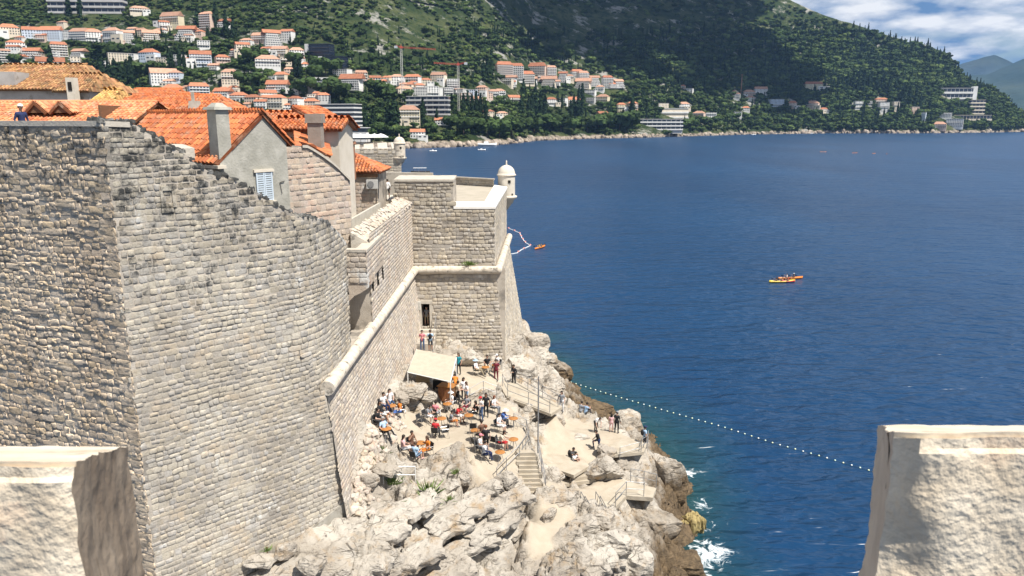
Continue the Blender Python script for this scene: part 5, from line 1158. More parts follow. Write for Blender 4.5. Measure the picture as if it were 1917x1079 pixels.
# seated
seatp(733, 772, 300, 'drink', 'woman with long dark hair in white top seated nearest the wall', who='the woman nearest the wall', top='white', bot='jeans', long=True)
seatp(724, 782, 320, 'sit', 'man in white shirt seated at the wall table', who='the man at the wall table', top='white', bot='navy')
seatp(741, 785, 200, 'sit', 'person in blue shorts with bare legs at the wall table', who='the person in blue shorts', top='orange', bot='blue', calf='skin', long=True)
seatp(722, 800, 330, 'back', 'long-haired woman in black with white trousers by the wall', who='the woman in black by the wall', top='black', bot='white', calf='skin', long=True)
seatp(716, 812, 345, 'sit', 'person in dark shirt seated behind the man in pale blue', who='the person in dark shirt', top='black', bot='dgrey')
seatp(727, 838, 320, 'back', 'man in pale blue shirt stretching his legs at the lower left', who='the man stretching his legs', top='lblue', bot='black', hair='grey')
seatp(764, 856, 20, 'sit', 'woman in pale pink top at the front left table', who='the woman in pale pink', top='lpink', bot='white', calf='skin', long=True)
seatp(777, 850, 320, 'drink', 'woman in brown top drinking at the front left table', who='the woman drinking', top='brown', bot='brown', calf='skin', hair='dark')
seatp(783, 866, 60, 'sit', 'person in pale blue top seen from behind at the front left table', who='the person in pale blue top', top='lblue', bot='ljean', calf='skin', hair='brown')
seatp(794, 857, 215, 'sit', 'barefoot woman in orange top at the front left table', who='the barefoot woman', top='orange', bot='orange', calf='skin', shoe='lpink', long=True, hair='brown')
seatp(806, 796, 330, 'lean', 'person in grey shirt leaning over the middle table', who='the person in grey shirt', top='grey', bot='white', calf='skin')
seatp(819, 783, 70, 'sit', 'person in pink top and white trousers with back to viewer', who='the person in pink top', top='pink', bot='white')
seatp(839, 768, 210, 'sit', 'person in white shirt behind the middle table', who='the person in white shirt behind the middle table', top='white', bot='white', hat='hat', hatc='white')
seatp(818, 818, 80, 'sit', 'man in red shirt seen from behind at the middle table', who='the man in red shirt', top='red', bot='dgrey', hat='cap', hatc='red')
seatp(853, 800, 20, 'sit', 'boy in grey shirt and orange shorts in the centre', who='the boy in grey shirt', top='grey', bot='orange', calf='skin', sc=.9)
seatp(862, 792, 330, 'lean', 'person in red striped top beside the boy in grey', who='the person in red striped top', top='red', bot='white', calf='skin')
seatp(871, 775, 250, 'sit', 'woman in grey top facing the viewer behind the red top', who='the woman in grey top', top='grey', bot='burg', calf='skin', long=True, hair='brown')
seatp(880, 786, 200, 'back', 'woman in black with long hair at the centre table', who='the woman in black at the centre table', top='black', bot='dgrey', calf='skin', long=True)
seatp(931, 777, 330, 'sit', 'woman in white top with long red hair near the railing', who='the red-haired woman', top='white', bot='grey', long=True, hair='red')
seatp(946, 800, 350, 'lean', 'man in blue shirt with white sun hat at the railing table', who='the man in white sun hat', top='blue', bot='dgrey', sleeve='blue', hat='hat', hatc='white')
seatp(941, 812, 330, 'sit', 'person in white shirt at the right terrace table', who='the person in white at the right table', top='white', bot='white', calf='skin')
seatp(944, 845, 340, 'lean', 'dark-haired person in cream top at the right terrace table', who='the person in cream top', top='cream', bot='red', calf='skin', long=True)
seatp(915, 868, 20, 'sit', 'person in white top and navy trousers at the nearest right table', who='the person in navy trousers', top='white', bot='navy', sleeve='navy')
seatp(907, 854, 350, 'sit', 'person in pink cap behind the nearest right table', who='the person in pink cap', top='white', bot='grey', hat='cap', hatc='pink')
seatp(899, 705, 340, 'back', 'man in white shirt and sun hat at the upper table', who='the man at the upper table', top='white', bot='khaki', hat='hat', hatc='lblue', hair='grey')
seatp(913, 698, 280, 'sit', 'person in black shirt in the middle of the upper table', who='the person in black at the upper table', top='black', bot='cream')
seatp(926, 694, 220, 'sit', 'person in white top and white cap at the upper table', who='the person in white cap', top='white', bot='dgrey', hat='cap', hatc='white')
for (u, v, l) in ((733, 780, 'round wooden table nearest the wall'), (722, 796, 'round wooden table by the wall beside the woman in black'), (724, 826, 'round wooden table in front of the man in pale blue shirt'), (787, 850, 'round wooden table of the front left group'), (827, 803, 'round wooden table right of the man in red shirt'), (838, 775, 'round wooden table under the person in white shirt'),
                  (878, 797, 'round wooden table in front of the red striped top'), (890, 826, 'round wooden table with black chairs left of the black dress'), (961, 803, 'round wooden table at the railing by the blue shirt'), (961, 843, 'round wooden table at the railing by the cream top'), (936, 868, 'round wooden table nearest to the viewer on the right'),
                  (909, 704, 'round wooden table left on the upper ledge'), (928, 700, 'round wooden table right on the upper ledge')):
    p = gp(u, v); table(Vector((p.x, p.y, ground(p.x, p.y))), l)
for (u, v, f, l) in ((789, 800, 330, 'empty black chair left of the grey shirt'), (832, 820, 200, 'empty black chair right of the man in red'), (886, 812, 90, 'empty black chair behind the centre table'), (926, 838, 60, 'empty black chair between the right tables'), (892, 842, 30, 'empty black chair beside the black dress'), (897, 826, 250, 'empty black chair behind the brown shirt')):
    p = gp(u, v); chair(Vector((p.x, p.y, ground(p.x, p.y))), f, l)

# ================================================================ the bar: canopy, counter, fridge
c4 = [onz(780, 654, 13.3), onz(854, 669, 12.9), onz(843, 714, 12.35), onz(763, 696, 12.75)]
cn = empty('canopy', (c4[3].x, c4[3].y, 10.5), 0, 'cream sloping canopy on poles over the bar against the wall', 'canopy')
def lc(p): return Vector(p)-cn.location
mb = MB(); n = 8; vs = []
for j in range(n+1):
    for i in range(n+1):
        s_, t_ = i/n, j/n; p = c4[0]*(1-s_)*(1-t_)+c4[1]*s_*(1-t_)+c4[2]*s_*t_+c4[3]*(1-s_)*t_; vs.append(lc(p)-Vector((0, 0, .10*math.sin(math.pi*s_)*math.sin(math.pi*t_))))
mb.add(vs, [tuple(int(q) for q in f) for f in grid_faces(n+1, n+1)]); mb.add([v-Vector((0, 0, .03)) for v in vs], [tuple(int(q) for q in f) for f in grid_faces(n+1, n+1)])
mb.build('fabric', pm('cream_awning', (.43, .37, .29), (.39, .33, .26), scale=3, rough=.9, bump=.15), cn, True)
for a, b in ((0, 1), (1, 2), (2, 3), (3, 0)): MB().tube(lc(c4[a])-Vector((0, 0, .05)), lc(c4[b])-Vector((0, 0, .05)), .045, n=6).build('frame_bar', flat((.72, .70, .66)), cn)
for k in range(4): g_ = ground(c4[k].x, c4[k].y); MB().tube(lc(c4[k]), (lc(c4[k]).x, lc(c4[k]).y, g_-10.6), .04, n=6).build('pole', flat((.70, .68, .64)), cn)
bc = gp(838, 750); bz = ground(bc.x, bc.y)
mb = MB(); mb.box((0, 0, .55), (1.1, .75, 1.1), R(-20)); b_ = mb.build('counter', M_WOODB); b_.location = (bc.x, bc.y, bz); tag(b_, 'brown wooden bar counter under the front corner of the canopy', 'counter')
mb = MB(); mb.box((0, 0, 1.12), (1.25, .9, .05), R(-20)); mb.build('countertop', M_WOODT, b_)
for k in range(5): MB().box((-.44*math.cos(R(-20))+.22*k*math.cos(R(-20))-math.sin(R(20))*.385, -.385+(-.44+.22*k)*math.sin(R(-20))*1.0, .55), (.2, .02, 1.0), R(-20)).build('plank', pm('chestnut_plank', (.30, .13, .055), (.22, .09, .04), scale=9, rough=.6), b_)
fr = gp(815, 742); mb = MB(); mb.box((0, 0, .6), (1.0, .6, 1.2)); o = mb.build('bar_fridge', M_BLACK); o.location = (fr.x+.2, fr.y+1.6, ground(fr.x+.2, fr.y+1.6)); tag(o, 'dark drinks fridge in the shade under the canopy', 'fridge'); MB().box((0, -.31, .65), (.8, .02, .9)).build('glass_door', flat((.05, .055, .06), .15), o)
bp_ = onz(795, 712, 11.9); mb = MB(); mb.slab([Vector((-.5, 0, .0)), Vector((.5, 0, .0)), Vector((.45, .3, .75)), Vector((-.45, .3, .75))], .06); o = mb.build('straw_blind', pm('straw_mat', (.42, .33, .21), (.33, .25, .15), scale=12)); o.location = bp_+Vector((-.3, 1.2, -.6)); tag(o, 'pale straw blind hanging under the left end of the canopy', 'blind')
# steps at the doorway and handrail
st = empty('door_steps', (0, 0, 0), 0, 'stone steps below the doorway of the bastion', 'steps')
for k in range(6):
    mb = MB(); mb.box((DOOR[0]-9.0+.45, 63.0-k*.55, 11.9-k*.22), (1.7, .6, .4)); mb.build('step', M_CAP, st)
MB().box((DOOR[0]-9.0+.45, 62, 10.9), (1.6, 3.6, 1.5)).build('core', M_MORTAR, st)
mb = MB(); pr_ = [(DOOR[0]-9.0+1.3, 63.2, 12.1), (DOOR[0]-9.0+1.3, 60.0, 10.7)]
hr = empty('handrail', (0, 0, 0), 0, 'thin steel handrail beside the doorway steps', 'handrail')
for p in pr_: MB().tube(p, (p[0], p[1], p[2]+1.5), .025).build('post', M_RAIL, hr)
MB().tube((*pr_[0][:2], pr_[0][2]+1.2), (*pr_[1][:2], pr_[1][2]+1.2), .025).build('rail', M_RAIL, hr)
lb = at(783, 572, 63.6); mb = MB(); mb.box((0, 0, 0), (.42, .2, .75)); o = mb.build('wall_lamp_box', flat((.62, .6, .54))); o.location = lb; tag(o, 'pale box mounted on the wall left of the doorway', 'box'); MB().box((0, -.11, .05), (.3, .02, .5)).build('cover', flat((.5, .48, .43)), o)

# ================================================================ railings, steps, slabs, pole
def railing(pts, label, h=1.0, rails=(1.0, .5), post_gap=1.6, r=.024):
    t = empty('railing', pts[0], 0, label, 'railing'); o_ = Vector(pts[0])
    for a, b in zip(pts[:-1], pts[1:]):
        a, b = Vector(a), Vector(b)
        for q in rails: MB().tube(a-o_+Vector((0, 0, h*q)), b-o_+Vector((0, 0, h*q)), r, n=6).build('rail', M_RAIL, t)
        n = max(1, int((b-a).length/post_gap))
        for k in range(n): p = a.lerp(b, k/n)-o_; MB().tube(p, p+Vector((0, 0, h)), r, n=6).build('post', M_RAIL, t)
    p = Vector(pts[-1])-o_; MB().tube(p, p+Vector((0, 0, h)), r, n=6).build('post', M_RAIL, t); return t
def gpts(L_, dz=0): return [Vector((p.x, p.y, ground(p.x, p.y)+dz)) for p in (gp(u, v) for u, v in L_)]
M_CONC = pm('worn_concrete', (.41, .36, .285), (.34, .29, .22), scale=1.6, rough=.92, bump=.4, bscale=12, stain=((.33, .27, .2), 1.5, .58, .75))
def slab(name, pts, th, label, cat='platform'):
    mb = MB(); o_ = Vector(pts[0]); top = []
    for a, b in zip(pts, pts[1:]+pts[:1]):
        a, b = Vector(a), Vector(b)
        for k in range(4): q = a.lerp(b, k/4); j = .06*mnoise.noise(q*2.3); top.append(q-o_+Vector((j, j*.7, 0)))
    mb.slab(top, th); o = mb.build(name, M_CONC); o.location = o_; tag(o, label, cat); return o
rp = [onz(*p) for p in ((938, 724, 9.72), (948, 744, 9.68), (1032, 775, 9.2), (1052, 762, 9.15), (962, 712, 9.7))]
slab('railed_platform', rp, .22, 'pale concrete platform with railing jutting right of the terrace')
railing([rp[0]+Vector((.1, .1, 0)), rp[1]+Vector((.1, .1, 0)), rp[2]+Vector((-.1, .2, 0))], 'steel railing along the front edge of the jutting platform', 1.0)
railing([rp[4]+Vector((0, -.2, 0)), rp[3]+Vector((-.3, -.1, 0))], 'steel railing along the back edge of the jutting platform', 1.0)
jp = [onz(*p) for p in ((1130, 838, 6.75), (1150, 852, 6.75), (1206, 846, 6.65), (1211, 830, 6.6), (1165, 822, 6.65))]
slab('jumping_platform', jp, .22, 'outermost concrete jumping platform above the sea cliff')
railing([onz(1200, 847, 6.62), onz(1211, 840, 6.62), onz(1213, 830, 6.62)], 'bent steel railing on the outermost platform corner', 1.0)
railing([onz(1160, 860, 6.4), onz(1196, 850, 6.5)], 'low steel railing beside the jumping platform', .9)
mp_ = [onz(*p) for p in ((1012, 848, 6.95), (1010, 868, 6.95), (1074, 890, 6.8), (1104, 872, 6.75), (1090, 856, 6.8))]
slab('middle_platform', mp_, .22, 'flat concrete slab under the crouching people')
for i, (a, b, z) in enumerate((((1068, 896), (1112, 890), 6.35), ((1044, 908), (1116, 898), 6.1))):
    p, q = onz(*a, z), onz(*b, z); slab('stone_step', [p, q, q+Vector((.1, .55, 0)), p+Vector((.1, .55, 0))], .25, ('upper broad stone step below the crouching people', 'lower broad stone step below the crouching people')[i], 'step')
dk = [onz(*p) for p in ((1118, 952, 5.95), (1152, 950, 5.95), (1172, 928, 5.9), (1222, 932, 5.8), (1228, 914, 5.8), (1168, 900, 5.95), (1120, 925, 6.05))]
slab('diving_deck', dk, .28, 'pale concrete deck with ladder railings above the dark boulder')
railing([dk[1], dk[2], onz(1205, 930, 5.82)], 'two-bar steel railing along the diving deck edge', 1.0, post_gap=1.8)
railing([onz(1228, 914, 5.8), onz(1205, 908, 5.85), onz(1180, 903, 5.9)], 'steel railing on the seaward side of the diving deck', 1.0)
for u, l in ((1100, 'steel ladder handrail at the left of the diving deck'), (1128, 'steel ladder handrail next to the diving deck corner')):
    p = onz(u, 950, 6.2); t = empty('ladder_rail', p, R(20), l, 'ladder')
    for y in (-.3, .3): MB().path([(-.35, y, -.3), (-.35, y, 1.0), (.45, y, -.5)], .024, 6).build('stringer', M_RAIL, t)
    for k in range(3): MB().tube((.1+.14*k, -.3, .1-.25*k), (.1+.14*k, .3, .1-.25*k), .018).build('rung', M_RAIL, t)
# stair down from the terrace
sr = empty('stone_stairs', (0, 0, 0), 0, 'rough stone stairs descending from the terrace to the lower path', 'stairs')
a, b = onz(984, 846, 9.85), onz(998, 920, 7.95)
NST = 10
for k in range(NST):
    p = a.lerp(b, k/(NST-1)); mb = MB(); w = 1.15+.1*(k % 3); vs = [Vector((-w/2, -.17, 0)), Vector((w/2+.1*(k % 2), -.16, .01)), Vector((w/2, .3, .01)), Vector((-w/2, .3, 0))]; mb.slab([p+v for v in vs], .26); mb.build('step', M_CONC, sr)
railing([a+Vector((.75, 0, -.1)), a.lerp(b, .5)+Vector((.75, 0, -.1)), b+Vector((.75, 0, -.1))], 'steel handrail along the stone stairs', 1.0)
railing([gp(u, v) for u, v in ((962, 800), (985, 812), (990, 835), (972, 862), (948, 885), (930, 905))], 'curved steel railing along the right edge of the terrace', 1.0, post_gap=1.2)
railing(gpts(((880, 752), (905, 738), (930, 748))), 'short steel railing behind the man in red cap', 1.0)
mb = MB(); pp = gp(999, 845); mb.tube((0, 0, 0), (0, 0, 5.4), .05, .045, 8); o = mb.build('steel_pole', M_RAIL); o.location = (pp.x+.3, pp.y+.4, pp.z-.3); tag(o, 'tall thin steel pole beside the top of the stone stairs', 'pole'); MB().path([(-.3, 0, 5.2), (.0, 0, 5.2)], .03).build('arm', M_RAIL, o)
wr_ = gpts(((718, 905), (778, 905))); t = empty('white_barrier', wr_[0], 0, 'thin white two-bar barrier on the rocks below the terrace', 'barrier')
for q in (.5, 1.0): MB().tube((0, 0, q), wr_[1]-wr_[0]+Vector((0, 0, q)), .028).build('rail', flat((.78, .76, .72)), t)
for p in (Vector(), wr_[1]-wr_[0]): MB().tube(p-Vector((0, 0, .2)), p+Vector((0, 0, 1.0)), .03).build('post', flat((.7, .68, .64)), t)
# ================================================================ boulders and plants
def boulder_mesh(seed, blocky=.5, sub=4):
    bm = bmesh.new(); bmesh.ops.create_icosphere(bm, subdivisions=sub, radius=1); s_ = Vector((seed*3.1, seed*1.7, seed*.9))
    rnd = random.Random(seed); pl = [(Vector((rnd.gauss(0, 1), rnd.gauss(0, 1), rnd.gauss(0, .8))).normalized(), rnd.uniform(.52, .82)) for _ in range(9)]
    for v in bm.verts:
        p = v.co.copy(); k = 1
        for n, d in pl:
            q = p.dot(n)
            if q > d: p -= n*(q-d)*.85
        p *= 1+.16*mnoise.noise(p*1.6+s_)+.08*mnoise.noise(p*4+s_)
        b = mnoise.noise(Vector((p.x*.6, p.y*.6, p.z*5))+s_); p += p.normalized()*(-.06 if abs(b) < .06 else 0)
        p += p.normalized()*.05*mnoise.noise(p*11+s_); v.co = p
    me = bpy.data.meshes.new('boulder'); bm.to_mesh(me); bm.free(); me.materials.append(ROCK); return me
BLD = [boulder_mesh(k) for k in range(1, 9)]
def boulder(u, v, z, size, k, label, rz=0):
    p = onz(u, v, z); o = inst('boulder', BLD[k % 8], None, p, (R(10*(k % 3)), R(-14+6*(k % 5)), R(rz)), size); tag(o, label, 'boulder'); return o
for args in ((1000, 645, 7.2, (1.7, 1.6, 1.5), 0, 'pale boulder at the foot of the bastion corner, topmost of the pile', 20), (1004, 668, 6.0, (1.8, 1.5, 1.3), 1, 'split pale boulder in the middle of the pile beside the bastion', 50), (1018, 682, 4.5, (1.8, 1.5, 1.2), 2, 'lower pale boulder above the brown rock by the water', 10),
             (1025, 700, 2.6, (2.9, 2.0, 1.7), 3, 'brown wet boulder reaching into the water right of the bastion', -20), (975, 690, 9.0, (1.6, 1.4, 1.2), 4, 'pale square boulder right of the upper tables', 30), (1030, 722, 7.2, (1.6, 1.3, 1.0), 5, 'whitish boulder behind the railed platform', 0), (1028, 742, 6.6, (1.5, 1.3, 1.2), 6, 'rounded white boulder at the seaward end of the railed platform', 70),
             (1113, 768, 1.6, (2.0, 1.4, 1.4), 7, 'dark brown boulder at the water beyond the lower platform', 0), (1170, 800, 3.4, (1.9, 1.6, 1.6), 1, 'dark brown boulder left of the outermost railing', 40), (1010, 785, 7.6, (2.0, 1.2, .9), 2, 'long white rock below the railed platform', 15), (1075, 830, 6.7, (1.5, .9, .65), 3, 'pale rock lying on the middle of the lower platform', 25),
             (1135, 845, 6.8, (1.0, .75, .55), 4, 'dark rock with orange patch beside the raised foot', 50), (1130, 880, 6.5, (1.7, 1.2, 1.1), 5, 'big cream boulder right of the broad steps', -10), (1035, 893, 7.0, (1.0, .8, .7), 6, 'brownish boulder left of the broad steps', 0), (1050, 935, 7.3, (1.35, .9, .9), 7, 'reddish cracked boulder beside the sandy path', 30),
             (1028, 968, 7.3, (.7, .5, .5), 0, 'small block of striped rock on the sandy path', 60), (1128, 975, 6.2, (.95, .8, .75), 1, 'grey boulder under the diving deck corner', 0), (1090, 990, 6.8, (1.1, .9, .8), 2, 'cream boulder below the sandy path', 20), (1140, 1020, 6.1, (1.4, 1.2, 1.0), 3, 'large white boulder in the lower right pile', -30), (1190, 1045, 5.0, (1.5, 1.3, 1.2), 4, 'rightmost big white boulder above the surf', 10),
             (1080, 1045, 6.4, (1.3, 1.1, .9), 5, 'cream boulder left in the lower right pile', 45), (1040, 1060, 6.2, (1.1, 1.0, .9), 6, 'ochre boulder beside the dark gully', 0), (1215, 985, 3.2, (2.3, 1.6, 2.3), 7, 'huge dark wet boulder under the diving deck', -15), (1250, 900, 3.0, (1.5, 1.6, 2.4), 0, 'tall dark cliff boulder below the outermost platform', 10), (1270, 1060, 1.4, (1.8, 1.3, .9), 2, 'low brown boulder awash at the lower right', 0),
             (985, 782, 8.3, (1.5, 1.1, 1.2), 5, 'brown undercut rock below the front edge of the railed platform', 20), (1022, 795, 7.4, (1.5, 1.0, 1.1), 3, 'brown rock under the seaward end of the railed platform', 0), (775, 735, 11.9, (1.2, .9, .6), 1, 'pale flat boulder in front of the canopy', 10), (800, 745, 11.2, (.7, .6, .5), 3, 'small boulder right in the pile before the canopy', 0), (752, 745, 12.0, (.7, .6, .5), 4, 'small boulder left in the pile before the canopy', 30), (876, 672, 10.8, (1.7, 1.0, .8), 5, 'large slanting pale boulder behind the teal woman', -20),
             (440, 1040, 10.0, (.75, .6, .5), 6, 'white boulder leftmost at the foot of the tower', 0), (490, 1050, 9.9, (.85, .55, .4), 7, 'long pale boulder in the middle at the foot of the tower', 20), (535, 1030, 10.2, (.55, .45, .45), 0, 'cream boulder against the foot of the tower wall', 40), (585, 1062, 9.7, (.8, .6, .55), 1, 'bright white boulder at the right foot of the tower', 0), (405, 1070, 9.7, (.7, .5, .45), 2, 'pale boulder at the bottom edge below the tower', 0), (640, 1075, 9.0, (.45, .4, .35), 3, 'small tan boulder beside the rendered foot', 0),
             (870, 895, 10.0, (.6, .5, .5), 4, 'grey boulder at the front lip of the terrace', 0), (845, 910, 9.9, (.7, .5, .45), 5, 'cracked cream boulder in front of the terrace', 30), (950, 900, 9.7, (.8, .6, .6), 6, 'boulder propping the railing corner of the terrace', 0), (725, 880, 11.3, (.8, .6, .45), 7, 'smooth pale boulder below the seated man in pale blue', 0), (690, 900, 11.2, (.6, .5, .45), 0, 'boulder beside the wall below the rubble', 10)):
    boulder(*args)
# tilted limestone beds below the terrace, each a long ledge with an undercut lip
def ledge_mesh(seed):
    bm = bmesh.new(); bmesh.ops.create_cube(bm, size=2); bmesh.ops.subdivide_edges(bm, edges=bm.edges, cuts=15, use_grid_fill=True); s_ = Vector((seed*2.3, seed*5.1, seed))
    for v in bm.verts:
        p = v.co.copy(); e = mnoise.noise(Vector((p.x*2.2, 0, 0))+s_)*.45+mnoise.noise(Vector((p.x*6, p.z, 0))+s_)*.22
        p.y += e*(1 if p.y < 0 else .4); p.x *= 1+.14*mnoise.noise(Vector((0, p.y*2, p.z))+s_); p.z += .22*mnoise.noise(Vector((p.x*2.5, p.y*2.5, 1))+s_)+.1*mnoise.noise(Vector((p.x*7, p.y*7, 1))+s_)
        if v.co.z < -.3 and v.co.y < 0: p.y += .35+.2*mnoise.noise(Vector((p.x*4, 3, 0))+s_)
        r = max(abs(v.co.x), abs(v.co.y)); p.z -= .3*max(0, r-.8)/.2*(p.z > 0); v.co = p
    me = bpy.data.meshes.new('rock_ledge'); bm.to_mesh(me); bm.free(); me.materials.append(ROCK); return me
LDG = [ledge_mesh(k) for k in range(1, 6)]
for i, (u, v, z, L_, D_, T_, l) in enumerate(((760, 958, 9.8, 1.7, .7, .35, 'pale rock ledge left below the white barrier'), (860, 965, 9.1, 1.9, .7, .32, 'long white rock ledge under the lone green tuft'), (950, 945, 9.0, 1.5, .6, .35, 'white rock ledge nearest the foot of the stairs'), (720, 1005, 9.4, 1.3, .6, .4, 'tan rock ledge beside the rubble bank'), (820, 1000, 8.5, 2.0, .6, .32, 'middle white rock ledge with dark slit'), (925, 985, 8.3, 1.7, .6, .35, 'pitted rock ledge above the dark gully'),
        (770, 1050, 8.2, 1.7, .7, .4, 'lower tan rock ledge with orange stain'), (870, 1030, 7.6, 1.9, .6, .34, 'lower white rock ledge above the gully mouth'), (700, 1062, 8.9, .9, .6, .4, 'lowest rock ledge beside the wall'), (830, 1080, 7.0, 1.7, .7, .4, 'rock ledge at the bottom edge of the view'), (935, 1008, 7.2, 1.3, .5, .3, 'dark-lipped ledge hanging over the gully'), (905, 925, 9.5, 1.1, .5, .3, 'short white ledge in front of the railing corner'), (1120, 1062, 6.0, 1.2, .8, .5, 'pale ledge in the lower right rock pile'), (1000, 1068, 6.0, 1.0, .7, .45, 'ochre ledge right of the dark gully'))):
    o = inst('rock_ledge', LDG[i % 5], None, onz(u, v, z), (R(16), R(-11), R(24+4*(i % 3))), (L_, D_, T_)); tag(o, l, 'rock')
M_ALG = pm('algae_concrete', (.34, .27, .12), (.22, .17, .075), scale=3, bump=.6, bscale=8)
sb = empty('sea_block', onz(1298, 985, .5), R(25), 'yellowish worn concrete block at the waterline below the diving deck', 'block')
for nm, lo_, sc_ in (('block', (0, 0, .1), (.62, .62, .75)), ('footing', (-1.0, .2, .1), (.6, .5, .45))):
    o = inst(nm, LDG[2], sb, lo_, (0, 0, 0), sc_); o.material_slots[0].link = 'OBJECT'; o.material_slots[0].material = M_ALG
# rubble along the foot of the wall
rub = Masonry(RUBV)
for k in range(520):
    if k < 520: y = random.uniform(35, 46); x = -8.3+.03*(y-35)+abs(random.gauss(0, .45)); c = Vector((x, y, ground(x, y)+.04))
    else:
        c = gp(random.uniform(670, 1000), random.uniform(870, 1075)) if k % 2 else gp(random.uniform(1000, 1240), random.uniform(890, 1075)); c.z += .02
    n = np.array([random.gauss(0, .4), random.gauss(-.3, .4), 1]); n /= np.linalg.norm(n); t_ = np.cross(n, [random.gauss(0, 1), 1, 0]); t_ /= np.linalg.norm(t_); u_ = np.cross(n, t_)
    s_ = random.uniform(.12, .42) if k < 520 else random.uniform(.08, .3); rub.put(np.array(c), t_, n, u_, s_, s_*random.uniform(.6, 1), s_*.45)
rb_ = empty('rubble_bank', (0, 0, 0), 0, 'loose pale rubble along the foot of the curtain wall', 'rubble'); rub.finish(rb_, M_CURT, 0)
M_LEAF = pm('shrub_leaf', (.10, .17, .035), (.16, .21, .06), scale=5, rough=.8, rnd=.25)
def tuft(seed, n=110, up=1.0):
    rnd = random.Random(seed); V = []; F = []
    for k in range(n):
        a = rnd.uniform(0, 2*math.pi); r = abs(rnd.gauss(0, .42)); b = Vector((math.cos(a)*r*.5, math.sin(a)*r*.5, 0)); d = Vector((math.cos(a)*r, math.sin(a)*r, rnd.uniform(.35, 1)*up)); w = d.cross(Vector((rnd.gauss(0, 1), rnd.gauss(0, 1), .2))).normalized()*.045
        m = b+d*.55; i = len(V); V += [b-w*.5, b+w*.5, m+w, b+d, m-w]; F.append((i, i+1, i+2, i+3, i+4))
    return mesh_np('foliage', np.array(V), F, M_LEAF)
TUFT = [tuft(k) for k in range(4)]
for i, (u, v, s_, l) in enumerate(((800, 925, .85, 'tall yellow-green grass clump in front of the terrace'), (735, 905, .6, 'green shrub beside the white barrier'), (895, 948, .55, 'lone green tuft on the white strata'), (715, 848, .5, 'green shrub at the feet of the man in pale blue'), (855, 885, .35, 'small green tuft on the terrace lip'), (700, 868, .35, 'little green tuft left of the smooth boulder'), (812, 945, .4, 'low tuft under the tall grass clump'), (500, 1030, .25, 'tiny green plant at the foot of the tower'), (840, 935, .3, 'dry tuft right of the tall grass clump'))):
    p = gp(u, v) if u > 650 else onz(u, v, 11.2); t = empty('shrub', p-Vector((0, 0, .05)), i, l, 'shrub'); inst('foliage', TUFT[i % 4], t, sc=(s_, s_, s_)); MB().tube((0, 0, -.1), (0, 0, .2), .03).build('stem', M_WOODB, t)
p = at(877, 497, 63.7); t = empty('shrub', p, 0, 'green plant growing on the round moulding of the bastion', 'shrub'); inst('foliage', TUFT[0], t, sc=(.75, .5, .45)); MB().tube((0, 0, -.1), (0, 0, .2), .03).build('stem', M_WOODB, t)
for (u, v, l, s_) in ((14, 600, 'dry green caper plant on the dark tower face', .5), (12, 750, 'small caper plant low on the dark tower face', .35)):
    p = at(u, v, 32.6); t = empty('shrub', p, 0, l, 'shrub'); inst('foliage', TUFT[1], t, rot=(R(60), 0, 0), sc=(s_, s_, s_)); MB().tube((0, .3, 0), (0, -.1, .05), .03).build('stem', M_WOODB, t)
# ================================================================ hillside suburb
def base_pt(u, v):
    p = hill_pt(u, v); return Vector((p.x, p.y, hz_near(p.x, p.y)))
WALLC = dict(w=(.72, .71, .68), c=(.66, .58, .46), p=(.62, .47, .38), g=(.48, .47, .45), b=(.56, .62, .70), y=(.68, .60, .42))
def hm(n): return pm('house_wall_'+n, WALLC[n], tuple(q*.86 for q in WALLC[n]), scale=.15, rough=.9)
M_FROOF = pm('far_roof_tile', (.40, .165, .09), (.30, .12, .065), scale=.4, rough=.85, rnd=.25, bump=.6, bscale=1.2, bdist=.3)
M_FROOFP = pm('far_faded_roof_tile', (.43, .25, .175), (.34, .19, .125), scale=.4, rough=.85, rnd=.2)
M_FFLAT = pm('flat_roof', (.50, .48, .45), (.42, .40, .37), scale=.3)
M_GLASS = pm('far_window_glass', (.035, .045, .06), (.02, .027, .035), scale=.5, rough=.25, spec=.5)
M_BALC = pm('balcony_slab', (.66, .65, .62), (.6, .58, .55), scale=.4)
UW = MB().box((0, 0, 0), (1, 1, 1)).mesh('window', [M_GLASS]); US_ = MB().box((0, 0, 0), (1, 1, 1)).mesh('balcony', [M_BALC]); USH = MB().box((0, 0, 0), (1, 1, 1)).mesh('sill', [M_BALC])
HBOX = []
NUMS = ['first', 'second', 'third', 'fourth', 'fifth', 'sixth', 'seventh', 'eighth', 'ninth', 'tenth', 'eleventh', 'twelfth', 'thirteenth', 'fourteenth', 'fifteenth', 'sixteenth', 'seventeenth', 'eighteenth', 'nineteenth', 'twentieth']
def ordi(k): return NUMS[k] if k < 20 else ('twenty-'+NUMS[k-20])
KN = dict(h='house with orange hipped roof', g='house with orange gabled roof', f='flat-roofed house', a='balconied apartment block', t='stepped terraced house')
CN = dict(w='white', c='cream', p='pinkish', g='grey', b='pale blue', y='yellowish')
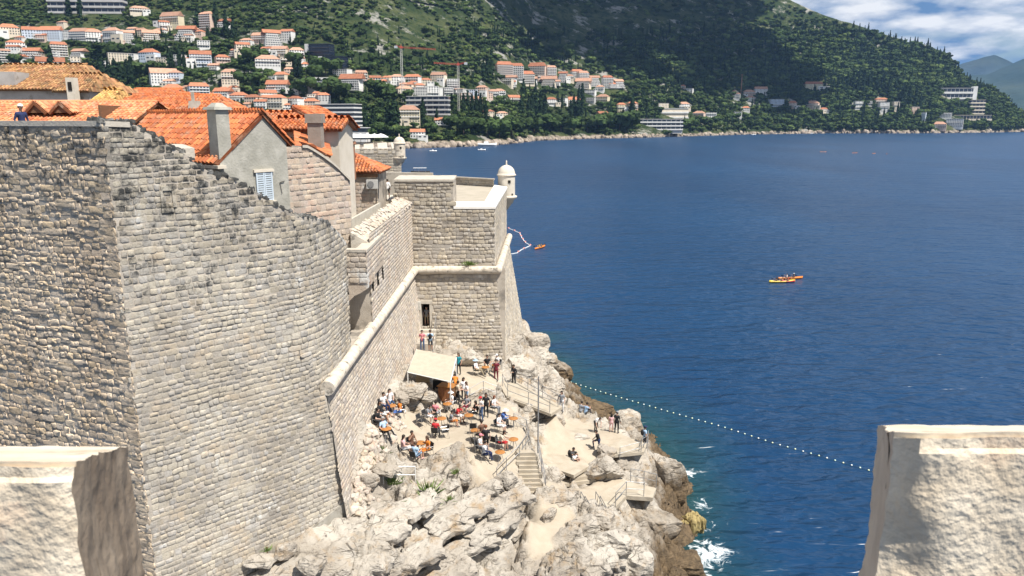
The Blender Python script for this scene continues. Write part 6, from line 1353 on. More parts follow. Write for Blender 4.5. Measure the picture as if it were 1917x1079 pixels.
def villa(u, v, w, h, k, c, where, rz=None, name=None):
    p = base_pt(u, v); s = p.y/FPX*.985; W_, H_ = w*s*.88, h*s*.9; D_ = min(W_*.85, 12); rnd = random.Random(int(u*7+v))
    if rz is None: rz = R(rnd.choice([-28, -20, -12, 10, 16, 24]))+math.atan2(-p.x, p.y)*.4
    rh = 0 if k == 'f' else min(H_*.34, W_*.2); Hw = H_-rh
    t = empty(name or ('apartment_block' if k == 'a' else 'house'), p, rz, f'{CN[c]} {KN[k]}, {where}', 'building' if k == 'a' else 'house', 'hillside houses')
    HBOX.append((u-w/2-1, u+w/2+1, v-h-1, v+2))
    wm = hm(c); m_ = MB()
    if k == 't':
        n = max(2, round(Hw/3)); 
        for i in range(n): m_.box((0, i*1.6+D_*.1, (i+.5)*Hw/n-1), (W_*(1-.06*i), D_, Hw/n+.02))
    else: m_.box((0, D_*.1, Hw/2-3), (W_, D_, Hw+6))
    m_.build('wall', wm, t)
    o = .45; zt = Hw; y0, y1 = D_*.1-D_/2-o, D_*.1+D_/2+o; x0_, x1_ = -W_/2-o, W_/2+o; ym = D_*.1
    m_ = MB()
    if k == 'f': m_.box((0, ym, zt+.1), (W_+.5, D_+.5, .45)); m_.build('roof', M_FFLAT if c != 'w' else M_BALC, t)
    else:
        hp_ = (W_*.28 if k in 'h' else W_*.0 if k in 'gt' else W_*.12); sh = (n-1)*1.6 if k == 't' else 0
        vs = [(x0_, y0+sh, zt-.2), (x1_, y0+sh, zt-.2), (x1_, y1+sh, zt-.2), (x0_, y1+sh, zt-.2), (x0_+hp_, ym+sh, zt+rh), (x1_-hp_, ym+sh, zt+rh)]
        m_.add(vs, [(0, 1, 5, 4), (2, 3, 4, 5), (1, 2, 5), (3, 0, 4), (3, 2, 1, 0)]); rf = m_.build('roof', M_FROOF if rnd.random() < .55 else M_FROOFP, t)
        if rnd.random() < .5: MB().box((W_*.2, ym+.4+sh, zt+rh*.9), (.7, .7, 1.4)).build('chimney', wm, rf)
    if k in 'hg' and rnd.random() < .7:
        sx = rnd.choice([-1, 1]); aw, ah = W_*rnd.uniform(.4, .7), max(2.6, Hw*rnd.uniform(.4, .7)); ax = sx*W_*rnd.uniform(.25, .6); an = MB(); an.box((ax, D_*.1-D_/2-1.2, ah/2-3), (aw, 5.0, ah+6)); an = an.build('annex', hm(rnd.choice('wwc')), t)
        MB().box((ax, D_*.1-D_/2-1.2, ah+.1), (aw+.3, 5.3, .25)).build('terrace', M_BALC, an)
        for j in range(2): inst('window', UW, an, (ax-aw*.25+aw*.5*j, D_*.1-D_/2-3.75, ah*.5), sc=(aw*.26, .12, min(1.7, ah*.5)))
    nf = max(1, round(Hw/3.0)); nc = max(2, round(W_/3.4)); fh = Hw/nf
    for i in range(nf):
        sh = i*1.6 if k == 't' else 0; wy = D_*.1-D_/2-.04+sh; ww = W_*(1-.06*i) if k == 't' else W_
        if k in 'at' or (k in 'hgf' and i > 0 and rnd.random() < .35):
            inst('balcony', US_, t, (0, wy-.7, i*fh+.2), sc=(ww*.96, 1.4, .22)); inst('balcony', US_, t, (0, wy-1.35, i*fh+.75), sc=(ww*.96, .1, .8))
        for j in range(nc):
            inst('window', UW, t, (-ww/2+(j+.5)*ww/nc, wy, (i+.55)*fh), sc=(1.35 if k not in 'at' else ww/nc*.62, .12, min(1.7, fh*.55) if k not in 'at' else fh*.6))
        if i == nf-1 or k != 't':
            for j in range(2): inst('window', UW, t, (-W_/2-.04 if rz < 0 else W_/2+.04, D_*(.1-.22+.44*j), (i+.55)*fh), sc=(.12, 1.2, min(1.6, fh*.5)))
    return t
ROWS_ = [
 ('in the uppermost hillside row', [(18,70,38,22,'h','c'),(62,72,36,22,'g','b'),(97,74,42,27,'g','b'),(118,53,18,9,'h','c'),(150,75,38,26,'a','b'),(177,74,32,26,'h','w'),(212,82,36,32,'h','w'),(240,80,28,30,'t','w'),(264,62,26,18,'h','c'),(284,72,34,24,'t','c'),(300,60,24,12,'h','w'),(322,48,46,26,'g','y'),(347,74,38,30,'t','w'),(362,64,24,18,'h','w'),(382,90,24,14,'f','w'),(402,50,54,32,'a','p'),(262,26,36,14,'h','c')]),
 ('in the second hillside row', [(30,90,34,16,'h','w'),(58,108,36,22,'t','w'),(22,118,46,28,'a','g'),(128,108,62,30,'a','c'),(96,130,52,28,'t','w'),(150,150,66,30,'a','w'),(152,168,28,18,'g','w'),(226,115,46,14,'f','c'),(280,118,40,24,'h','b'),(335,122,24,18,'f','w'),(377,125,42,32,'g','b'),(417,118,28,16,'h','p'),(455,102,28,24,'g','c'),(462,84,24,14,'h','w')]),
 ('in the third hillside row', [(308,160,52,32,'g','w'),(330,158,24,22,'h','b'),(394,187,78,36,'a','b'),(432,160,34,32,'h','c'),(325,184,40,24,'h','p'),(448,190,34,20,'h','p'),(474,196,30,18,'h','c')]),
 ('left of the dark glass blocks', [(487,77,32,22,'g','p'),(512,84,36,34,'t','w'),(538,76,26,24,'g','w'),(524,104,32,20,'g','c'),(556,108,30,24,'h','w'),(502,126,50,24,'h','w'),(541,132,20,14,'h','p'),(575,128,24,18,'h','w'),(525,145,32,18,'h','c')]),
 ('above the white hotel', [(518,170,46,26,'t','w'),(570,172,30,26,'h','w'),(502,180,34,20,'g','c'),(520,208,34,28,'h','c'),(553,204,26,24,'h','w'),(582,200,30,18,'h','p'),(606,192,26,18,'h','g'),(490,205,26,20,'g','w'),(598,153,36,12,'f','w'),(655,170,52,34,'t','w'),(640,138,36,12,'f','w')]),
 ('behind the left crane', [(690,158,50,26,'a','c'),(724,155,18,16,'h','y'),(744,158,26,20,'h','w'),(772,152,32,16,'a','w'),(797,156,24,12,'h','c'),(821,154,30,22,'g','c'),(848,164,26,18,'f','w'),(757,180,32,22,'h','c'),(786,180,30,16,'f','g'),(808,182,28,18,'f','w'),(838,178,20,14,'f','g'),(862,176,20,12,'f','g'),(882,184,24,18,'f','b'),(902,180,22,22,'h','p'),(924,176,22,14,'h','w')]),
 ('in the cluster of terraced flats', [(944,140,34,30,'a','p'),(966,146,30,32,'a','w'),(955,156,24,18,'t','w'),(985,160,34,24,'a','c'),(1005,142,38,24,'a','p'),(1042,150,40,28,'a','w'),(1026,164,34,26,'t','c'),(1080,146,26,14,'a','w'),(1103,160,46,28,'a','w'),(1090,170,34,22,'t','c'),(1148,166,44,22,'a','w')]),
 ('among the cypresses above the bay', [(935,178,22,16,'h','w'),(962,186,26,18,'g','c'),(1032,196,22,16,'h','w'),(1052,192,20,12,'f','w'),(1074,196,30,18,'a','c'),(1106,190,18,10,'f','g'),(1128,192,26,18,'h','y'),(940,218,22,10,'h','c'),(1128,222,22,16,'g','c'),(1163,212,18,20,'h','y'),(1184,206,20,16,'h','p'),(1105,178,22,8,'f','w'),(915,214,20,10,'h','c')]),
 ('on the wooded slope', [(1280,206,22,14,'h','w'),(1278,166,10,7,'h','p'),(1290,172,16,7,'f','w'),(1308,222,24,12,'h','p'),(1330,222,22,8,'f','w'),(1240,204,24,9,'f','c'),(1378,186,16,12,'h','w'),(1402,178,24,12,'h','p'),(1424,176,26,14,'g','w'),(1405,188,20,10,'h','w'),(1453,198,30,14,'f','b'),(1483,202,18,14,'h','p'),(1396,208,16,10,'h','w'),(1381,220,16,9,'f','w'),(1374,176,10,8,'h','w')]),
 ('on the headland slope', [(1522,166,38,14,'g','y'),(1520,206,26,16,'h','p'),(1542,210,20,10,'h','w'),(1606,206,16,15,'f','w'),(1650,192,28,10,'h','p'),(1653,212,20,20,'f','w'),(1676,208,12,18,'f','c'),(1711,212,16,14,'f','p'),(1728,228,8,20,'f','b'),(1768,220,26,10,'f','w'),(1758,240,26,14,'h','p'),(1786,238,32,16,'f','w'),(1626,204,10,14,'f','g')]),
]
_r = random.Random(12)
for q, (where, row) in enumerate(ROWS_):
    row = [y for r_ in row for y in ([r_] if r_[4] != 'a' or r_[2] < 40 else [(r_[0]-r_[2]*.26, r_[1], r_[2]*.5, r_[3], 'a', r_[5]), (r_[0]+r_[2]*.26, r_[1]+3, r_[2]*.48, r_[3]*.8, 't', 'w')])]
    row = sorted(row)
    if q < 7: row = sorted(row+[((a[0]+b[0])/2+_r.uniform(-6, 6), (a[1]+b[1])/2+_r.uniform(-9, 12), _r.uniform(15, 24), _r.uniform(9, 17), _r.choice('hgft'), _r.choice('wwcwp')) for a, b in zip(row[:-1], row[1:]) if b[0]-a[0] > 10])
    for i, (u, v, w, h, k, c) in enumerate(row): villa(u, v, w, h, k, c, f'{ordi(i)} from left {where}')
# seaside house and villa
villa(782, 258, 30, 18, 'g', 'w', 'alone on the rocky shore below the crane', 0)
villa(766, 232, 46, 40, 'h', 'y', 'large villa just above the rocky shore', R(8)); villa(830, 236, 36, 16, 't', 'w', 'low above the shore right of the cream villa', 0)
def block(name, u, v, w, h, label, rz, floors, bands=M_BALC, glass=M_GLASS, cat='hotel', dm=14, cols=0, wing=None):
    p = base_pt(u, v); s = p.y/FPX*.985; W_, H_ = w*s, h*s; t = empty(name, p, rz, label, cat); HBOX.append((u-w/2-1, u+w/2+1, v-h-1, v+2)); fh = H_/floors
    MB().box((0, dm/2, H_/2-3), (W_-.6, dm, H_+6)).build('core', hm('g'), t)
    for i in range(floors):
        MB().box((0, dm/2-.3, (i+.62)*fh), (W_-.2, dm+.2, fh*.55)).build('window_band', glass, t)
        MB().box((.25*math.sin(i*2.1), dm/2-1.0, i*fh+fh*.18), (W_+.6, dm+2.2, fh*.34)).build('floor_slab', bands, t)
        for j in range(cols): MB().box((-W_/2+(j+.5)*W_/cols, -.45, (i+.62)*fh), (.5, .3, fh*.55)).build('pier', bands, t)
    MB().box((0, dm/2-.6, H_), (W_+.8, dm+1.6, .6)).build('roof', bands, t); return t, W_, H_
block('white_hotel', 627, 252, 80, 56, 'large white modern hotel with dark window bands behind the old town', R(-10), 7, dm=22)
block('hotel_annex', 560, 226, 66, 22, 'low white annex with pale blue glass left of the white hotel', R(4), 2, glass=pm('blue_glass', (.12, .18, .26), (.09, .13, .2), scale=.3, rough=.2))
block('waterside_pavilion', 670, 268, 34, 26, 'dark glazed waterside pavilion right of the white hotel', R(-6), 2)
MD = pm('dark_tinted_glass', (.012, .016, .03), (.02, .026, .045), scale=.25, rough=.15, spec=.5)
for u, v, l in ((598, 102, 'upper of two dark glass blocks with white side wall'), (624, 128, 'lower of two dark glass blocks with white side wall')):
    t, W_, H_ = block('glass_block', u, v, 40, 25, l, R(-14), 4, MD, MD, 'building', 16, 8); MB().box((-W_/2-3.4, 8, H_/2-2), (6.5, 17, H_+5)).build('side_wall', hm('w'), t)
t, W_, H_ = block('unfinished_block', 162, 27, 132, 40, 'unfinished grey concrete hotel frame on top of the left slope', R(3), 4, hm('g'), MD, 'building', 16, 12)
block('construction_site', 800, 216, 78, 34, 'grey concrete building under construction between the two cranes', R(-6), 4, hm('g'), MD, 'building', 16, 7)
block('terrace_hotel', 1238, 246, 80, 20, 'white seaside hotel of glass and wide terraces at the bay', R(4), 3, cols=9, dm=18)
t, W_, H_ = block('terrace_hotel_upper', 1262, 222, 52, 18, 'pale grey upper building of the seaside hotel', R(4), 2, hm('w'), hm('c'), dm=14); MB().box((-W_/2-2, 0, H_/2+2), (5, 5, H_+6)).build('lift_tower', hm('w'), t)
t, W_, H_ = block('cliff_hotel', 1790, 186, 58, 20, 'abandoned white hotel high on the headland cliff', R(-4), 2, hm('w'), MD, dm=14, cols=8); MB().box((W_/2+4, 5, H_/2-6), (10, 12, H_+20)).build('tower', hm('w'), t)
t, W_, H_ = block('cliff_hotel_wing', 1828, 214, 26, 26, 'white stepped wing below the abandoned headland hotel', R(-4), 4, hm('c'), MD, dm=12, cols=4)
block('cliff_hotel_terrace', 1818, 226, 72, 10, 'long white arcaded terrace below the headland hotel', R(-3), 1, hm('c'), MD, dm=12, cols=12)
# tower cranes
def crane(u, vb, vt, uj0, vj0, uj1, vj1, label, mastc):
    p = base_pt(u, vb); top = at(u, vt, p.y); a = at(uj0, vj0, p.y)-p; b = at(uj1, vj1, p.y-10)-p; H_ = top.z-p.z
    t = empty('tower_crane', p, 0, label, 'crane'); mm = flat(mastc); rr = flat((.48, .09, .06)); w = 1.1
    for i, j in ((-1, -1), (1, -1), (1, 1), (-1, 1)): MB().tube((i*w, j*w, -5), (i*w, j*w, H_), .22, n=4).build('mast_leg', mm, t)
    n = int(H_/2.6); br = MB()
    for k in range(n):
        z0, z1 = k*H_/n, (k+1)*H_/n
        for (x, y), (x2, y2) in (((-w, -w), (w, -w)), ((w, -w), (w, w)), ((w, w), (-w, w)), ((-w, w), (-w, -w))):
            q = ((x, y, z0), (x2, y2, z1)) if k % 2 else ((x2, y2, z0), (x, y, z1)); br.tube(*q, .13, n=4)
    o = br.build('lattice', mm, t); tag(o, kind='stuff')
    c = Vector((0, 0, H_)); MB().box((0, 0, H_+.6), (3.2, 3.0, 2.4)).build('cab', rr, t); MB().tube(c, c+Vector((0, 0, 4)), .8, .3, 4).build('peak', rr, t)
    for nm, e in (('counter_jib', a), ('jib', b)):
        d = (e-c); k = max(4, int(d.length/2.4)); jb = MB()
        for off in (Vector((0, -.7, 0)), Vector((0, .7, 0)), Vector((0, 0, 1.7))): jb.tube(c+off, e+off*.8, .17, n=4)
        for i in range(k):
            q0, q1 = c+d*(i/k), c+d*((i+1)/k)
            for s_ in (-.7, .7): jb.tube(q0+Vector((0, s_, 0)), (q0+q1)/2+Vector((0, 0, 1.7)), .11, n=4); jb.tube((q0+q1)/2+Vector((0, 0, 1.7)), q1+Vector((0, s_, 0)), .11, n=4)
        jb.build(nm, rr, t)
    MB().box(tuple(a+Vector((0, 0, -.8))), (4, 1.6, 3)).build('counterweight', flat((.45, .48, .5)), t)
crane(754, 192, 90, 741, 87, 816, 94, 'left tower crane with red jib pointing right', (.55, .54, .5)); crane(859, 216, 122, 872, 118, 812, 119, 'right tower crane with red jib pointing left', (.55, .52, .47))
p = base_pt(1387, 176); t = empty('radio_mast', p, 0, 'slim reddish mast above the houses right of centre', 'mast'); MB().tube((0, 0, -2), (0, 0, 44), .9, .6, 6).build('pole', flat((.3, .17, .12)), t); MB().box((0, 0, 44), (5, 1, .8)).build('crossarm', flat((.3, .17, .12)), t)

# ================================================================ trees
def leafmat(n, c1, c2, rnd=.35): return pm(n, c1, c2, scale=.5, rough=.9, rnd=rnd, spec=.1)
ML1 = leafmat('pine_foliage', (.030, .052, .016), (.055, .085, .026)); ML2 = leafmat('cypress_foliage', (.014, .028, .012), (.022, .040, .016), .2); ML3 = leafmat('bright_shrub_foliage', (.060, .095, .024), (.10, .13, .04)); M_BARK = pm('bark', (.12, .085, .06), (.08, .055, .04), scale=2)
def crown(kind, seed, n, mat):
    """leaf sprays scattered through a crown volume round an inner mass; height 1"""
    rnd = random.Random(seed); V = []; F = []
    lobes = [(Vector((rnd.gauss(0, .2), rnd.gauss(0, .2), rnd.uniform(.38, .8))), rnd.uniform(.17, .3)) for _ in range(7)]
    for k in range(n):
        if kind == 'c':
            z = rnd.random()**.8; r = .13*math.sin(math.pi*min(1, (z*.93+.07))**.62)*rnd.uniform(.75, 1.12); a = rnd.uniform(0, 6.283); c = Vector((math.cos(a)*r, math.sin(a)*r, z*.97+.02)); nn = Vector((math.cos(a), math.sin(a), .5)); sz = .055
        else:
            L_, r = rnd.choice(lobes); d = Vector((rnd.gauss(0, 1), rnd.gauss(0, 1), rnd.gauss(0.15, .8))).normalized(); c = L_+d*r*rnd.uniform(.75, 1.08); nn = d; sz = .085
        nn = (nn.normalized()+Vector((rnd.gauss(0, .5), rnd.gauss(0, .5), rnd.gauss(0, .5)))).normalized(); x = nn.orthogonal().normalized(); y = nn.cross(x); a = rnd.uniform(0, 6.28); x, y = x*math.cos(a)+y*math.sin(a), y*math.cos(a)-x*math.sin(a); s_ = sz*rnd.uniform(.6, 1.3); i = len(V)
        V += [c-x*s_-y*s_*.6, c+x*s_*.8-y*s_*.8, c+x*s_*1.1+y*s_*.5, c-x*s_*.3+y*s_]; F.append((i, i+1, i+2, i+3))
    mb = MB(); mb.add(V, F)
    if kind == 'c': mb.lathe([(.02, .03), (.07, .15), (.09, .35), (.075, .6), (.04, .82), (.0, .96)], n=7)
    else:
        for L_, r in lobes: mb.sphere(L_, r*.86, 7, 5)
    return mesh_np('crown', np.array(mb.v), mb.f, mat)
CR = [crown('r', k, 150, ML1) for k in range(3)]+[crown('r', 9, 150, ML3)]; CC = [crown('c', 20+k, 110, ML2) for k in range(3)]
TRK = MB().tube((0, 0, -.12), (0, 0, .5), .03, .018, 6).mesh('trunk', [M_BARK])
def tree(u, v, h, kind, label, group):
    p = base_pt(u, v); s = p.y/FPX; H_ = h*s; t = empty('cypress_tree' if kind == 'c' else 'pine_tree', p, random.uniform(0, 6), label, 'tree', group)
    me = CC[random.randrange(3)] if kind == 'c' else CR[0 if kind == 'r' else 3] if random.random() < .4 else CR[random.randrange(3)]
    k = random.uniform(.9, 1.1) if kind == 'c' else random.uniform(1.15, 1.5); inst('crown', me, t, sc=(H_*k, H_*k, H_)); inst('trunk', TRK, t, sc=(H_, H_, H_))
CYP = [('above the old town', [(97,132,44),(170,166,46),(130,32,34),(152,38,40),(371,42,36),(382,48,34),(405,50,44),(424,66,46),(438,74,40),(192,160,62),(206,168,52),(217,158,44),(228,160,40),(240,160,46),(248,162,50),(318,132,34),(324,132,30),(338,130,38),(346,132,28),(250,150,42),(453,205,22),(485,205,20)]),
       ('behind the white hotel', [(555,140,36),(563,144,34),(580,130,28),(588,134,30),(672,236,44),(684,240,42),(700,238,40),(728,236,48),(738,240,56),(744,238,44),(786,236,38),(792,230,42)]),
       ('below the right crane', [(868,212,36),(876,210,40),(884,214,38),(892,216,42),(900,220,44),(846,205,28),(818,232,26),(910,226,36)]),
       ('in front of the terraced flats', [(905,150,38),(912,148,42),(919,150,40),(980,182,34),(1002,176,28),(976,212,36),(990,216,40),(997,214,44),(1004,218,42),(1012,216,46),(1020,218,40),(1044,200,26),(1052,202,24),(1068,222,34),(1074,220,40),(1082,224,44),(1088,222,38),(1084,186,28),(1090,186,30),(1138,222,24),(1164,208,22),(1183,220,40),(1210,226,30)]),
       ('on the headland wood', [(1560,170,24),(1568,168,28),(1576,170,26),(1585,170,30),(1596,168,32),(1606,170,28),(1616,168,34),(1626,170,30),(1640,172,34),(1652,170,32),(1664,174,30),(1676,176,28),(1690,196,36),(1700,204,40),(1712,204,36),(1722,206,30),(1740,210,28)])]
for where, L_ in CYP:
    for i, (u, v, h) in enumerate(sorted(L_)): tree(u, v, h, 'c', f'dark slender cypress, {ordi(i)} from left {where}', 'cypresses on the hillside')
PIN = [('above the shore below the crane', [(690,262,26),(712,258,30),(735,262,24),(812,252,24),(845,246,30),(868,254,30),(890,250,32)]), ('along the bay shore', [(912,258,30),(935,258,36),(958,252,40),(978,252,36),(1000,250,30),(1028,244,34),(1050,246,36),(1072,250,28),(1100,248,26),(1120,246,34),(1140,246,34),(1160,244,36),(1180,240,34),(1248,250,14),(1290,242,22),(1320,240,22)]),
       ('between the hillside houses', [(30,128,26),(200,110,30),(215,100,22),(258,100,20),(298,104,22),(360,106,22),(470,165,30),(560,178,34),(610,180,38),(636,192,36),(610,138,34),(590,146,30),(705,180,30),(722,186,28),(742,196,26),(660,205,26),(480,120,30),(552,124,30),(285,148,30),(265,150,34)])]
for where, L_ in PIN:
    for i, (u, v, h) in enumerate(sorted(L_)): tree(u, v, h, 'r', f'broad green pine, {ordi(i)} from left {where}', 'pines above the bay')
# the wood itself: uncountable, instanced on points
def wood():
    N_ = 44000; nr, ncol = HX.shape
    j = rng.random(N_)**.85*(nr-12); i = rng.random(N_)*(ncol-2); a = j.astype(int); b = i.astype(int); fa = j-a; fb = i-b
    def bi(A): return (A[a, b]*(1-fb)+A[a, b+1]*fb)*(1-fa)+(A[a+1, b]*(1-fb)+A[a+1, b+1]*fb)*fa
    x, y, z = bi(HX), bi(HY), bi(HZZ)
    aa = y*cp-(z-CAMZ)*sp; bb = y*sp+(z-CAMZ)*cp; u = 958.5+FPX*x/aa; v = 539.5-FPX*bb/aa
    dens = .5+1.5*fbm(x/160, y/160, 4, 201)
    dens += .45*np.clip((v-60)/140, 0, 1)-.42*np.exp(-(((u-760-1.1*(v-60))/150)**2+((v-70)/75)**2))+.4*(u < 560)-.35*((v < 60) & (u > 900))
    dens += .35*((u > 1180) & (v > 120))
    keep = (z > 4+6*vnoise(x/25, y/25, 5)) & (rng.random(N_) < np.clip(dens, .06, .95)) & (u > -120) & (u < 1990)
    for (ua, ub, va, vb) in HBOX: keep &= ~((u > ua) & (u < ub) & (v > va+2) & (v < vb+6))
    x, y, z, u, v = x[keep], y[keep], z[keep], u[keep], v[keep]; n = len(x)
    sc = y/FPX*np.clip(rng.normal(8, 2.8, n), 3.5, 15)*np.where(v < 60, .7, 1.0); k = rng.random(n); idx = np.where(k < .55, rng.integers(0, 3, n), np.where(k < .76, 3, 4))
    far = np.clip((v-20)/100, 0, 1); idx = np.where((idx == 4) & (far < .3), 3, idx)
    me = bpy.data.meshes.new('woodland'); me.vertices.add(n); me.vertices.foreach_set('co', np.stack([x, y, z-sc*.12], -1).astype(np.float32).ravel())
    for nm, ty, dat in (('sc', 'FLOAT', sc.astype(np.float32)), ('ix', 'INT', idx.astype(np.int32)), ('rz', 'FLOAT', (rng.random(n)*6.28).astype(np.float32))):
        at_ = me.attributes.new(nm, ty, 'POINT'); at_.data.foreach_set('value', dat)
    src = bpy.data.collections.new('crown_sources')
    for q, m in enumerate(CR+[CC[0]]):
        o = bpy.data.objects.new('crown_%d' % q, m); src.objects.link(o)
        if q < 4: o.scale = (1.35, 1.35, 1)
        else: o.scale = (1.2, 1.2, 1.7)
    ob = link(bpy.data.objects.new('woodland', me)); tag(ob, kind='stuff')
    ng = bpy.data.node_groups.new('woodland', 'GeometryNodeTree'); ng.interface.new_socket('Geometry', in_out='INPUT', socket_type='NodeSocketGeometry'); ng.interface.new_socket('Geometry', in_out='OUTPUT', socket_type='NodeSocketGeometry')
    N = ng.nodes.new; L = ng.links.new; gi = N('NodeGroupInput'); go = N('NodeGroupOutput'); ip = N('GeometryNodeInstanceOnPoints'); ci = N('GeometryNodeCollectionInfo')
    ci.inputs['Collection'].default_value = src; ci.inputs['Separate Children'].default_value = True; ci.inputs['Reset Children'].default_value = False
    def na(nm, ty): a_ = N('GeometryNodeInputNamedAttribute'); a_.data_type = ty; a_.inputs['Name'].default_value = nm; return a_.outputs[0]
    cx = N('ShaderNodeCombineXYZ'); L(na('rz', 'FLOAT'), cx.inputs[2]); L(gi.outputs[0], ip.inputs['Points']); L(ci.outputs[0], ip.inputs['Instance']); ip.inputs['Pick Instance'].default_value = True
    L(na('ix', 'INT'), ip.inputs['Instance Index']); L(cx.outputs[0], ip.inputs['Rotation']); L(na('sc', 'FLOAT'), ip.inputs['Scale']); L(ip.outputs[0], go.inputs[0])
    md_ = ob.modifiers.new('wood', 'NODES'); md_.node_group = ng
wood()
# tumbled rocks along the far shore
def shore_rocks():
    rnd = random.Random(31); VV, FF = [], []; b = 0; pro = []
    for k in range(5):
        bm = bmesh.new(); bmesh.ops.create_icosphere(bm, subdivisions=2, radius=1)
        for v in bm.verts: v.co *= 1+.35*mnoise.noise(v.co*1.3+Vector((k*5, 0, 0)))+.2*mnoise.noise(v.co*3+Vector((k*5, 1, 0)))
        me = bpy.data.meshes.new('t'); bm.to_mesh(me); bm.free(); pro.append((np.array([v.co for v in me.vertices]), np.array([p.vertices for p in me.polygons])))
    for k in range(620):
        u = rnd.uniform(690, 1930) if k > 260 else rnd.uniform(690, 1210); v0 = vshore(u); p = at(u, v0-rnd.uniform(0, 5), float(dep(u, v0-1))+rnd.uniform(-3, 10)); s = p.y/FPX*rnd.uniform(1.6, 5.2)*(1.25 if u < 1000 else .8)
        v, f = pro[k % 5]; a = rnd.uniform(0, 6.3); Rm = np.array([[math.cos(a), -math.sin(a), 0], [math.sin(a), math.cos(a), 0], [0, 0, 1]]); VV.append((v*np.array([s*1.3, s, s*rnd.uniform(.7, 1.5)])) @ Rm.T+np.array([p.x, p.y, max(-.5, p.z*.4+rnd.uniform(-1, 2.5))])); FF.append(f+b); b += len(v)
    o = link(bpy.data.objects.new('shore_rocks', mesh_np('shore_rocks', np.concatenate(VV), np.concatenate(FF), pm('far_shore_rock', (.42, .35, .28), (.17, .135, .105), scale=.12, rough=.95, detail=8, bump=1, bscale=.5, bdist=1.0)))); tag(o, kind='stuff')
shore_rocks()
# pale mountain road and sea wall
def road(pts, w, label_name):
    V = []
    for u, v in pts: p = base_pt(u, v); V += [p+Vector((0, -w, 1.5)), p+Vector((0, w, 2.5))]
    n = len(pts); F = [(2*i, 2*i+2, 2*i+3, 2*i+1) for i in range(n-1)]
    o = link(bpy.data.objects.new(label_name, mesh_np(label_name, np.array(V), F, pm('pale_gravel', (.36, .33, .28), (.28, .26, .22), scale=.1)))); tag(o, kind='structure')
def dense(L_, st=6):
    us = np.arange(L_[0][0], L_[-1][0]+.1, st); return [(u, float(np.interp(u, [a for a, b in L_], [b for a, b in L_]))) for u in us]
road(dense([(760, 2), (830, 16), (900, 28), (960, 34), (1010, 38)]), 5, 'mountain_road'); road(dense([(1210, 95), (1290, 88), (1370, 84), (1440, 82)]), 5, 'mountain_road'); road(dense([(1290, 56), (1380, 58), (1470, 62)]), 4, 'mountain_road')

# ================================================================ on the water
def hull(L_, B, D, n=14, sheer=.15):
    mb = MB(); rows = []
    for i in range(n+1):
        t = i/n; x = (t-.5)*L_; w = B/2*max(.02, math.sin(math.pi*min(.999, max(.001, t)))**.55); z = sheer*(2*t-1)**2; rows.append([(x, -w, D+z), (x, -w*.8, D*.3), (x, 0, 0), (x, w*.8, D*.3), (x, w, D+z), (x, w*.8, D+z-.04), (x, 0, D+z-.1), (x, -w*.8, D+z-.04)])
    vs = [p for r in rows for p in r]; k = 8; fs = [(i*k+j, i*k+(j+1) % k, (i+1)*k+(j+1) % k, (i+1)*k+j) for i in range(n) for j in range(k)]; mb.add(vs, fs+[tuple(range(k))[::-1], tuple(range(n*k, n*k+k))]); return mb
def kayak(p, rz, label, crew, cols, L_=5.2):
    t = empty('kayak', p, R(rz), label, 'kayak'); a = pm('kayak_'+cols, COLS[cols], tuple(c*.8 for c in COLS[cols]), scale=3, rough=.4); hull(L_, .85, .32, sheer=.2).build('hull', a, t, True)
    if cols == 'yellow':
        m_ = hull(L_*.55, .87, .33); o = m_.build('stern', pm('kayak_red', COLS['red'], tuple(c*.8 for c in COLS['red']), scale=3, rough=.4), t, True); o.location = (L_*.22, 0, -.01)
    f = Vector((math.cos(R(rz)), math.sin(R(rz)), 0))
    for i, (off, lab, tp, kw) in enumerate(crew):
        person(Vector(p)+f*off+Vector((0, 0, .2)), rz+180, 'paddle', lab, top=tp, bot='dgrey', calf='skin', **kw)
        q = Vector((off-.36, 0, .72)); m_ = MB(); m_.tube(q+Vector((0, -1.05, .25)), q+Vector((0, 1.05, -.2)), .02); m_.box(q+Vector((0, -1.15, .28)), (.04, .4, .18)); m_.box(q+Vector((0, 1.15, -.22)), (.04, .4, .18)); o = m_.build('paddle', flat(COLS['black'])); o.location = p; o.rotation_euler = (0, 0, R(rz)); tag(o, 'kayak paddle held by the '+lab.split(' in ')[0].replace('kayaker', 'paddler').lower()+' in '+lab.split(' in ', 1)[1], 'paddle')
kp = onz(1464, 529, 0); kayak(kp, 8, 'yellow and red kayak nearer to the viewer out on the sea', [(-1.1, 'front kayaker in black vest of the nearer kayak', 'black', {}), (.1, 'middle kayaker in orange vest of the nearer kayak', 'orange', {}), (1.25, 'rear kayaker in red vest of the nearer kayak', 'red', {})], 'yellow')
kp2 = onz(1482, 524, 0)+Vector((0, .6, 0)); kayak(kp2, 12, 'orange kayak alongside and behind the yellow one', [(-.8, 'front kayaker in white vest of the farther kayak', 'white', {}), (.7, 'rear kayaker in black vest of the farther kayak', 'black', {'hat': 'cap', 'hatc': 'white'})], 'orange')
kp3 = onz(1011, 465, 0); kayak(kp3, 60, 'lone orange kayak near the white floating rope', [(-.5, 'kayaker in yellow vest beside the floating rope', 'yellow', {}), (.7, 'kayaker in khaki vest beside the floating rope', 'khaki', {})], 'orange')
for i, (u, v) in enumerate(((1541, 285), (1600, 287), (1636, 288), (1660, 289))): kayak(onz(u, v, 0), 20*i, f'tiny distant orange kayak, {NUMS[i]} from left in the far group', [], 'orange', 6)
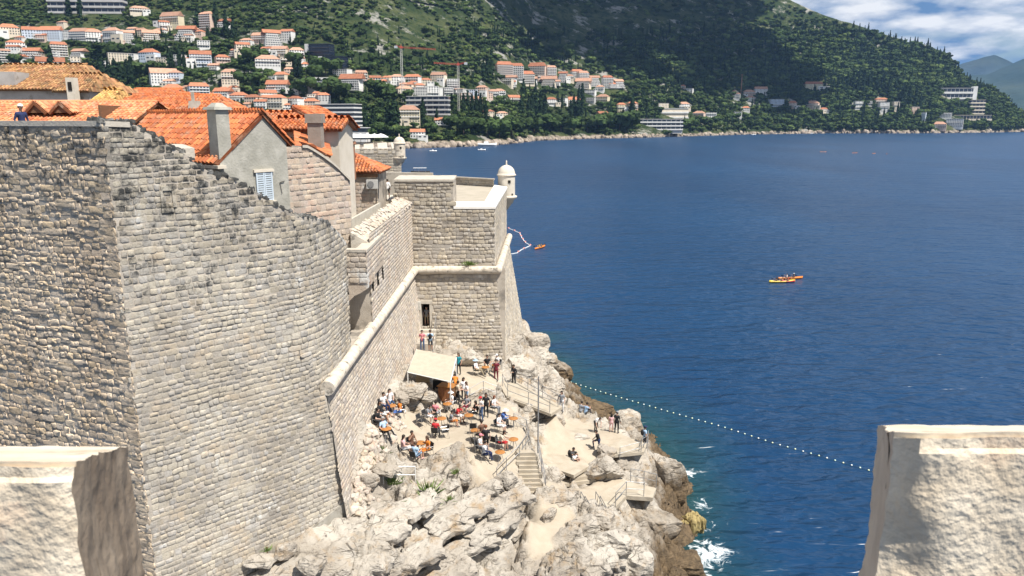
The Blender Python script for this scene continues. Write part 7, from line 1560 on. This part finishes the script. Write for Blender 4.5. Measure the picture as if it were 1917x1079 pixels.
def boat(p, rz, label, L_, hullc, cab):
    t = empty('motor_boat', p, R(rz), label, 'boat'); hull(L_, L_*.3, L_*.13, sheer=L_*.05).build('hull', flat(hullc, .4), t, True); z = L_*.13
    MB().box((-.05*L_, 0, z+.06*L_), (L_*.28, L_*.2, L_*.12), 0, 0, .8).build('cabin', flat(cab), t); MB().box((.08*L_, 0, z+.08*L_), (.02*L_, L_*.18, L_*.06)).build('windscreen', M_GLASS, t)
boat(onz(811, 284, 0), 10, 'small white motor boat off the rocky shore', 7, (.75, .75, .73), (.7, .7, .7)); boat(onz(902, 282, 0), 0, 'white motor boat left of the bay', 8, (.75, .75, .75), (.7, .7, .7)); boat(onz(912, 274, 0), 5, 'long white motor boat close under the shore', 22, (.74, .74, .73), (.7, .7, .7)); boat(onz(1411, 253, 0), 0, 'tiny white boat at the foot of the wooded slope', 9, (.75, .75, .75), (.7, .7, .7)); boat(onz(1518, 250.5, 0), 0, 'tiny white boat by the headland shore', 9, (.75, .75, .75), (.7, .7, .7))
tp = onz(787, 325, 0); t = empty('tour_boat', tp, R(4), 'black wooden tour boat with white canopy beyond the bastion', 'boat'); hull(11, 3.0, 1.1, sheer=.35).build('hull', flat((.025, .022, .02)), t, True)
MB().slab([Vector((-4, -1.3, 3.2)), Vector((3.6, -1.3, 3.2)), Vector((3.6, 1.3, 3.2)), Vector((-4, 1.3, 3.2))], .16).build('canopy', flat((.72, .72, .7)), t)
for k in range(5):
    for s_ in (-1.25, 1.25): MB().tube((-3.8+1.8*k, s_, .9), (-3.8+1.8*k, s_, 3.1), .05).build('post', flat((.1, .1, .1)), t)
for k in range(6):
    q = tp+Vector((-3.2+1.25*k, -.7, .75)); person(q, 270, 'low', f'passenger on the tour boat, {NUMS[k]} from the left', top=('black', 'grey', 'white', 'navy', 'dgrey', 'lblue')[k], bot='dgrey')
def float_line(name, pts, step, rad, label, fcol, rcol, rr=.03):
    W_ = [onz(u, v, .03) for u, v in pts]; t = empty(name, W_[0], 0, label, 'rope'); MB().path([w-W_[0] for w in W_], rr, 4).build('rope', flat(rcol), t)
    me = [MB().sphere((0, 0, 0), rad, 10, 7, 0, (1, 1, .85)).mesh('float', [flat(c)], True) for c in fcol]; acc = 0; k = 0
    for a, b in zip(W_[:-1], W_[1:]):
        L_ = (b-a).length
        while acc < L_: inst('float', me[k % len(me)], t, a.lerp(b, acc/L_)-W_[0]+Vector((0, 0, rad*.4))); acc += step; k += 1
        acc -= L_
float_line('swim_line', [(1052, 711), (1150, 742), (1250, 771), (1350, 799), (1450, 831), (1530, 853), (1612, 877), (1690, 900)], .72, .085, 'long line of small pale floats curving out across the water', [(.66, .72, .5), (.72, .75, .72), (.6, .72, .6)], (.05, .10, .12), .012)
float_line('white_rope', [(952, 428), (962, 432), (973, 437), (977, 446), (984, 455), (993, 460), (985, 464), (976, 468), (968, 474), (957, 476)], 5, .28, 'white floating rope with pink floats beside the bastion', [(.6, .25, .22)], (.72, .74, .75), .12)

# ================================================================ air: thin haze over land and sea
mb = MB(); mb.box((2000, 6500, 255), (14000, 13600, 532)); o = mb.build('haze', [])
m, nt, N, L, b = nodes_of('haze_air'); nt.nodes.remove(b); pv = N('ShaderNodeVolumePrincipled'); pv.inputs['Color'].default_value = (.33, .57, 1.0, 1); pv.inputs['Density'].default_value = .000045; pv.inputs['Anisotropy'].default_value = .2
L(pv.outputs[0], nt.nodes['Material Output'].inputs['Volume']); o.data.materials.append(m); tag(o, kind='stuff')
